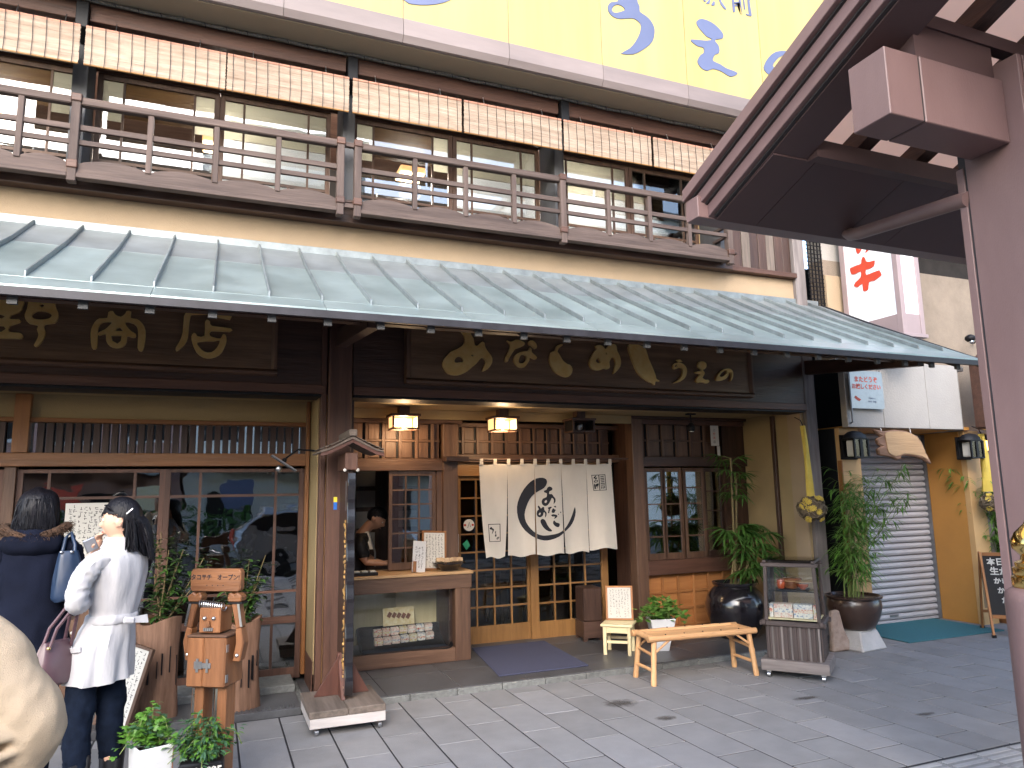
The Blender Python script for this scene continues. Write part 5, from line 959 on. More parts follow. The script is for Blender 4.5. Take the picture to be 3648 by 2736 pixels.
obj('paper', MB().box(-.115,.115,-.006,.004,.018,.312), MT['paper'], fb); obj('handwriting', scribble(-.10,.10,.03,.30,-.0062,7,random.Random(3),.016), MT['ink'], fb, stuff=True, fix=False)
# ================================================================ GLASS DISPLAY CASE on casters
dc = thing('display_case', 'weathered wooden display case with glass top and slatted base on casters', 'display case', (4.80, 5.21, 0), R(-51))
obj('base', MB().box(-.275,.275,-.24,.24,.062,.152), wood('base','x'), dc, bevel=.005)
obj('cabinet', MB().box(-.215,.215,-.175,.185,.1525,.43), wood('case','z'), dc)
for i in range(12):
    x = -.205+.0373*i; obj('slat', MB().box(x-.008, x+.008, -.189, -.1755, .1525, .43), wood('base' if i % 2 else 'case','z'), dc, bevel=.002)
for i in range(10):
    y = -.155+.0365*i
    for sx in (-1,1): obj('slat', MB().box(sx*.2225-.007, sx*.2225+.007, y-.008, y+.008, .1525, .43), wood('case','z'), dc, bevel=.002)
for sy in (-.19,.195): obj('middle_bar', MB().box(-.27,.27, sy-.017, sy+.017, .431,.470), wood('case','x'), dc, bevel=.004)
for sx in (-.235,.235): obj('middle_bar', MB().box(sx-.017,sx+.017,-.225,.225,.4415,.481), wood('case','y'), dc, bevel=.004)
for sx in (-.215,.215):
    for sy in (-.175,.180): obj('post', MB().bar((sx*1.0,sy,.47),(sx*.93,sy,.93),.030,.030), wood('case','z'), dc, bevel=.003)
for sy in (-.175,.18): obj('top_bar', MB().box(-.235,.235,sy-.016,sy+.016,.930,.962), wood('case','x'), dc, bevel=.003)
for sx in (-.200,.200): obj('top_bar', MB().box(sx-.016,sx+.016,-.21,.215,.9635,.985), wood('case','y'), dc, bevel=.003)
obj('case_floor', MB().box(-.213,.213,-.17,.175,.482,.492), wood('cream','x'), dc)
obj('glass_shelf', MB().box(-.19,.19,-.155,.16,.715,.722), MT['glass'], dc)
for a in ((-.19,.19,-.177,-.173),(-.19,.19,.178,.182)): obj('glass_side', MB().box(*a,.482,.928), MT['glass'], dc)
for sx in (-.206,.206): obj('glass_side', MB().box(sx-.002,sx+.002,-.155,.16,.482,.928), MT['glass'], dc)
obj('glass_lid', MB().box(-.21,.21,-.20,.205,.986,.991), MT['glass'], dc)
for sx in (-.22,.22):
    for sy in (-.19,.19):
        w_ = obj('caster', MB().tube([(sx-.012,sy,.024),(sx+.012,sy,.024)], .024, 14), MT['steel'], dc, smooth=True); obj('fork', MB().box(sx-.018,sx+.018,sy-.010,sy+.018,.044,.0615), MT['steel'], w_)
# contents: box lunches and lacquerware, things of their own standing in the case
def place(t, lx, ly, z, base=dc, rz=0):
    c, s_ = math.cos(base.rotation_euler[2]), math.sin(base.rotation_euler[2])
    t.location = (base.location[0]+c*lx-s_*ly, base.location[1]+s_*lx+c*ly, z); t.rotation_euler = (0,0,base.rotation_euler[2]+rz); return t
MT['print1'] = mat('box_print_pink', (.72,.40,.34), .5, col2=(.86,.78,.70), scale=60, ramp=(.4,.55)); MT['print2'] = mat('box_print_blue', (.16,.24,.42), .5, col2=(.85,.80,.74), scale=55, ramp=(.38,.5)); MT['print3'] = mat('box_print_red', (.62,.10,.06), .5, col2=(.84,.72,.60), scale=70, ramp=(.4,.5)); MT['print4'] = mat('box_print_yellow', (.75,.55,.16), .5, col2=(.84,.80,.70), scale=60, ramp=(.42,.55))
PR = [MT['print1'], MT['print2'], MT['print3'], MT['print4']]
def printed_box(w, d, h, m, loc, rz, label, group, tilt=0):
    t = thing('food_box', label, 'box', loc, rz, group)
    if tilt: t.rotation_euler = (R(tilt), 0, rz)
    obj('box_body', MB().box(-w/2,w/2,-d/2,d/2,0,h), m, t, bevel=.002)
    obj('paper_band', MB().box(-w/2-.0008,w/2+.0008,-d/2-.0008,d/2+.0008,h*.38,h*.66), PR[(PR.index(m)+1) % 4], t); return t
colr = ['pink', 'blue', 'red', 'yellow']
for i in range(6):
    m = [0,1,0,2,0,3][i]; printed_box(.062,.10,.085,PR[m],(0,0,0),0,'%s printed food box in the back row of the display case, %s from the left' % (colr[m], ['first','second','third','fourth','fifth','sixth'][i]),'food boxes in the display case'); place(bpy.data.objects['food_box' if i == 0 else 'food_box.%03d' % i], -.165+.066*i, .06, .571-.04, dc)
def rowbox(i, x, m, w, lab):
    t = printed_box(w,.10,.115,PR[m],(0,0,0),0,lab,'food boxes in the display case'); place(t, x, -.075, .4925, dc)
rowbox(0, -.178, 1, .03, 'narrow violet-blue printed box at the left end of the display case'); rowbox(1, -.078, 0, .155, 'broad pink printed box in the front row of the display case'); rowbox(2, .083, 1, .155, 'broad box with blue and red print in the front row of the display case'); rowbox(3, .182, 2, .030, 'narrow red printed box at the right end of the display case')
for o in [o for o in COL.objects if o.name.startswith('food_box') and o.type == 'EMPTY' and abs(o.location[2]-.531) < .001]: o.location[2] = .4925
def lacq(name, label, prof, lx, ly, z, m, extra=None):
    t = thing(name, label, name, (0,0,0)); obj('body', MB().lathe(prof, (0,0,0), 22), m, t, smooth=True); place(t, lx, ly, z); return t
MT['lacq'] = mat('lacquer_red', (.38,.07,.025), .18, .2, 8, coat=.7); MT['lacq2'] = mat('lacquer_brown', (.20,.07,.03), .25, .3, 8, coat=.5)
tag(obj('tray', MB().box(-.001,.001,-.001,.001,0,.001), MT['black']), '', 'tray'); bpy.data.objects.remove(bpy.data.objects['tray'])
t = thing('serving_tray', 'thin dark tray on the glass shelf of the display case', 'tray', (0,0,0)); obj('board', MB().box(-.13,.13,-.10,.10,0,.008), MT['black'], t, bevel=.002); place(t, 0, -.02, .7225)
t = lacq('jar', 'small red lacquer lidded jar at the left on the display case tray', [(.030,0),(.036,.02),(.036,.055),(.028,.064)], -.095, -.04, .731, MT['lacq']); obj('lid', MB().lathe([(.036,.0645),(.034,.074),(.008,.082)], (0,0,0), 20), MT['lacq'], t, smooth=True)
t = lacq('tub', 'flat brown wooden rice tub with lid in the middle of the display case tray', [(.062,0),(.072,.03),(.074,.058)], -.012, .02, .731, MT['lacq2']); obj('lid', MB().lathe([(.084,.0585),(.084,.086),(.070,.090)], (0,0,0), 24), MT['lacq2'], t, smooth=True); obj('rim', MB().lathe([(.0855,.062),(.0855,.068)], (0,0,0), 24), wood('tan','x'), t)
t = lacq('bowl', 'red lacquer soup bowl at the right on the display case tray', [(.022,0),(.025,.008),(.045,.02),(.052,.045)], .085, -.045, .731, MT['lacq']); obj('chopsticks', MB().tube([(-.06,0,.052),(.08,.03,.064)], .003, 6), wood('tan','x'), t); obj('chopsticks', MB().tube([(-.06,.012,.052),(.08,.04,.064)], .003, 6), wood('tan','x'), t)

# ================================================================ STANDING SIGN on a wheeled deck
ss = thing('standing_signboard', 'tall upright wooden shop sign with little roof on a wheeled deck, seen edge on', 'sign', (.93, 5.57, 0))
obj('deck_board', MB().box(-.27,.245,-.27,.28,.055,.122), wood('white','x'), ss, bevel=.004)
for i in range(2): obj('deck_slab', MB().box(-.275+.262*i,-.275+.262*i+.259,-.275,.285,.1225,.168), wood('grey','y'), ss, bevel=.005)
for sx in (-.22,.21):
    for sy in (-.22,.23):
        w_ = obj('caster', MB().tube([(sx-.012,sy,.023),(sx+.012,sy,.023)], .023, 14), MT['steel'], ss, smooth=True); obj('fork', MB().box(sx-.018,sx+.018,sy-.012,sy+.012,.042,.0545), wood('orange','x'), w_)
obj('panel', MB().box(.0,.035,-.02,.36,.22,1.80), wood('dark','z'), ss, bevel=.004)
# carved, lacquered front edge with a gently waving profile
q = [( .018+.030, 0)]; zz_ = [.20+1.58*i/64 for i in range(65)]
L_ = [(-.075-.012*math.sin(i*.55)-.010*abs(math.sin(i*.27)), z) for i, z in enumerate(zz_)]
obj('carved_edge', MB().prism(L_+[(-.022,1.78),(-.022,.20)], 'x', -.012, .047), MT['blackgloss'], ss, bevel=.004)
for i in range(34):
    z = 1.42-.037*i; obj('gold_carving', MB().obox((-.006, .02+.03*math.sin(i*1.9), z), (.012, .05+.03*math.sin(i), .018), (R(25*math.sin(i*2.3)),0,0)), MT['gold'], ss)
for sy in (-1,1): obj('foot_bracket', MB().prism([(.15+sy*.22,.1685),(.15+sy*.02,.1685),(.15+sy*.02,.46)], 'x', -.03,-.001), wood('maroon','z'), ss, bevel=.003)
obj('foot_bracket', MB().prism([(-.20,.1685),(-.02,.1685),(-.02,.45)], 'y', .10, .13), wood('maroon','z'), ss, bevel=.003); obj('foot_bracket', MB().prism([(.20,.1685),(.04,.1685),(.04,.45)], 'y', .10, .13), wood('maroon','z'), ss, bevel=.003)
obj('neck_block', MB().box(-.03,.065,-.06,.30,1.801,1.93), wood('trim','z'), ss, bevel=.004); obj('tag_strip', MB().box(-.012,-.001,-.018,.02,1.50,1.72), MT['greymetal'], ss)
for sx in (-1,1):
    pr = [(sx*.0+.018,2.03),(sx*.09+.018,1.985),(sx*.17+.018,1.945),(sx*.235+.018,1.928),(sx*.235+.018,1.944),(sx*.17+.018,1.962),(sx*.09+.018,2.004),(sx*.0+.018,2.052)]
    obj('roof_slope', MB().prism(pr, 'y', -.10, .38), wood('grey','y'), ss, bevel=.002)
    pf = [(a, z-.004) for a, z in pr[:4]]+[(a, z-.030) for a, z in pr[:4]][::-1]
    obj('barge_board', MB().prism(pf, 'y', -.115, -.101), wood('maroon','x'), ss, bevel=.002)
    for k in range(7): obj('shingle_row', MB().obox((sx*(.03+.032*k)+.018, .14, 2.046-.0155*k+.001*k*k*.2), (.030,.47,.006), (0, sx*R(24-2*k), 0)), wood('grey','y'), ss)
obj('ridge', MB().box(-.012,.048,-.12,.40,2.05,2.10), wood('grey','y'), ss, bevel=.005)
for sx in (-.03,.066): obj('peg', MB().sphere((sx,-.05,1.80), .014, 8, 6), MT['paper'], ss)
# sticker on the centre post
t = thing('post_sticker', 'small blue and yellow sticker on the centre post', 'sticker', (.92, 6.096, 1.50), local=False)
obj('blue_half', MB().box(.907,.935,6.094,6.0975,1.50,1.56), mat('sticker_blue',(.02,.14,.55),.4), t); obj('yellow_half', MB().box(.907,.935,6.094,6.0975,1.5605,1.602), mat('sticker_yellow',(.80,.62,.05),.4), t)
# clip lamp on an arm
t = thing('arm_spotlight', 'grey outdoor spotlight with tilted flat shade on an arm over the glass front', 'lamp', (.52, 6.28, 1.86))
obj('arm', MB().tube([(.27,.02,.13),(.12,.02,.14),(.05,.01,.09),(0,0,.05)], .008, 8), MT['black'], t, smooth=True)
obj('shade', MB().obox((.005,0,.025),(.24,.12,.014),(0,R(33),0)), MT['greymetal'], t, bevel=.005); obj('bulb', MB().sphere((-.035,-.01,-.02), .026, 14, 9, (1,1,1.15)), MT['steel'], t, smooth=True); obj('hinge', MB().sphere((.01,0,.05), .02, 10, 7), MT['black'], t, smooth=True)

# ================================================================ WOODEN ROBOT FIGURE holding a sign
rbx = thing('wooden_robot', 'orange-brown wooden robot figure holding a small board over its head', 'figure', (.045, 4.62, 0), R(-32)); rbx.scale = (1.12, 1.1, 1.0)
WR = wood('robot','z'); WRx = wood('robot','x')
tr = obj('torso', MB().box(-.105,-.016,-.085,.085,.575,.838), WR, rbx, bevel=.006); obj('chest_door', MB().box(-.014,.105,-.087,.085,.575,.838), WR, rbx, bevel=.006)
obj('torso_top', MB().box(-.108,.108,-.088,.088,.8385,.852), wood('mid','x'), rbx, bevel=.004)
for s_ in (-1,1):
    obj('leg', MB().box(s_*.062-.032, s_*.062+.032, -.045,.045, 0,.574), WR, rbx, bevel=.004)
    obj('metal_strip', MB().box(s_*.062-.026, s_*.062-.014, -.0475,-.0455,.0,.56), MT['steel'], rbx)
    up = obj('upper_arm', MB().prism([(s_*.109,.70),(s_*.150,.70),(s_*.168,.80),(s_*.150,.885),(s_*.120,.875),(s_*.125,.80)][::s_], 'y', -.030,.025), WR, rbx, bevel=.005)
    obj('forearm', MB().prism([(s_*.122,.8755),(s_*.151,.8855),(s_*.130,1.022),(s_*.092,1.016)], 'y', -.030,.025), WR, rbx, bevel=.005)
    obj('metal_edge', MB().bar((s_*.154,-.0325,.89),(s_*.133,-.0325,1.015),.012,.003), MT['steel'], rbx); obj('bolt', MB().sphere((s_*.135,-.032,.735), .010, 8, 6), MT['steel'], rbx)
    obj('hand', MB().prism([(s_*.078,1.0225),(s_*.145,1.0225),(s_*.150,1.055),(s_*.120,1.078),(s_*.105,1.062),(s_*.085,1.078),(s_*.070,1.05)], 'y', -.035,.025), WRx, rbx, bevel=.006)
    obj('cuff', MB().box(s_*.115-.038, s_*.115+.038, -.034,.029,1.0135,1.0222), MT['black'], rbx)
hd = obj('head', MB().box(-.060,.055,-.065,.055,.858,.995), WR, rbx, bevel=.006)
for s_ in (-1,1): obj('eye', MB().sphere((s_*.025-.002,-.068,.940), .0115, 10, 7), MT['steel'], hd, smooth=True)
obj('nose', MB().prism([(-.010,.897),(.010,.897),(.004,.926),(-.006,.926)], 'y', -.082,-.0655), WR, hd, bevel=.002)
obj('mouth', MB().box(-.030,.022,-.074,-.0655,.871,.889), MT['steel'], hd, bevel=.002)
for i in range(4): obj('tooth_gap', MB().box(-.021+.011*i,-.0195+.011*i,-.0748,-.0742,.873,.887), MT['black'], hd)
obj('ear_bolt', MB().sphere((-.064,0,.965), .012, 8, 6), MT['steel'], hd)
cpts = [(-.075+.135*i/110, -.035+.019*math.cos(i*2*math.pi/10), 1.014+.021*math.sin(i*2*math.pi/10)-.00016*i) for i in range(111)]
obj('spring_hair', MB().tube(cpts, .0028, 6), MT['steel'], hd, smooth=True)
obj('hand_sign', MB().prism([(-.140,1.094),(-.130,1.080),(.130,1.080),(.140,1.094),(.140,1.190),(.128,1.206),(-.128,1.206),(-.140,1.190)], 'y', -.030,.012), WRx, rbx, bevel=.005)
obj('sign_lettering', text_on('タコ〒チ\u3000オープン!', .034, (0,-.0312,1.158), bold=.001, sx=.86), MT['ink'], rbx, fix=False); obj('sign_lettering', text_on('・・・・', .030, (.0,-.0312,1.112)), MT['ink'], rbx, fix=False)
obj('latch', MB().box(-.062,-.018,-.0905,-.0855,.672,.712), MT['greymetal'], rbx, bevel=.002); obj('latch', MB().box(-.0175,.030,-.0925,-.0875,.676,.705), MT['greymetal'], rbx, bevel=.002); obj('latch', MB().box(-.050,-.036,-.0915,-.0905,.655,.7275), MT['greymetal'], rbx); obj('latch', MB().box(.006,.018,-.0937,-.0926,.655,.7275), MT['greymetal'], rbx)
for z in (.62,.78): obj('hinge', MB().box(.1055,.109,-.080,-.06,z-.02,z+.02), MT['greymetal'], rbx)

# ================================================================ POTS, STUMPS, ROCK, NOTICES
def stump(x, y, r, z0, h, seed, label):
    rr = random.Random(seed); n = 22; prof = [(r*1.02,0),(r*.98,.12*h),(r*.90,.35*h),(r*.90,.7*h),(r*.97,.93*h),(r*.99,h),(r*.86,h),(r*.82,h-.05)]
    vs = []
    for i, (a, z) in enumerate(prof):
        for j in range(n):
            t_ = 2*math.pi*j/n; k = 1+.06*math.sin(3*t_+seed)+.04*math.sin(7*t_+seed*2+z*4)+(.02*math.sin(19*t_)); zz2 = z+(.025*math.sin(2*t_+seed) if 3 < i < 7 else 0)
            vs.append((a*k*math.cos(t_), a*k*math.sin(t_), zz2))
    m_ = len(prof); fs = [(i*n+j, i*n+(j+1)%n, (i+1)*n+(j+1)%n, (i+1)*n+j) for i in range(m_-1) for j in range(n)]+[tuple(range(n))[::-1]]
    t = thing('log_planter', label, 'planter', (x, y, z0)); obj('log', MB().add(vs, fs), wood('stump','z'), t, smooth=True); obj('soil', MB().lathe([(.01,h-.07),(r*.84,h-.06)], (0,0,0), 16), MT['soil'], t)
    for k in range(5):
        a = -1.9+.35*k+rr.uniform(-.1,.1); obj('crack', MB().obox((r*.90*math.cos(a), r*.90*math.sin(a), h*rr.uniform(.35,.6)), (.006,.022,h*rr.uniform(.15,.4)), (0,0,a+math.pi/2)), MT['black'], t)
    return t
stump(-.335, 6.16, .150, .05, .68, 3, 'weathered hollow log planter beside the leaning notice board')
stump(.235, 6.13, .145, .05, .64, 8, 'weathered cracked log planter behind the wooden robot')
def square_pot(x, y, wt, wb, h, m, rz, label, name='flower_pot', z=0):
    t = thing(name, label, 'pot', (x, y, z), rz)
    def ring(w, zz2): return [(-w,-w,zz2),(w,-w,zz2),(w,w,zz2),(-w,w,zz2)]
    vs = ring(wb,0)+ring(wt,h)+ring(wt-.012,h)+ring(wt-.014,h-.03); fs = [(3,2,1,0)]+[(i*4+j,i*4+(j+1)%4,(i+1)*4+(j+1)%4,(i+1)*4+j) for i in range(3) for j in range(4)]
    obj('body', MB().add(vs, fs), m, t, bevel=.003); obj('soil', MB().box(-wt+.015,wt-.015,-wt+.015,wt-.015,h-.034,h-.028), MT['soil'], t); return t
wp = square_pot(-.245, 4.36, .085, .07, .37, MT['white'], R(20), 'tall white square plastic pot with bright green ivy, front left')
obj('rust_line', MB().box(.080,.0835,-.0835,-.0805,.05,.36), wood('orange','z'), wp)
bp = thing('flower_pot', 'black tub with white capital lettering under blue-green leaves', 'pot', (.0, 4.34, 0), R(-4))
obj('body', MB().box(-.105,.105,-.095,.095,0,.275), MT['black'], bp, bevel=.008); obj('lettering', text_on('EEN4-925', .05, (0,-.0962,.235), bold=.002), MT['paper'], bp, fix=False)
ip = square_pot(4.165, 6.38, .125, .06, .31, MT['white'], R(-20), 'white tapered pot with trailing ivy behind the bamboo bench', z=.05)
bj = thing('black_jar', 'big glossy black urn holding the tall palm beside the bay window', 'urn', (5.23, 6.55, .05))
obj('body', MB().lathe([(.17,0),(.20,.03),(.27,.14),(.315,.27),(.32,.36),(.29,.45),(.235,.51),(.215,.53),(.235,.56),(.235,.575),(.20,.575),(.19,.53)], (0,0,0), 36), MT['blackpot'], bj, smooth=True); obj('soil', MB().lathe([(.01,.53),(.195,.535)], (0,0,0), 20), MT['soil'], bj)
cb = thing('concrete_block', 'pale tapered concrete footing block under the brown bamboo pot', 'block', (6.12, 5.80, 0), R(8))
obj('block', MB().add([(-.20,-.20,0),(.20,-.20,0),(.20,.20,0),(-.20,.20,0),(-.14,-.14,.185),(.14,-.14,.185),(.14,.14,.185),(-.14,.14,.185)], [(3,2,1,0),(4,5,6,7),(0,1,5,4),(1,2,6,5),(2,3,7,6),(3,0,4,7)]), MT['concrete'], cb, bevel=.012)
cpot = thing('ceramic_pot', 'round brown glazed pot of bamboo standing on the concrete block', 'pot', (6.12, 5.80, .1855))
obj('body', MB().lathe([(.15,0),(.18,.02),(.235,.12),(.262,.22),(.255,.28),(.245,.30),(.272,.312),(.275,.33),(.25,.335),(.23,.31)], (0,0,0), 32), MT['ceramic'], cpot, smooth=True); obj('soil', MB().lathe([(.01,.295),(.235,.30)], (0,0,0), 20), MT['soil'], cpot)
rk = thing('upright_stone', 'pinkish upright stone slab leaning behind the display case', 'stone', (5.80, 5.74, 0), R(-10))
P = [(-.085,0),(.115,.01),(.12,.10),(.07,.21),(.045,.33),(.03,.40),(-.055,.39),(-.075,.30),(-.07,.15)]
obj('slab', MB().prism(P, 'y', -.03,.035), mat('stone_pink',(.26,.19,.16),.9,col2=(.45,.36,.31),scale=14,bump=1,bscale=30), rk, bevel=.014)
bxn = thing('dark_stand', 'dark brown square pedestal right of the lattice doors', 'pedestal', (3.80, 7.20, .05), R(-8))
obj('upper_box', MB().box(-.105,.105,-.13,.13,.20,.545), wood('dark','z'), bxn, bevel=.01); obj('lower_box', MB().box(-.112,.112,-.137,.137,.03,.1995), wood('dark','x'), bxn, bevel=.004)
for a in (-.09,.09): 
    for b_ in (-.11,.11): obj('foot', MB().box(a-.02,a+.02,b_-.02,b_+.02,0,.0295), wood('dark','x'), bxn)
# notices at the left window
pw = thing('paper_notice', 'large cream sheet of handwritten columns standing at the left glass front', 'notice', (-.90, 6.55, .85))
obj('sheet', MB().box(-.155,.155,-.004,.004,0,.74), MT['paper'], pw); obj('handwriting', scribble(-.14,.14,.03,.72,-.0042,8,random.Random(5),.026,1.25), MT['ink'], pw, stuff=True, fix=False); obj('stand', MB().box(-.13,.13,.004,.025,-.745,-.001), wood('mid','z'), pw)
lb_ = thing('leaning_notice_board', 'white handwritten board in a brown wooden frame leaning on the log planter', 'notice board', (-.585, 5.90, .05)); lb_.rotation_euler = (R(-10), R(11), R(-42)); lb_.scale = (.8, 1, .92)
obj('board', MB().box(-.17,.135,-.006,.006,0,.60), MT['paper'], lb_); obj('frame_bar', MB().box(.1355,.172,-.014,.014,0,.62), wood('mid','z'), lb_, bevel=.003); obj('frame_bar', MB().box(-.207,-.1705,-.014,.014,0,.62), wood('mid','z'), lb_, bevel=.003); obj('frame_bar', MB().box(-.17,.135,-.014,.014,.6005,.62), wood('mid','x'), lb_)
obj('handwriting', scribble(-.15,.12,.05,.58,-.0062,6,random.Random(9),.024,1.3), MT['ink'], lb_, stuff=True, fix=False)
# ================================================================ KIOSK GOODS
tray = thing('bento_tray', 'large black plastic tray tilted in the niche under the counter', 'tray', (1.74, 7.10, .185)); tray.rotation_euler = (R(22), 0, R(-3))
def rr_(w, d, r, n=5): return [(sx*(w-r)+r*math.cos(a), sy*(d-r)+r*math.sin(a)) for sx, sy, a0 in ((1,1,0),(-1,1,90),(-1,-1,180),(1,-1,270)) for a in [R(a0+90*i/n) for i in range(n+1)]]
o1 = rr_(.40,.20,.06); o2 = rr_(.44,.235,.07); o3 = rr_(.425,.22,.065); o4 = rr_(.39,.19,.055); n = len(o1)
vs = [(a,b_,0) for a,b_ in o1]+[(a,b_,.085) for a,b_ in o2]+[(a,b_,.085) for a,b_ in o3]+[(a,b_,.010) for a,b_ in o4]
obj('shell', MB().add(vs, [tuple(range(n))[::-1], tuple(3*n+i for i in range(n))]+[(k*n+i,k*n+(i+1)%n,(k+1)*n+(i+1)%n,(k+1)*n+i) for k in range(3) for i in range(n)]), MT['black'], tray, bevel=0, smooth=True)
k = 0
for r_ in range(2):
    for i in range(7):
        m = [2,2,0,3,0,1,0][i] if r_ else [2,0,0,1,3,1,0][i]; k += 1
        printed_box(.074,.045,.062,PR[m],(1.475+.082*i, 7.0+.055*r_, .232+.070*r_+.003*i),R(rnd.uniform(-4,4)),'%s printed lunch box, %s in the %s row on the black tray' % (colr[m], ['first','second','third','fourth','fifth','sixth','last'][i], ('lower','upper')[r_]),'lunch boxes on the tray under the counter', tilt=14)
ph = thing('photo_card', 'upright colour photo of grilled eel on rice standing behind the lunch boxes', 'card', (1.70, 7.12, .375)); ph.rotation_euler = (R(-12),0,R(3))
obj('card', MB().box(-.155,.155,-.003,.003,0,.165), mat('photo_rice',(.60,.45,.20),.4,col2=(.80,.72,.50),scale=25), ph)
for i in range(5): obj('eel_slice', MB().obox((-.09+.046*i,-.0035,.10-.006*i),(.036,.002,.05),(0,R(35),0)), mat('photo_eel',(.16,.05,.02),.4,.4,40) if i == 0 else bpy.data.materials['photo_eel'], ph)
t = thing('white_notice', 'white upright notice with bold black printing on the counter edge', 'notice', (1.84, 6.93, .877)); t.rotation_euler = (R(-10), R(6), R(4))
obj('board', MB().box(-.066,.066,-.004,.004,0,.295), MT['white'], t, bevel=.003); obj('print', scribble(-.045,.045,.03,.25,-.0042,3,random.Random(11),.020,1.15), MT['ink'], t, stuff=True, fix=False); obj('foot', MB().box(-.06,-.03,-.02,.04,0,.10), wood('orange','z'), t)
t = thing('framed_menu', 'handwritten paper menu in an orange wooden frame behind the white notice', 'menu', (2.03, 7.05, .877)); t.rotation_euler = (R(-9), R(3), R(2))
for a in (-.126,.106): obj('frame_bar', MB().box(a,a+.02,-.010,.010,.02,.36), wood('orange','z'), t, bevel=.002)
for z in (0,.3605): obj('frame_bar', MB().box(-.126,.126,-.010,.010,z,z+.0195), wood('orange','x'), t, bevel=.002)
obj('paper', MB().box(-.106,.106,-.005,.004,.02,.36), MT['paper'], t); obj('handwriting', scribble(-.095,.095,.03,.35,-.0052,6,random.Random(12),.019,1.2), MT['ink'], t, stuff=True, fix=False)
t = thing('serving_bowl', 'wide black lacquer bowl filled with wrapped packets on the counter', 'bowl', (2.16, 6.97, .877))
obj('bowl', MB().lathe([(.085,0),(.09,.025),(.135,.06),(.165,.07),(.165,.078),(.13,.075),(.08,.045)], (0,0,0), 28), MT['blackgloss'], t, smooth=True)
for i in range(7): obj('packet', MB().obox((-.10+.034*i, rnd.uniform(-.03,.03), .098), (.05,.035,.04), (R(rnd.uniform(-25,25)),R(rnd.uniform(-20,20)),R(rnd.uniform(-30,30)))), MT['packet'] if 'packet' in MT else MT.setdefault('packet', mat('packet_paper',(.40,.24,.14),.6,col2=(.62,.46,.28),scale=20)), t, bevel=.003)
t = thing('counter_tray', 'low glass-topped tray of small goods at the left end of the counter', 'tray', (1.32, 6.93, .877)); obj('tray', MB().box(-.12,.12,-.07,.07,0,.03), MT['black'], t, bevel=.004)
for i in range(3): obj('packet', MB().box(-.10+.075*i,-.045+.075*i,-.05,.05,.0305,.042), MT['paper'], t, bevel=.002)
# stickers on the left door
t = thing('door_sticker', 'round pale sticker with red marks on the left lattice door', 'sticker', (2.545, 7.49, 1.28), local=False)
obj('disc', MB().add([(2.545+.062*math.cos(a*.314), 7.4965, 1.28+.062*math.sin(a*.314)) for a in range(20)]+[(2.545+.062*math.cos(a*.314), 7.4985, 1.28+.062*math.sin(a*.314)) for a in range(20)], [tuple(range(20)), tuple(range(39,19,-1))]+[(i,(i+1)%20,20+(i+1)%20,20+i) for i in range(20)]), MT['paper'], t)
for x in (2.50,2.588): obj('red_mark', MB().box(x-.012,x+.012,7.4945,7.4962,1.27,1.292), MT['red'], t)
obj('black_mark', MB().tube([(2.53,7.495,1.25),(2.55,7.495,1.31),(2.562,7.495,1.26)], .003, 5), MT['ink'], t)
t = tag(obj('door_decal', MB().prism([(2.515,1.02),(2.557,1.065),(2.525,1.128),(2.47,1.085)], 'y', 7.4965, 7.4985), mat('decal_green',(.03,.30,.16),.4)), 'green diamond-shaped decal on the left lattice door below the round sticker', 'decal')
t = thing('shrine_slip', 'narrow white paper slips with small characters on the right bay corner', 'paper slip', (5.50, 7.0, 2.08), local=False)
obj('slip', MB().box(5.44,5.555,7.075,7.079,2.125,2.365), MT['paper'], t); obj('slip', MB().box(5.52,5.56,7.070,7.074,2.00,2.12), MT['paper'], t)
for i, c in enumerate('上野商店'): obj('lettering', text_on(c, .036, (5.49,7.0738,2.31-.047*i)), MT['ink'] if i in (0,3) else MT['red'], t, fix=False)
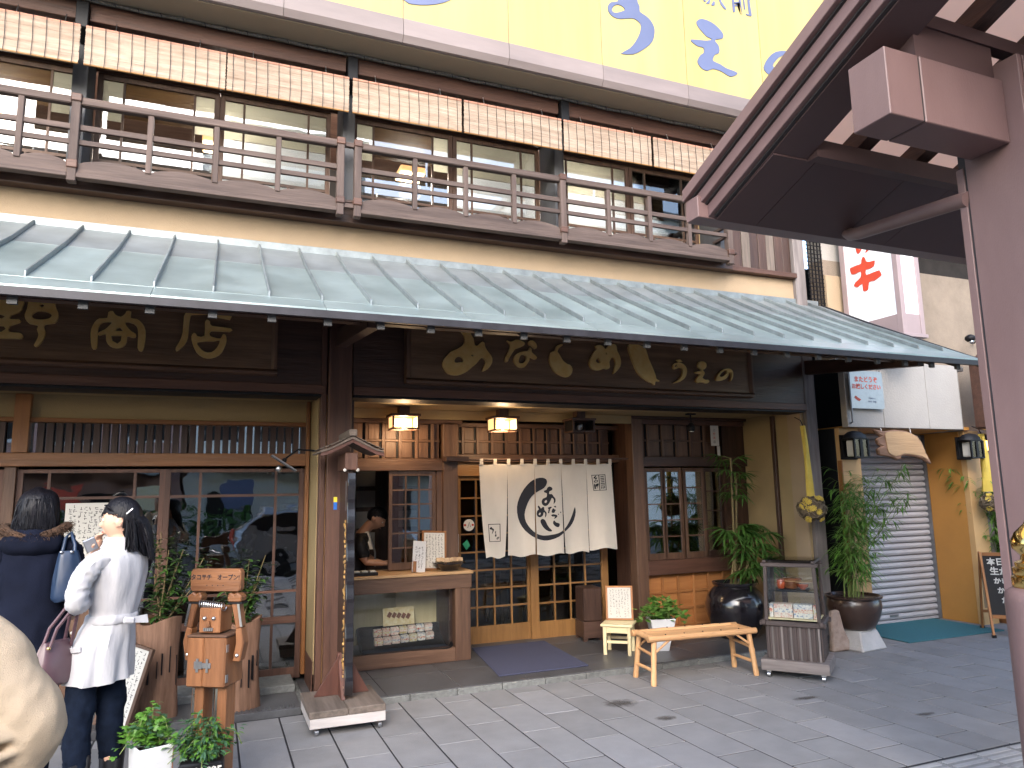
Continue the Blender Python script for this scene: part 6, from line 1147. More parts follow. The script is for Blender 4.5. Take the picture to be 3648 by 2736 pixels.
# hanging yellow cloth with straw ball
def hanging(x, y, ztop, zbot, label, fold, zb, rb):
    t = thing('straw_ball_hanging', label, 'decoration', (x, y, zb), 0, 'yellow cloth hangings with a straw ball')
    n = 16; vs = []; L = 14
    for i in range(L+1):
        u = i/L; z = ztop-(ztop-zbot)*u-zb; w = fold[0]+(fold[1]-fold[0])*u
        for j in range(n):
            a = 2*math.pi*j/n; k = 1+.22*math.sin(3*a+u*5)+.1*math.sin(5*a); vs.append((w*k*math.cos(a)+.035*u+.006*math.sin(u*6), w*.7*k*math.sin(a), z))
    obj('cloth', MB().add(vs, [(i*n+j,i*n+(j+1)%n,(i+1)*n+(j+1)%n,(i+1)*n+j) for i in range(L) for j in range(n)]+[tuple(range(n)), tuple(L*n+j for j in range(n))[::-1]]), MT['ycloth'] if 'ycloth' in MT else MT.setdefault('ycloth', mat('cloth_yellow',(.55,.40,.07),.85,.12,8,bump=.5,bscale=90)), t, smooth=True)
    b = MB(); rr = random.Random(int(x*10))
    for i in range(90):
        d = Vector((rr.gauss(0,1),rr.gauss(0,1),rr.gauss(0,1))).normalized(); p = Vector((.035,0,0))+Vector((d.x*rb*1.15,d.y*rb,d.z*rb*.9)); e = d.cross(Vector((rr.gauss(0,1),rr.gauss(0,1),rr.gauss(0,1)))).normalized()
        b.tube([p-e*.05-d*.012, p+d*.008, p+e*.05-d*.012], .008, 5)
    b.sphere((.035,0,0), rb*.93, 16, 10, (1.12,1,.9)); obj('straw_ball', b, mat('straw_dark',(.07,.05,.035),.9,col2=(.22,.17,.11),scale=30), t, smooth=True)
    for i in range(13):
        a = rr.uniform(2.6,6.6); el = rr.uniform(-.9,.9); d = Vector((math.cos(a)*math.cos(el),-abs(math.sin(a))*math.cos(el),math.sin(el))); p = Vector((.035,0,0))+d*rb*1.06; f = MB()
        for k in range(9): e = (d.orthogonal().normalized()*math.cos(k*.7)+d.cross(d.orthogonal().normalized())*math.sin(k*.7)); f.bar(p, p+e*.032+d*.014, .012, .004, d)
        obj('dried_flower', f, MT['ycloth'], t)
    obj('hook', MB().tube([(0,0,ztop-zb),(-.01,.02,ztop-zb+.06),(-.01,.10,ztop-zb+.10)], .005, 6), MT['black'], t)
hanging(5.745, 5.92, 2.26, 1.52, 'yellow cloth hanging with straw ball on the corner post of the restaurant', (.028,.040), 1.395, .135)
hanging(8.44, 5.88, 2.21, 1.53, 'puffy yellow cloth hanging with straw ball by the right ochre pillar', (.035,.085), 1.40, .105)
# ================================================================ BLACKBOARD A-FRAME
ab = thing('blackboard_sign', 'wooden A-frame blackboard with white chalk menu beside the mauve column', 'sign', (7.735, 5.50, 0), R(-44))
AH = .87
def leg_(x, y0, y1, nm='leg'): obj(nm, MB().bar((x,y0,0),(x,y1,AH),.036,.022,(1,0,0)), wood('latt','z'), ab, bevel=.002); obj('rubber_foot', MB().box(x-.02,x+.02,y0-.02,y0+.02,-.0,.03), MT['black'], ab)
for x in (0,.60): leg_(x, 0, .26); leg_(x, .56, .30)
fy = lambda z: .26*z/AH
obj('cross_bar', MB().bar((.018,fy(AH-.02),AH-.02),(.582,fy(AH-.02),AH-.02),.022,.036), wood('latt','x'), ab); obj('cross_bar', MB().bar((.018,fy(.21),.21),(.582,fy(.21),.21),.022,.036), wood('latt','x'), ab)
obj('blackboard', MB().add([(.018,fy(.228)+.004,.228),(.582,fy(.228)+.004,.228),(.582,fy(AH-.038)+.004,AH-.038),(.018,fy(AH-.038)+.004,AH-.038)]+[(.018,fy(.228)+.012,.228),(.582,fy(.228)+.012,.228),(.582,fy(AH-.038)+.012,AH-.038),(.018,fy(AH-.038)+.012,AH-.038)], [(0,1,2,3),(7,6,5,4),(0,4,5,1),(1,5,6,2),(2,6,7,3),(3,7,4,0)]), MT['black'], ab)
obj('back_board', MB().box(.018,.582,.40,.41,.25,.80), MT['stucco'], ab); obj('shelf_bar', MB().bar((.0,.53,.20),(.60,.53,.20),.02,.03), wood('latt','x'), ab)
tl = math.atan(.26/AH)
for i, (txt, sz) in enumerate((('本日の大',.082),('生がき',.088),('かきのバター',.068),('かきフライ',.070),('かき飯定',.072),('地アジ',.072))):
    z = AH-.105-.098*i; vs, fs = text_mesh(txt, sz, .0025); w = max(v.x for v in vs)-min(v.x for v in vs)
    obj('chalk_line', MB().add([Vector((.05+.02*i+w/2+v.x, fy(z+v.y)+.0022, z+v.y)) for v in vs], fs), MT['paper'], ab, fix=False)
# stains on the pavement
# ================================================================ PLANTS
def leaf(b, p, d, L, w, droop=.4, nrm=None, seg=3, shape=0):
    """one folded leaf: base p, direction d"""
    d = Vector(d).normalized(); up = Vector(nrm) if nrm else Vector((0,0,1)); r = d.cross(up)
    if r.length < .05: r = Vector((1,0,0))
    r.normalize(); n = r.cross(d).normalized(); vs = []; fs = []
    for i in range(seg+1):
        u = i/seg; c = Vector(p)+d*L*u+Vector((0,0,-droop*L*u*u)); ww = w*(math.sin(math.pi*min(.97, .12+.85*u))**.8 if shape == 0 else (1-u)**.5*(.6+.4*math.sin(u*9)) if shape == 1 else 1)*.5
        if i == seg: ww = w*.04
        vs += [c-r*ww+n*ww*.35, c, c+r*ww+n*ww*.35]
    for i in range(seg): a = i*3; fs += [(a,a+1,a+4,a+3),(a+1,a+2,a+5,a+4)]
    b.add(vs, fs)
def ivyleaf(b, p, d, s, rr):
    d = Vector(d).normalized(); r = d.cross(Vector((rr.uniform(-.4,.4), rr.uniform(-.6,.1), 1))).normalized(); n = r.cross(d).normalized(); p = Vector(p)
    pts = [(0,0),(.30,-.05),(.52,.18),(.30,.38),(.34,.72),(.12,.62),(0,1.05),(-.12,.62),(-.34,.72),(-.30,.38),(-.52,.18),(-.30,-.05)]
    vs = [p+r*a*s+d*c*s+n*(-abs(a)*.25*s) for a, c in pts]+[p+d*.4*s+n*.04*s]; b.add(vs, [(i,(i+1)%12,12) for i in range(12)])
def plant(name, label, loc, cat='plant', group=None): return thing(name, label, cat, loc, 0, group)
def bamboo_plant(label, loc, rng, ncane, h, spread, nleaf, lean=(0,0), pal='leaf_bam'):
    t = plant('bamboo_plant', label, loc); fol = [MB(), MB()]
    for k in range(ncane):
        a = rng.uniform(0, 6.28); r0 = rng.uniform(.02,.15); H = h*rng.uniform(.65,1.0)
        tx = spread*rng.uniform(-1,1)+lean[0]; ty = spread*.6*rng.uniform(-1,1)+lean[1]; pts = []
        for i in range(9):
            u = i/8; pts.append((r0*math.cos(a)+tx*u**1.7, r0*math.sin(a)+ty*u**1.7, H*u-.04*u**4))
        obj('cane', MB().tube(pts, [.0055*(1-.6*i/8) for i in range(9)], 6), MT['stem_g'], t, smooth=True)
        for j in range(nleaf//ncane//5):
            u = rng.uniform(.10, 1)**.9; i = min(7, int(u*8)); f = u*8-i; p = Vector(pts[i]).lerp(Vector(pts[i+1]), f)
            az_ = rng.uniform(0,6.28); e = Vector((math.cos(az_), math.sin(az_), rng.uniform(.0,.7))).normalized(); L = rng.uniform(.05,.20)
            tip = p+e*L; fol[0].tube([p, tip], .0012, 3, cap=False)
            for q in range(5):
                c = p.lerp(tip, .45+.55*q/4); az2 = az_+rng.uniform(-1.1,1.1); d = Vector((math.cos(az2), math.sin(az2), rng.uniform(-.5,.45)))
                leaf(fol[rng.random() < .4], c, d, rng.uniform(.08,.15), rng.uniform(.011,.019), rng.uniform(.2,.7))
    obj('foliage', fol[0], MT[pal], t, stuff=True, fix=False); obj('young_foliage', fol[1], MT['leaf_ivy'], t, stuff=True, fix=False); return t
bamboo_plant('tall feathery potted bamboo beside the ochre pillar, in the brown glazed pot', (6.12, 5.80, .485), random.Random(4), 16, 1.42, .50, 1700, (.16,-.05))
bamboo_plant('bamboo behind the blackboard, half hidden by the mauve column', (8.85, 6.02, .32), random.Random(5), 12, 1.6, .42, 2000, (-.05,0))
t = thing('terracotta_pot', 'brown pot behind the blackboard at the right edge', 'pot', (8.80, 6.02, 0)); obj('body', MB().lathe([(.16,0),(.20,.25),(.22,.30),(.20,.33),(.18,.30)], (0,0,0), 24), wood('latt','z'), t, smooth=True); obj('soil', MB().lathe([(.01,.29),(.18,.30)],(0,0,0),18), MT['soil'], t)
# lady palm: each fan is an object
pm = plant('lady_palm', 'tall lady palm with dark green fan leaves growing from the black urn', (5.23, 6.55, .59)); rg = random.Random(12)
def fan_mesh(seed):
    r_ = random.Random(seed); b = MB(); nb = r_.choice((8,9,10))
    for i in range(nb):
        a = R(-95+190*i/(nb-1)+r_.uniform(-5,5)); d = Vector((math.sin(a), math.cos(a), r_.uniform(-.05,.15))); leaf(b, d*.01, d, r_.uniform(.21,.29)*(1-.15*abs(a)/1.6), .030, r_.uniform(.3,.75), seg=5)
    me = b.mesh('leaf', fix=False); me.materials.append(MT['leaf_palm']); return me
fans = [fan_mesh(i) for i in range(6)]
stems = [((-.02,-.05),(.04,-.02),1.36,8,.72,.45),((.05,.02),(.13,.02),1.16,7,.70,.3),((.06,-.06),(.22,-.10),.50,12,.95,.25),((-.05,.0),(.02,-.08),.56,12,.95,.25),((.04,.05),(.30,-.02),.62,9,.85,.2),((.08,-.06),(.20,-.17),.16,9,.85,.12),((-.03,-.08),(.05,-.18),.22,8,.8,.12)]
for (a, c, H, nl, sc_, sp_) in stems:
    pts = [Vector((a[0]+(c[0]-a[0])*u, a[1]+(c[1]-a[1])*u, H*u)) for u in [i/6 for i in range(7)]]; obj('stem', MB().tube(pts, .012, 8), MT['stem'], pm, smooth=True)
    top = pts[-1]
    for j in range(nl):
        az_ = 2*math.pi*j/nl*1.02+rg.uniform(-.3,.3); el = rg.uniform(-.1,.9); d = Vector((math.cos(az_)*math.cos(el), math.sin(az_)*math.cos(el), math.sin(el))); L = rg.uniform(.05,.15); z0 = top-Vector((0,0,rg.uniform(0,sp_)))
        tip = z0+d*L
        if tip.y+pm.location[1] > 7.04: continue
        obj('petiole', MB().tube([z0, z0+d*L*.5+Vector((0,0,.012)), tip], .0028, 5), MT['stem_g'], pm)
        o = bpy.data.objects.new('leaf', rg.choice(fans)); COL.objects.link(o); o.parent = pm; o.location = tip; o.rotation_euler = Euler((rg.uniform(-.35,.45), 0, az_-math.pi/2), 'XYZ'); k_ = sc_*rg.uniform(.85,1.1); o.scale = (k_,k_,k_)
def ivy(label, loc, rng, n, rx, ry, h, mats, trail=.2, size=.045, kind='ivy', name='ivy_plant'):
    t = plant(name, label, loc); fol = [MB() for _ in mats]; st_ = MB()
    for k in range(26):
        az_ = rng.uniform(0,6.28); e = rng.uniform(.2,1); hx = rx*e*math.cos(az_); hy = ry*e*math.sin(az_); top = h*rng.uniform(.45,1)*(1-.45*e); pts = []
        for i in range(6):
            u = i/5; pts.append(Vector((hx*u, hy*u, top*math.sin(u*2.2)-trail*rng.uniform(.3,1)*max(0,u-.55)*e)))
        st_.tube(pts, .0022, 4, cap=False)
        for j in range(n//26):
            u = rng.uniform(.15,1)*5; i = min(4, int(u)); p = pts[i].lerp(pts[i+1], u-i)+Vector((rng.gauss(0,.02),rng.gauss(0,.02),rng.gauss(0,.015)))
            d = Vector((math.cos(az_)+rng.gauss(0,.7), math.sin(az_)+rng.gauss(0,.7), rng.uniform(-.6,.6)))
            b = fol[rng.randrange(len(mats))]
            if kind == 'ivy': ivyleaf(b, p, d, size*rng.uniform(.7,1.25), rng)
            else: leaf(b, p, d, size*rng.uniform(.8,1.4), size*.5, .3, seg=3)
    obj('vines', st_, MT['stem_g'], t, stuff=True, fix=False)
    for b, m in zip(fol, mats): obj('foliage', b, MT[m], t, stuff=True, fix=False)
    return t
ivy('bright green trailing ivy in the white tapered pot behind the bench', (4.165,6.36,.33), random.Random(2), 330, .29, .20, .30, ('leaf_ivy','leaf_ivy','leaf_bam'), .28, .055)
ivy('lime green ivy overflowing the tall white pot at the front left', (-.245,4.36,.345), random.Random(3), 420, .17, .15, .24, ('leaf_ivy','leaf_ivy','leaf_bl'), .22, .036)
ivy('blue-green ivy spreading over the black lettered tub in front of the robot', (.005,4.34,.25), random.Random(6), 560, .21, .17, .27, ('leaf_bl','leaf_bl','leaf_ivy'), .20, .036, 'leaf')
def shrub(label, loc, rng, nb, h, spread, lean):
    t = plant('camellia_shrub', label, loc); fol = [MB(), MB()]; 
    for k in range(nb):
        az_ = rng.uniform(0,6.28); H = h*rng.uniform(.5,1); tx = spread*rng.uniform(-1,1)+lean; ty = spread*.6*rng.uniform(-1,.7); pts = [Vector((.03*math.cos(az_)+tx*u, .03*math.sin(az_)+ty*u, H*u)) for u in [i/6 for i in range(7)]]
        obj('branch', MB().tube(pts, [.006*(1-.5*i/6) for i in range(7)], 6), MT['stem'], t, smooth=True)
        for j in range(34):
            u = rng.uniform(.1,1)*6; i = min(5,int(u)); p = pts[i].lerp(pts[i+1], u-i)+Vector((rng.gauss(0,.035),rng.gauss(0,.035),rng.gauss(0,.02))); a2 = rng.uniform(0,6.28)
            leaf(fol[j % 2], p, (math.cos(a2),math.sin(a2),rng.uniform(-.2,.6)), rng.uniform(.06,.09), .032, .25, seg=3)
    obj('foliage', fol[0], MT['leaf_dk'], t, stuff=True, fix=False); obj('foliage', fol[1], MT['leaf_palm'], t, stuff=True, fix=False); return t
shrub('dark glossy shrub growing from the log planter by the notice board', (-.335,6.14,.66), random.Random(8), 9, .72, .20, .12)
shrub('dark glossy shrub growing from the cracked log planter behind the robot', (.235,6.10,.62), random.Random(9), 9, .55, .18, .0)
# ================================================================ PEOPLE
CR = .05
def solid(name, mb, m, parent, voxel=.006, smooth_it=4):
    """overlapping closed shapes fused into one continuous skin"""
    me = mb.mesh(name); t = bpy.data.objects.new(name, me); COL.objects.link(t)
    md = t.modifiers.new('r', 'REMESH'); md.mode = 'VOXEL'; md.voxel_size = voxel
    sm = t.modifiers.new('s', 'SMOOTH'); sm.factor = .5; sm.iterations = smooth_it
    me2 = bpy.data.meshes.new_from_object(t.evaluated_get(bpy.context.evaluated_depsgraph_get())); bpy.data.objects.remove(t)
    me2.materials.clear(); me2.materials.append(m); me2.polygons.foreach_set('use_smooth', [True]*len(me2.polygons))
    o = bpy.data.objects.new(name, me2); COL.objects.link(o); o.parent = parent; ORG[o.name] = Vector((0,0,0)); me2.name = name; return o
def frame(fwd, up=(0,0,1)):
    f = Vector(fwd).normalized(); r = f.cross(Vector(up)).normalized(); u = r.cross(f); return Matrix((r, f, u)).transposed()
def head_pts(c, fwd, sc=1.0, grow=1.0, up=(0,0,1), nu=44, nv=34):
    m = frame(fwd, up); c = Vector(c); vs = []
    for i in range(nv+1):
        th = math.pi*i/nv
        for j in range(nu):
            ph = 2*math.pi*j/nu; d = Vector((math.sin(th)*math.sin(ph), math.sin(th)*math.cos(ph), -math.cos(th)))
            x, y, z = d.x*.072, d.y*(.088 if d.y > 0 else .098), d.z*.112
            if z < 0: k = (-z/.112); x *= 1-.34*k**1.6; y = y*(1-.10*k) if y > 0 else y*(1-.45*k); 
            if d.y > 0 and grow == 1.0:
                fr = max(0, d.y)**2
                g_ = lambda zz, zs, xx, xs: math.exp(-((z-zz)/zs)**2-((x-xx)/xs)**2)
                y += fr*(.024*g_(-.022,.014,0,.011)+.012*g_(-.002,.022,0,.008)+.004*g_(.028,.012,0,.05)-.009*g_(.008,.012,.030,.016)-.009*g_(.008,.012,-.030,.016)+.008*g_(-.052,.009,0,.020)-.004*g_(-.060,.004,0,.02)+.006*g_(-.068,.007,0,.017)+.011*g_(-.096,.014,0,.022)+.004*g_(-.03,.02,.04,.02)+.004*g_(-.03,.02,-.04,.02))
            vs.append(c+m@(Vector((x,y,z))*sc*grow))
    return vs, [(i*nu+j,i*nu+(j+1)%nu,(i+1)*nu+(j+1)%nu,(i+1)*nu+j) for i in range(nv) for j in range(nu)], m
def add_head(b, c, fwd, sc=1.0, up=(0,0,1)):
    vs, fs, m = head_pts(c, fwd, sc, up=up); b.add(vs, fs); c = Vector(c)
    for s_ in (-1,1):
        for k in range(7):
            a = R(-60+50*k); p = c+m@(Vector((s_*.074,-.012+.016*math.cos(a),-.004+.026*math.sin(a)))*sc); b.sphere(p, .0075*sc, 8, 6)
        b.sphere(c+m@(Vector((s_*.068,-.008,-.008))*sc), .018*sc, 8, 6, (.7,1,1.2))
    return m
def eyes(c, m, sc, parent):
    for s_ in (-1,1):
        p = Vector(c)+m@(Vector((s_*.029,.0755,.008))*sc); obj('eye', MB().sphere(p, .0085*sc, 10, 7), MT['paper'], parent, smooth=True)
        obj('iris', MB().sphere(p+m@Vector((0,.0045,0)), .0052*sc, 8, 6), MT['ink'], parent, smooth=True)
        q = [Vector(c)+m@(Vector((s_*(.015+.009*k), .082-.004*k*k*.5, .026+.004*math.sin(k)))*sc) for k in range(4)]; obj('eyebrow', MB().tube(q, .0022, 5), MT['hair'], parent)
    obj('lips', MB().tube([Vector(c)+m@(Vector((x,.088-abs(x)*.35,-.058))*sc) for x in (-.02,-.01,0,.01,.02)], [.002,.0045,.0055,.0045,.002], 8), mat('lips', (.42,.14,.12), .4) if 'lips' not in bpy.data.materials else bpy.data.materials['lips'], parent, smooth=True)
def hair_cap(c, fwd, sc, cut, parent, grow=1.10, name='hair', up=(0,0,1), fringe=.052):
    vs, fs, m = head_pts(c, fwd, sc, grow, up); c = Vector(c); mi = m.transposed(); out = []
    for f in fs:
        p = mi@((sum((Vector(vs[k]) for k in f), Vector())/4)-c)/sc
        face = p.y > .0 and p.z < fringe-.02*max(0,.05-p.y)*10 and abs(p.x) < .083
        ear = p.y > -.03 and p.z < .012
        if not face and not ear and p.z > cut: out.append(f)
    vs = [v+m@Vector((0,-.004,.004)) for v in vs]
    n = len(vs); rim = {}
    for f in out:
        for k in range(4): e = (f[k], f[(k+1)%4]); rim[e] = 1
    bd = [e for e in rim if (e[1], e[0]) not in rim]; cc = c
    inner = [cc+(v-cc)*.86 for v in vs]; b = MB(); b.add(vs+inner, out+[tuple(k+n for k in f[::-1]) for f in out]+[(a, a+n, d+n, d) for a, d in bd]); return b, m
def strands(rng, roots, tips, n, r, parent, name='hair_strand', bulge=.01):
    b = MB()
    for i in range(n):
        u = rng.random(); v = rng.random(); a = roots(u, v); e = tips(u, v); k = [a.lerp(e, t)+Vector((rng.gauss(0,.003),rng.gauss(0,.003),bulge*math.sin(math.pi*t))) for t in (0,.25,.5,.75,1)]
        b.tube(k, [r,r*1.1,r,r*.8,r*.15], 5)
    return obj(name, b, MT['hair'], parent, smooth=True, stuff=True)
def garment(rings, n=40, fold=.0, nf=7, seed=0, th=.004):
    """rings: (cx, cy, z, half width along the shoulders, half depth, angle, fold)"""
    vs = []
    for k, rg_ in enumerate(rings):
        cx, cy, z, a, b_, rot = rg_[:6]; fo = rg_[6] if len(rg_) > 6 else fold
        for j in range(n):
            t_ = 2*math.pi*j/n; q = 1+fo*(math.sin(nf*t_+seed+z*2)+.5*math.sin((nf*2-3)*t_+seed*3-z*3))+.07*noise.noise((math.cos(t_)*2.2+seed, math.sin(t_)*2.2, z*7)); vv = Vector((math.cos(t_)*3.5+seed, math.sin(t_)*3.5, z*4+.6*math.sin(t_*2))); q += CR*(1-2*abs(noise.noise(vv)))**3*(.55+.45*math.sin(z*21+seed)) ; x, y = a*q*math.cos(t_), b_*q*math.sin(t_)
            vs.append((cx+x*math.cos(rot)-y*math.sin(rot), cy+x*math.sin(rot)+y*math.cos(rot), z+(.004*math.sin(3*t_) if k == 0 else 0)))
    m_ = len(rings); fs = [(i*n+j,i*n+(j+1)%n,(i+1)*n+(j+1)%n,(i+1)*n+j) for i in range(m_-1) for j in range(n)]+[tuple(range(n))[::-1], tuple((m_-1)*n+j for j in range(n))]
    return MB().add(vs, fs)
def interp(rings, k=4):
    out = []; n = len(rings)
    for i in range(n-1):
        a, b, c, d = rings[max(i-1,0)], rings[i], rings[i+1], rings[min(i+2,n-1)]
        for t in [q/k for q in range(k)]: out.append(tuple(.5*((2*b[e])+(c[e]-a[e])*t+(2*a[e]-5*b[e]+4*c[e]-d[e])*t*t+(3*b[e]-a[e]-3*c[e]+d[e])*t**3) for e in range(len(b))))
    return out+[rings[-1]]
def sleeve(pts, rad, n=20, seed=0, amp=.09):
    P = []; k = 12; n = int(n*1.6)
    for i in range(len(pts)-1):
        a, b, c, d = (Vector(pts[max(0,min(len(pts)-1,i+q))]) for q in (-1,0,1,2)); ra = [rad[max(0,min(len(pts)-1,i+q))] for q in (0,1)]
        for t in [q/k for q in range(k)]: P.append((.5*((2*b)+(c-a)*t+(2*a-5*b+4*c-d)*t*t+(3*b-a-3*c+d)*t**3), ra[0]*(1-t)+ra[1]*t))
    P.append((Vector(pts[-1]), rad[-1])); b_ = MB(); b_.tube([p for p, r in P], [r for p, r in P], n)
    for i in range(len(P)):
        for j in range(n):
            v = Vector(b_.v[i*n+j]); c = P[i][0]; t_ = 2*math.pi*j/n; q = 1+amp*(math.sin(i*.55+2*t_+seed)*.4+.2*math.sin(i*1.1-3*t_+seed*2)+1.2*noise.noise((i*.32+seed, math.cos(t_)*1.5, math.sin(t_)*1.5))); vv = Vector((i*.20+seed*3, math.cos(t_-i*.05)*1.7, math.sin(t_-i*.05)*1.7)); q += amp*1.5*((1-2*abs(noise.noise(vv)))**3-.2); b_.v[i*n+j] = tuple(c+(v-c)*q)
    return b_
def add_hand(b, w, d, nrm, curl=.6, s=1.0, side=1):
    """palm and five bent fingers; w wrist, d pointing direction, nrm palm normal"""
    d = Vector(d).normalized(); nn = Vector(nrm).normalized(); r = d.cross(nn).normalized(); nn = r.cross(d); w = Vector(w)
    b.tube([w-d*.03, w, w+d*.035*s, w+d*.075*s], [.024*s,.026*s,.032*s,.030*s], 10)
    for o_ in (-.024,-.008,.008,.024): b.tube([w+d*.02*s+r*o_*s*.8, w+d*.082*s+r*o_*s], [.012*s,.0105*s], 8)
    for k, (o_, L) in enumerate(((-.026,.062),(-.009,.074),(.009,.070),(.025,.054))):
        p = w+d*.078*s+r*o_*s; a = 0; pts = [p-d*.02*s]; dd = d
        for q, f in enumerate((.42,.32,.26)):
            a += curl*(.75+.15*k*.3); dd = (d*math.cos(a)+nn*math.sin(a)); pts.append(p); p = p+dd*L*f*s*1.15
        pts.append(p); b.tube(pts, [.0095*s,.009*s,.0088*s,.008*s,.0062*s], 8)
    t0 = w+d*.022*s+r*side*-.026*s; t1 = t0+(d*.6-r*side*.6+nn*.35).normalized()*.032*s; t2 = t1+(d*.8-r*side*.15+nn*.55).normalized()*.028*s
    b.tube([w+d*.01*s, t0, t1, t2], [.014*s,.0125*s,.010*s,.0075*s], 8)
V = Vector
# ---- woman in the white coat
wx, wy = -.46, 4.40
wm = thing('person', 'woman with black hair in a white belted coat and jeans, phone at her chin', 'person', (wx, wy, 0))
F = V((-.88,.47,0)).normalized(); LS = V((-F.y, F.x, 0))*1.0   # her left, towards the camera
LS = V((-.47,-.88,0)); rot = math.atan2(-.88*-1, .47)          # axis of the shoulders
rot = math.atan2(.88, .47)
P_ = lambda x, y, z: V((x-wx, y-wy, z))
hc = P_(-.455,4.43,1.498); b = MB(); m_ = add_head(b, hc, (-.985,.17,-.03), .98)
b.tube([P_(-.448,4.435,1.43), P_(-.445,4.43,1.385), P_(-.45,4.42,1.33)], [.052,.050,.062], 14)
b.tube([P_(-.45,4.42,1.36), P_(-.455,4.42,1.20), P_(-.47,4.42,1.02), P_(-.50,4.42,.86), P_(-.51,4.42,.78)], [.07,.09,.085,.10,.09], 16)
for (hip, knee, ank) in ((P_(-.570,4.38,.76), P_(-.580,4.36,.45), P_(-.575,4.37,.09)), (P_(-.46,4.47,.76), P_(-.445,4.47,.45), P_(-.435,4.50,.09))):
    b.tube([hip, knee, ank, ank+V((-.02,.0,-.03))], [.060,.048,.036,.033], 12); b.tube([ank+V((.03,-.01,-.05)), ank+V((-.06,.03,-.055)), ank+V((-.15,.08,-.06))], [.035,.034,.026], 10)
LA = [P_(-.535,4.28,1.30), P_(-.60,4.24,1.19), P_(-.612,4.235,1.10), P_(-.60,4.36,1.13), P_(-.56,4.47,1.17)]
RA = [P_(-.38,4.56,1.30), P_(-.46,4.63,1.18), P_(-.52,4.64,1.13), P_(-.57,4.56,1.25), P_(-.573,4.50,1.345)]
for A in (LA, RA): b.tube(A, [.048,.042,.036,.032,.024], 10)
add_hand(b, P_(-.572,4.50,1.345), (.12,-.35,.9), (.7,-.5,.1), .55, .86, 1); add_hand(b, P_(-.56,4.47,1.17), (.1,.9,.3), (.9,0,.2), .4, .85, -1)
solid('body', b, MT['skin'], wm, .0055)
eyes(hc, m_, .98, wm)
hb, hm = hair_cap(hc, (-.985,.17,-.03), .98, -.075, wm, 1.12, fringe=.040); obj('hair', hb, MT['hair'], wm, smooth=True)
tl_ = garment(interp([(.125,.035,1.305,.030,.022,0),(.118,.03,1.34,.055,.035,.2),(.098,.03,1.39,.075,.045,.2),(.080,.03,1.44,.082,.055,.2),(.055,.03,1.49,.085,.07,.2),(.04,.03,1.53,.07,.07,.2)], 4), 26, .05, 9, 2); 
obj('back_hair', tl_, MT['hair'], wm, smooth=True)
rs = random.Random(1)
strands(rs, lambda u, v: hc+V((.03+.09*u, -.06+.10*v, .02-.04*u)), lambda u, v: hc+V((.055+.125*u, -.075+.12*v, -.13-.095*u)), 170, .0036, wm)
strands(rs, lambda u, v: hc+m_@V((-.075+.15*u, .055, .085)), lambda u, v: hc+m_@V((-.072+.144*u, .091-.40*abs(u-.5)**2, .030-.03*abs(u-.5))), 120, .0032, wm, 'fringe', .008)
strands(rs, lambda u, v: hc+m_@V((-.080, -.055-.03*u, .0)), lambda u, v: hc+m_@V((-.070-.02*v, -.050-.06*u, -.165)), 70, .0036, wm)
obj('hair_clip', MB().tube([hc+V((.035,-.092,.035)), hc+V((.062,-.082,.062))], .0035, 6), MT['steel'], wm)
cr = [(-.055,.02,.700,.165,.150,rot,.05),(-.048,.02,.76,.160,.143,rot,.045),(-.038,.02,.86,.152,.133,rot,.03),(-.02,.02,.96,.135,.118,rot,.02),(-.004,.02,1.02,.124,.106,rot,.012),(.0,.02,1.08,.134,.112,rot,.015),(.004,.02,1.16,.152,.120,rot,.014),(.006,.02,1.24,.170,.122,rot,.012),(.008,.02,1.30,.172,.112,rot,.008),(.008,.02,1.335,.135,.095,rot,.004),(.008,.025,1.362,.085,.075,rot,0),(.008,.03,1.385,.064,.062,rot,0),(.008,.03,1.405,.062,.060,rot,0)]
ct_ = obj('coat', garment(interp(cr, 5), 72, 0, 9, 1), MT['whitecoat'], wm, smooth=True)
obj('sleeve', sleeve([P_(-.505,4.30,1.315), P_(-.560,4.262,1.27), P_(-.600,4.245,1.19), P_(-.607,4.24,1.105), P_(-.595,4.32,1.095), P_(-.565,4.42,1.13)], [.048,.054,.049,.048,.043,.038], 24, 1, .08), MT['whitecoat'], wm, smooth=True)
obj('sleeve', sleeve([P_(-.40,4.54,1.31), P_(-.45,4.60,1.24), P_(-.52,4.64,1.14), P_(-.565,4.58,1.22), P_(-.572,4.52,1.315)], [.058,.058,.058,.048,.038], 22, 2), MT['whitecoat'], wm, smooth=True)
obj('collar', garment([(.010,.03,1.355,.100,.088,rot),(.010,.03,1.385,.085,.078,rot),(.008,.03,1.412,.074,.070,rot)], 40, .0), MT['whitecoat'], wm, smooth=True)
obj('belt', garment([(-.006,.02,.985,.131,.113,rot),(-.006,.02,.99,.134,.116,rot),(-.004,.02,1.02,.131,.113,rot),(-.004,.02,1.024,.127,.110,rot)], 60, .0), MT['whitecoat'], ct_, smooth=True)
obj('belt_bow', MB().obox((.085,-.105,.998),(.055,.02,.034),(0,R(8),.3)), MT['whitecoat'], ct_, bevel=.008); obj('belt_end', MB().add([(.10,-.10,1.012),(.165,-.07,1.018),(.172,-.07,.975),(.10,-.10,.985),(.10,-.096,1.012),(.165,-.066,1.018),(.172,-.066,.975),(.10,-.096,.985)], [(0,1,2,3),(7,6,5,4),(0,4,5,1),(1,5,6,2),(2,6,7,3),(3,7,4,0)]), MT['whitecoat'], ct_)
obj('pocket_flap', MB().obox((-.150,-.088,.87),(.075,.012,.028),(R(4),R(-8),R(-38))), MT['whitecoat'], ct_, bevel=.003)
for z in (.95,.88): obj('button', MB().sphere((-.172,-.06,z), .008, 8, 6), MT['paper'], ct_)
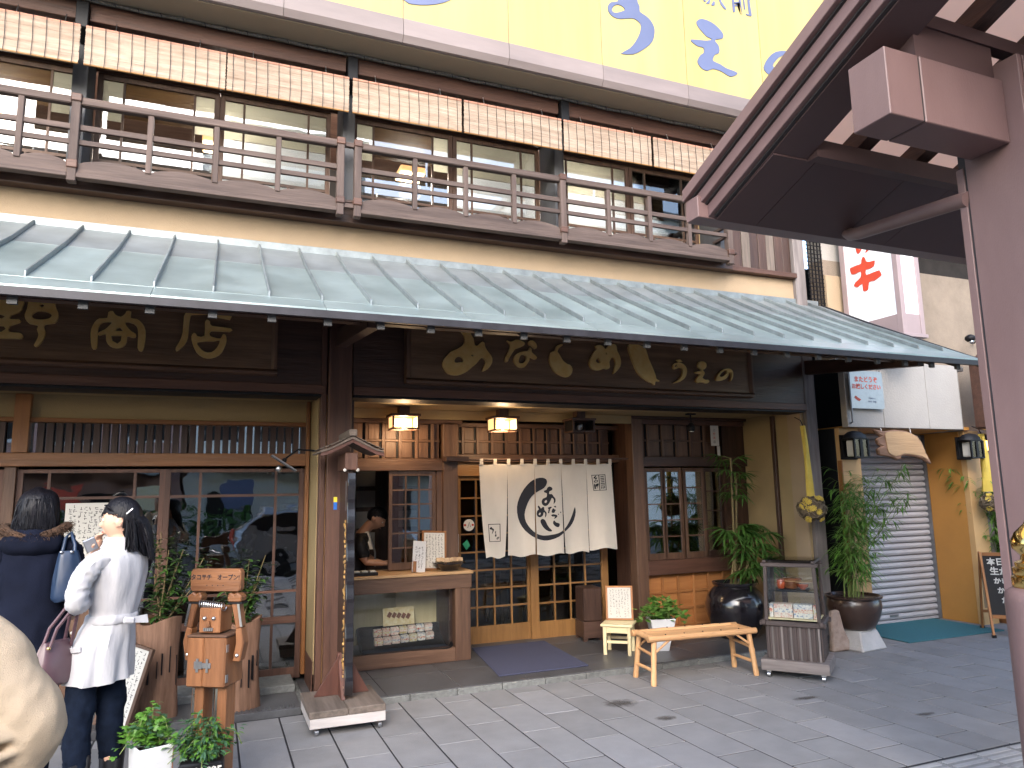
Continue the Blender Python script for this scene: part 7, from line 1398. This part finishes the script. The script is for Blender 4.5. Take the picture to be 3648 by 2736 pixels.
for (hip, knee, ank) in ((P_(-.575,4.38,.80), P_(-.583,4.36,.45), P_(-.575,4.37,.30)), (P_(-.46,4.47,.80), P_(-.450,4.47,.45), P_(-.435,4.50,.30))):
    obj('jeans_leg', sleeve([hip, hip.lerp(knee,.5), knee, ank], [.070,.070,.062,.060], 22, 3, .06), MT['denim'], wm, smooth=True)
    g_ = V((ank.x, ank.y, 0)); bt = MB().lathe([(.060,.36),(.062,.33),(.055,.20),(.045,.10),(.048,.05),(.05,.0)][::-1], tuple(g_), 20); 
    bt.tube([g_+V((.03,-.01,.035)), g_+V((-.05,.025,.038)), g_+V((-.125,.065,.030)), g_+V((-.16,.085,.022))], [.042,.040,.033,.016], 14); bt.box(g_.x+.01, g_.x+.06, g_.y-.03, g_.y+.02, 0, .035)
    solid('boot', bt, MT['leather'], wm, .006)
ph_ = thing('phone', 'light grey phone held at the chin of the woman in the white coat', 'phone', (-.585, 4.455, 1.362)); ph_.rotation_euler = (R(10), R(-24), R(20)); obj('shell', MB().box(-.030,.030,-.006,.006,-.02,.05), MT['greymetal'] , ph_, bevel=.004); obj('screen', MB().box(-.026,.026,.0062,.0068,-.015,.045), MT['black'], ph_)
# mauve handbag on her forearm
mb_ = thing('handbag', 'mauve leather handbag hanging from the arm of the woman in white', 'bag', (-.69, 4.30, .72)); 
obj('bag_body', garment(interp([(0,0,.0,.105,.045,R(55)),(0,0,.02,.125,.055,R(55)),(0,0,.10,.120,.052,R(55)),(0,0,.17,.095,.035,R(55)),(0,0,.205,.080,.018,R(55))], 4), 30, .02, 5), MT['purple'], mb_, smooth=True)
for s_ in (-1,1):
    o_ = V((s_*.022*-.8, s_*.022*.57, 0)); a_ = V((-.035,-.06,.17))+o_; e_ = V((.04,.055,.17))+o_
    obj('strap', MB().tube([a_, V((-.01,-.045,.27))+o_, V((.055,-.045,.365))+o_, V((.075,-.02,.375))+o_, V((.06,.02,.29))+o_, e_], .008, 8), MT['purple'], mb_, smooth=True); obj('ring', MB().sphere(a_+V((0,0,.012)), .010, 8, 6), MT['brass'], mb_)
obj('zip', MB().tube([(-.045,-.066,.02),(-.05,-.070,.10),(-.035,-.052,.18)], .004, 6), MT['brass'], mb_); obj('side_gusset', MB().obox((-.075,.0,.09),(.02,.07,.13),(0,0,R(-35))), MT['purple'], mb_, bevel=.01)
# ---- woman in the navy coat, from behind
nx, ny = -.925, 4.90
nv_ = thing('person', 'person in dark navy hooded coat with brown fur trim, seen from behind', 'person', (nx, ny, 0))
b = MB(); h2 = V((-.005,.02,1.555)); m_ = add_head(b, h2, (.1,1,0), 1.0); b.tube([h2+V((0,-.01,-.06)), V((0,0,1.42)), V((0,0,1.36))], [.055,.052,.07], 12)
b.tube([V((0,0,1.40)), V((0,0,1.2)), V((0,0,1.0)), V((0,0,.84))], [.07,.09,.09,.10], 14)
for s_ in (-1,1):
    b.tube([V((s_*.08,0,.85)), V((s_*.085,.01,.46)), V((s_*.085,-.01,.09)), V((s_*.085,-.01,.05))], [.085,.055,.04,.038], 12); b.tube([V((s_*.085,-.03,.04)), V((s_*.09,.09,.03)), V((s_*.095,.17,.025))], [.036,.034,.024], 10)
    b.tube([V((s_*.16,0,1.34)), V((s_*.20,.0,1.12)), V((s_*.19,.10,.97))], [.045,.036,.027], 10); add_hand(b, V((s_*.19,.10,.97)), (0,.8,-.3), (-s_,0,0), .5, .85, s_)
solid('body', b, MT['skin'], nv_, .007); eyes(h2, m_, 1.0, nv_)
hb, hm = hair_cap(h2, (.1,1,0), 1.0, -.09, nv_, 1.17); obj('hair', hb, MT['hair'], nv_, smooth=True)
obj('back_hair', garment(interp([(0,-.01,1.43,.095,.085,0),(0,-.01,1.47,.108,.098,0),(0,-.01,1.54,.108,.105,0),(0,0,1.60,.102,.108,0),(0,.005,1.645,.085,.095,0),(0,.01,1.675,.05,.06,0)], 4), 40, .02, 13, 1), MT['hair'], nv_, smooth=True)
strands(random.Random(4), lambda u, v: V((-.07+.14*u,-.07-.03*math.sin(3.1*u),1.62)), lambda u, v: V((-.11+.22*u,-.085-.035*math.sin(3.1*u),1.43+.03*v)), 200, .0034, nv_, bulge=.01)
obj('coat', garment(interp([(.0,.0,.79,.205,.165,0,.03),(.0,.0,.95,.185,.15,0,.02),(0,0,1.12,.165,.13,0,.012),(0,0,1.27,.175,.125,0,.01),(0,0,1.36,.175,.11,0,.006),(0,0,1.41,.135,.095,0,.0),(0,0,1.45,.09,.08,0,0)], 5), 64, 0, 7, 2), MT['navycoat'], nv_, smooth=True)
for s_ in (-1,1): obj('sleeve', sleeve([V((s_*.135,0,1.375)), V((s_*.178,-.01,1.30)), V((s_*.205,-.01,1.17)), V((s_*.205,.03,1.06)), V((s_*.195,.09,.98))], [.06,.066,.06,.055,.045], 22, s_+4), MT['navycoat'], nv_, smooth=True)
obj('hood', garment(interp([(0,-.06,1.30,.09,.04,0),(0,-.075,1.34,.135,.075,0),(0,-.06,1.395,.150,.10,0),(0,-.02,1.445,.13,.11,0),(0,.0,1.47,.10,.09,0)], 4), 44, .02, 5, 1), MT['navycoat'], nv_, smooth=True)
fu = MB(); rf = random.Random(3)
for i in range(900):
    a = rf.uniform(0, 6.28); p = V((.155*math.cos(a), -.01+.12*math.sin(a), 1.445+.022*math.cos(2*a)+.012*math.sin(a))); d = V((math.cos(a)+rf.gauss(0,.5), math.sin(a)+rf.gauss(0,.5), rf.gauss(0,.9))).normalized(); p += d*.014; e = p+d*rf.uniform(.018,.036)+V((0,0,-.008)); q = d.orthogonal().normalized()*.003; fu.add([p-q,p+q,e],[(0,1,2)])
fb_ = MB().tube([V((.150*math.cos(a), -.01+.115*math.sin(a), 1.442+.022*math.cos(2*a)+.012*math.sin(a))) for a in [2*math.pi*i/40 for i in range(41)]], .026, 10)
fo_ = obj('fur_trim', fb_, MT['fur'], nv_, smooth=True); obj('fur_hair', fu, MT['fur'], nv_, stuff=True, fix=False)
for s_ in (-1,1): obj('trouser_leg', sleeve([V((s_*.08,0,.88)), V((s_*.083,.005,.6)), V((s_*.085,.01,.44)), V((s_*.085,-.01,.08))], [.10,.082,.07,.055], 18, 2, .04), MT['denim'], nv_, smooth=True); obj('shoe', MB().sphere((s_*.09,.05,.04), .05, 16, 10, (.9,2.6,.8)), MT['purple'], nv_, smooth=True)
sbg = thing('shoulder_bag', 'dark blue leather shoulder bag on the back of the person in navy', 'bag', (-.725, 4.79, 1.06))
obj('bag_body', garment(interp([(.0,0,.0,.075,.04,.3),(.0,0,.03,.085,.05,.3),(-.002,0,.14,.075,.042,.3),(-.012,0,.24,.055,.028,.3),(-.014,0,.27,.045,.016,.3)], 4), 30, .02, 5), MT['navybag'], sbg, smooth=True)
obj('strap', MB().tube([(-.05,0,.24),(-.04,.03,.34),(-.02,.06,.37),(.01,.02,.30),(.015,0,.24)], .010, 8), MT['navybag'], sbg, smooth=True)
for x in (-.045,.005): obj('buckle', MB().sphere((x,-.03,.265), .010, 8, 6), MT['steel'], sbg)
# ---- person in the beige jacket, mostly outside the frame
ex_, ey_ = -.66, 1.95
bg_ = thing('person', 'person in a beige jacket cut off by the lower left corner', 'person', (ex_, ey_, 0))
b = MB(); h3 = V((-.04,.03,1.55)); m_ = add_head(b, h3, (-.2,1,0), 1.03); b.tube([h3+V((0,-.01,-.06)), V((-.02,0,1.40)), V((0,0,1.33))], [.06,.058,.075], 12)
b.tube([V((0,0,1.36)), V((0,0,1.2)), V((0,0,1.0)), V((0,0,.84))], [.10,.14,.13,.15], 14)
for s_ in (-1,1):
    b.tube([V((s_*.09,0,.85)), V((s_*.09,.01,.46)), V((s_*.09,-.01,.09)), V((s_*.09,-.01,.05))], [.09,.06,.042,.04], 12); b.tube([V((s_*.09,-.03,.04)), V((s_*.095,.09,.03)), V((s_*.10,.18,.025))], [.038,.036,.026], 10)
b.tube([V((.17,0,1.29)), V((.30,-.03,1.12)), V((.22,.10,.98))], [.055,.046,.03], 10); add_hand(b, V((.22,.10,.98)), (-.2,.9,-.1), (-1,0,0), .6, .95, 1); b.tube([V((-.17,0,1.29)), V((-.25,-.03,1.10)), V((-.22,.10,.98))], [.055,.046,.03], 10); add_hand(b, V((-.22,.10,.98)), (.2,.9,-.1), (1,0,0), .6, .95, -1)
solid('body', b, MT['skin2'], bg_, .008); eyes(h3, m_, 1.03, bg_)
hb, hm = hair_cap(h3, (-.2,1,0), 1.03, -.07, bg_, 1.08); obj('hair', hb, MT['hair'], bg_, smooth=True)
CR = .012
jk = MB()
def also(b2): jk.add(b2.v, b2.f)
also(garment(interp([(0,0,.72,.195,.165,0,.02),(0,0,.9,.195,.16,0,.015),(0,0,1.1,.192,.155,0,.01),(0,0,1.22,.195,.142,0,.008),(.0,0,1.30,.18,.122,0,.004),(0,0,1.350,.13,.10,0,0),(0,0,1.385,.08,.075,0,0)], 5), 60, 0, 6, 2))
also(sleeve([V((.10,0,1.325)), V((.205,-.02,1.270)), V((.268,-.04,1.195)), V((.318,-.05,1.122)), V((.295,-.03,1.055)), V((.215,-.06,1.0)), V((.15,-.10,.97))], [.066,.076,.070,.062,.058,.052,.048], 26, 2, .045))
also(sleeve([V((-.12,0,1.335)), V((-.2,-.01,1.28)), V((-.245,-.03,1.12)), V((-.24,.04,1.04)), V((-.22,.10,1.0))], [.07,.082,.07,.062,.052], 26, 3, .05))
also(MB().tube([V((0,0,1.34)), V((0,0,1.42))], [.098,.078], 24))
# gathered folds running out of the elbow, and a diagonal pull across the sleeve head
for pts_, r_ in ((((.13,-.125,1.075),(.20,-.120,1.098),(.27,-.112,1.112),(.335,-.09,1.11)),.013),(((.12,-.135,1.035),(.20,-.130,1.052),(.27,-.110,1.075),(.33,-.085,1.082)),.012),(((.13,-.10,1.20),(.20,-.10,1.165),(.26,-.105,1.13),(.31,-.105,1.105)),.011),(((.12,-.10,1.30),(.155,-.118,1.24),(.165,-.128,1.17),(.150,-.135,1.09)),.012),(((.03,-.128,1.28),(.06,-.142,1.18),(.05,-.15,1.08),(.02,-.152,.98)),.010)):
    also(MB().tube([V(p) for p in pts_], [r_*.35,r_,r_,r_*.35], 10))
solid('jacket', jk, MT['beigejk'], bg_, .0055, 7)
bg_.scale = (1.01, 1, 1.014)
for s_ in (-1,1): obj('trouser_leg', sleeve([V((s_*.085,0,.86)), V((s_*.09,.005,.6)), V((s_*.09,.01,.44)), V((s_*.09,-.01,.06))], [.11,.09,.08,.065], 18, 2, .04), MT['denim'], bg_, smooth=True); obj('shoe', MB().sphere((s_*.095,.05,.045), .05, 16, 10, (1,2.8,.8)), MT['leather'], bg_, smooth=True)
CR = .05
# ---- cook at the hatch
kx, ky = 1.42, 7.52
km = thing('person', 'cook in black top and white collar bending over the counter hatch', 'person', (kx, ky, .05))
b = MB(); h4 = V((.125,-.06,1.325)); fd = (.80,-.42,-.62); m_ = add_head(b, h4, fd, 1.0, (.3,-.1,1)); b.tube([h4+V((-.045,.01,-.035)), V((.02,-.03,1.225)), V((-.02,0,1.15))], [.055,.052,.07], 12)
b.tube([V((-.03,0,1.17)), V((-.06,.02,1.0)), V((-.09,.05,.84)), V((-.09,.06,.75))], [.09,.13,.12,.13], 14)
for s_ in (-1,1): b.tube([V((-.09,.06+s_*.08,.80)), V((-.08,.06+s_*.085,.42)), V((-.09,.06+s_*.085,.04))], [.085,.055,.04], 12); b.tube([V((-.11,.06+s_*.085,.035)), V((.05,.06+s_*.09,.03))], [.036,.026], 10)
b.tube([V((-.06,-.14,1.12)), V((-.03,-.19,.96)), V((.0,-.20,.915)), V((.12,-.22,.90)), V((.20,-.23,.895))], [.05,.044,.037,.030,.023], 12); add_hand(b, V((.20,-.23,.895)), (.95,-.1,-.1), (0,-.2,-1), .45, .88, -1)
b.tube([V((-.03,.16,1.12)), V((.03,.17,.97)), V((.12,.05,.90)), V((.20,-.05,.885))], [.05,.044,.034,.023], 12); add_hand(b, V((.20,-.05,.885)), (.95,-.3,-.05), (0,-.2,-1), .5, .88, 1)
solid('body', b, MT['skin2'], km, .0055); eyes(h4, m_, 1.0, km)
hb, hm = hair_cap(h4, fd, 1.0, -.045, km, 1.15, up=(.3,-.1,1), fringe=.045); obj('hair', hb, MT['hair'], km, smooth=True)
strands(random.Random(7), lambda u, v: h4+m_@V((-.07+.14*u,.02-.06*v,.10)), lambda u, v: h4+m_@V((-.085+.17*u,.085-.16*v,.035)), 120, .004, km, bulge=.012)
obj('black_top', garment(interp([(-.09,.05,.78,.165,.13,R(75)),(-.085,.045,.92,.16,.13,R(75)),(-.065,.03,1.04,.175,.13,R(75)),(-.04,.01,1.12,.17,.12,R(75)),(-.025,.0,1.165,.12,.09,R(75)),(-.01,-.01,1.19,.075,.07,R(75))], 4), 44, .008, 6, 1), MT['black'], km, smooth=True)
obj('short_sleeve', sleeve([V((-.05,-.12,1.13)), V((-.06,-.165,1.08)), V((-.035,-.19,.985)), V((-.03,-.195,.955))], [.06,.066,.062,.060], 20, 1, .05), MT['black'], km, smooth=True); obj('short_sleeve', sleeve([V((-.02,.14,1.13)), V((.0,.165,1.06)), V((.03,.17,.98))], [.06,.064,.060], 20, 1, .05), MT['black'], km, smooth=True)
obj('shirt_collar', MB().add([(.0,-.075,1.20),(.035,-.088,1.20),(.075,-.118,1.03),(.045,-.124,1.03),(.0,-.070,1.205),(.04,-.08,1.205),(.08,-.11,1.03),(.05,-.116,1.03)], [(0,1,2,3),(7,6,5,4),(0,4,5,1),(1,5,6,2),(2,6,7,3),(3,7,4,0)]), MT['paper'], km); obj('apron_strap', MB().tube([(.05,-.085,1.19),(.10,-.115,1.0),(.10,-.125,.86)], .010, 6), MT['greymetal'], km)
obj('trousers', garment(interp([(-.09,.06,.05,.16,.09,R(90)),(-.08,.06,.45,.165,.10,R(90)),(-.09,.06,.80,.17,.13,R(90))], 3), 30, .01, 4), MT['black'], km, smooth=True)

# ================================================================ ACROSS THE STREET (seen as reflections in the glass)
def facade(x0, x1, h, m, label, floors, cols, y=-14, d=8):
    t = thing('street_building', label, 'building', ((x0+x1)/2, y, 0), local=False)
    obj('wall', MB().box(x0, x1, y-d, y, 0, h), m, t)
    obj('parapet', MB().box(x0-.1, x1+.1, y-d, y+.15, h, h+.35), MT['concrete'], t)
    for f in range(floors):
        for c in range(cols):
            w = (x1-x0)/cols; xa = x0+w*(c+.2); z = 3.6+ (h-4)/floors*f
            o = obj('window', MB().box(xa, xa+w*.6, y+.01, y+.06, z, z+(h-4)/floors*.55), MT['dkin'], t); obj('frame', MB().box(xa-.05, xa+w*.6+.05, y+.01, y+.09, z-.1, z), MT['white'], o)
    for q in range(int((x1-x0)/3) if x0 < 11 else 0): obj('shop_opening', MB().box(x0+.5+3*q, x0+2.0+3*q, y+.01, y+.05, .1, 1.9), MT['dkin'], t); obj('awning', MB().prism([(y+.06,3.1),(y+1.3,2.6),(y+1.3,2.55),(y+.06,2.7)], 'x', x0+.3, x1-.3), MT['paper'], t)
    return t
MT['facw'] = mat('facade_white', (.72,.70,.66), .7, .05, .5); MT['facp'] = mat('facade_rose', (.42,.25,.22), .8, .08, .5); MT['facg'] = mat('facade_grey', (.35,.36,.37), .8, .08, .5)
facade(-18, -8, 7, MT['facg'], 'grey low building across the street, leftmost in the reflections', 2, 4)
facade(-7.8, -1, 6, MT['facp'], 'rose coloured house across the street mirrored in the left glass', 1, 3)
facade(-.8, 5, 15, MT['facw'], 'tall white block across the street mirrored in the upstairs windows', 4, 3)
facade(5.2, 11, 8, MT['facg'], 'grey two-storey shop across the street mirrored in the middle windows', 2, 3)
facade(11.2, 24, 14, MT['facw'], 'wide white block across the street mirrored in the bay window', 4, 5)
car = thing('parked_car', 'silver estate car parked across the street, mirrored in the left glass front', 'car', (2.6, -4.2, -.12))
CP = [(-2.1,.35),(-2.15,.75),(-2.05,.95),(-1.5,1.45),(-.6,1.52),(.5,1.50),(1.15,1.02),(1.95,.86),(2.15,.6),(2.15,.35)]
MT['carpaint'] = mat('car_silver', (.42,.43,.45), .25, .04, 3, metal=.7, coat=.5)
obj('body', MB().prism(CP, 'y', -.82, .82), MT['carpaint'], car, bevel=.06)
GW = [(-1.85,1.0),(-1.42,1.38),(-.55,1.44),(-.55,1.0)], [(-.48,1.0),(-.48,1.44),(.45,1.42),(1.0,1.0)]
for s_ in (-.826,.812):
    for g_ in GW: obj('side_window', MB().prism(list(g_), 'y', s_, s_+.014), MT['blackgloss'], car)
for x in (-1.35,1.35):
    for s_ in (-.80,.80): w_ = obj('wheel', MB().tube([(x,s_-.10,.32),(x,s_+.10,.32)], .32, 24), MT['black'], car, smooth=True); obj('rim', MB().tube([(x,s_-.108,.32),(x,s_+.108,.32)], .19, 16), MT['steel'], w_, smooth=True)
for s_ in (-.6,.6): obj('headlight', MB().box(2.10,2.16,s_-.15,s_+.15,.66,.78), MT['white'], car, bevel=.02); obj('taillight', MB().box(-2.16,-2.11,s_-.12,s_+.12,.7,.95), MT['red'], car, bevel=.02)

fn_ = thing('white_fence', 'white picket fence across the street, mirrored in the left glass front', 'fence', (-1, -12.6, 0), local=False)
for i in range(36): obj('picket', MB().box(-6+.28*i, -5.9+.28*i, -12.62, -12.58, 0, 1.0), MT['white'], fn_)
for z in (.3,.8): obj('rail', MB().box(-6, 4, -12.58, -12.54, z, z+.07), MT['white'], fn_)
for x, m, c_ in ((-4.2, MT['red'], 'red'), (-1.8, MT['print4'], 'yellow'), (.7, MT['navy'], 'violet-blue'), (3.2, MT['white'], 'white')):
    t = thing('street_sign', c_+' board sign across the street, mirrored in the left glass front', 'sign', (x, -12.0, 0)); obj('board', MB().box(-.5,.5,-.04,.04,1.3,2.1), m, t, bevel=.01); obj('post', MB().box(-.04,.04,-.04,.04,0,1.299), MT['greymetal'], t)
hg = MB(); rq = random.Random(21)
for i in range(900): leaf(hg, (rq.uniform(-5,1), rq.uniform(-11.6,-10.8), rq.uniform(.2,1.3)), (rq.gauss(0,1),rq.gauss(0,1),rq.gauss(0,1)), .22, .12, .2, seg=2)
t = thing('hedge', 'leafy green hedge across the street, mirrored in the left glass front', 'hedge', (-2, -11.2, 0), local=False); obj('foliage', hg, MT['leaf_palm'], t, stuff=True, fix=False); obj('trough', MB().box(-5.1,1.1,-11.6,-10.8,-.12,.25), MT['concrete'], t)
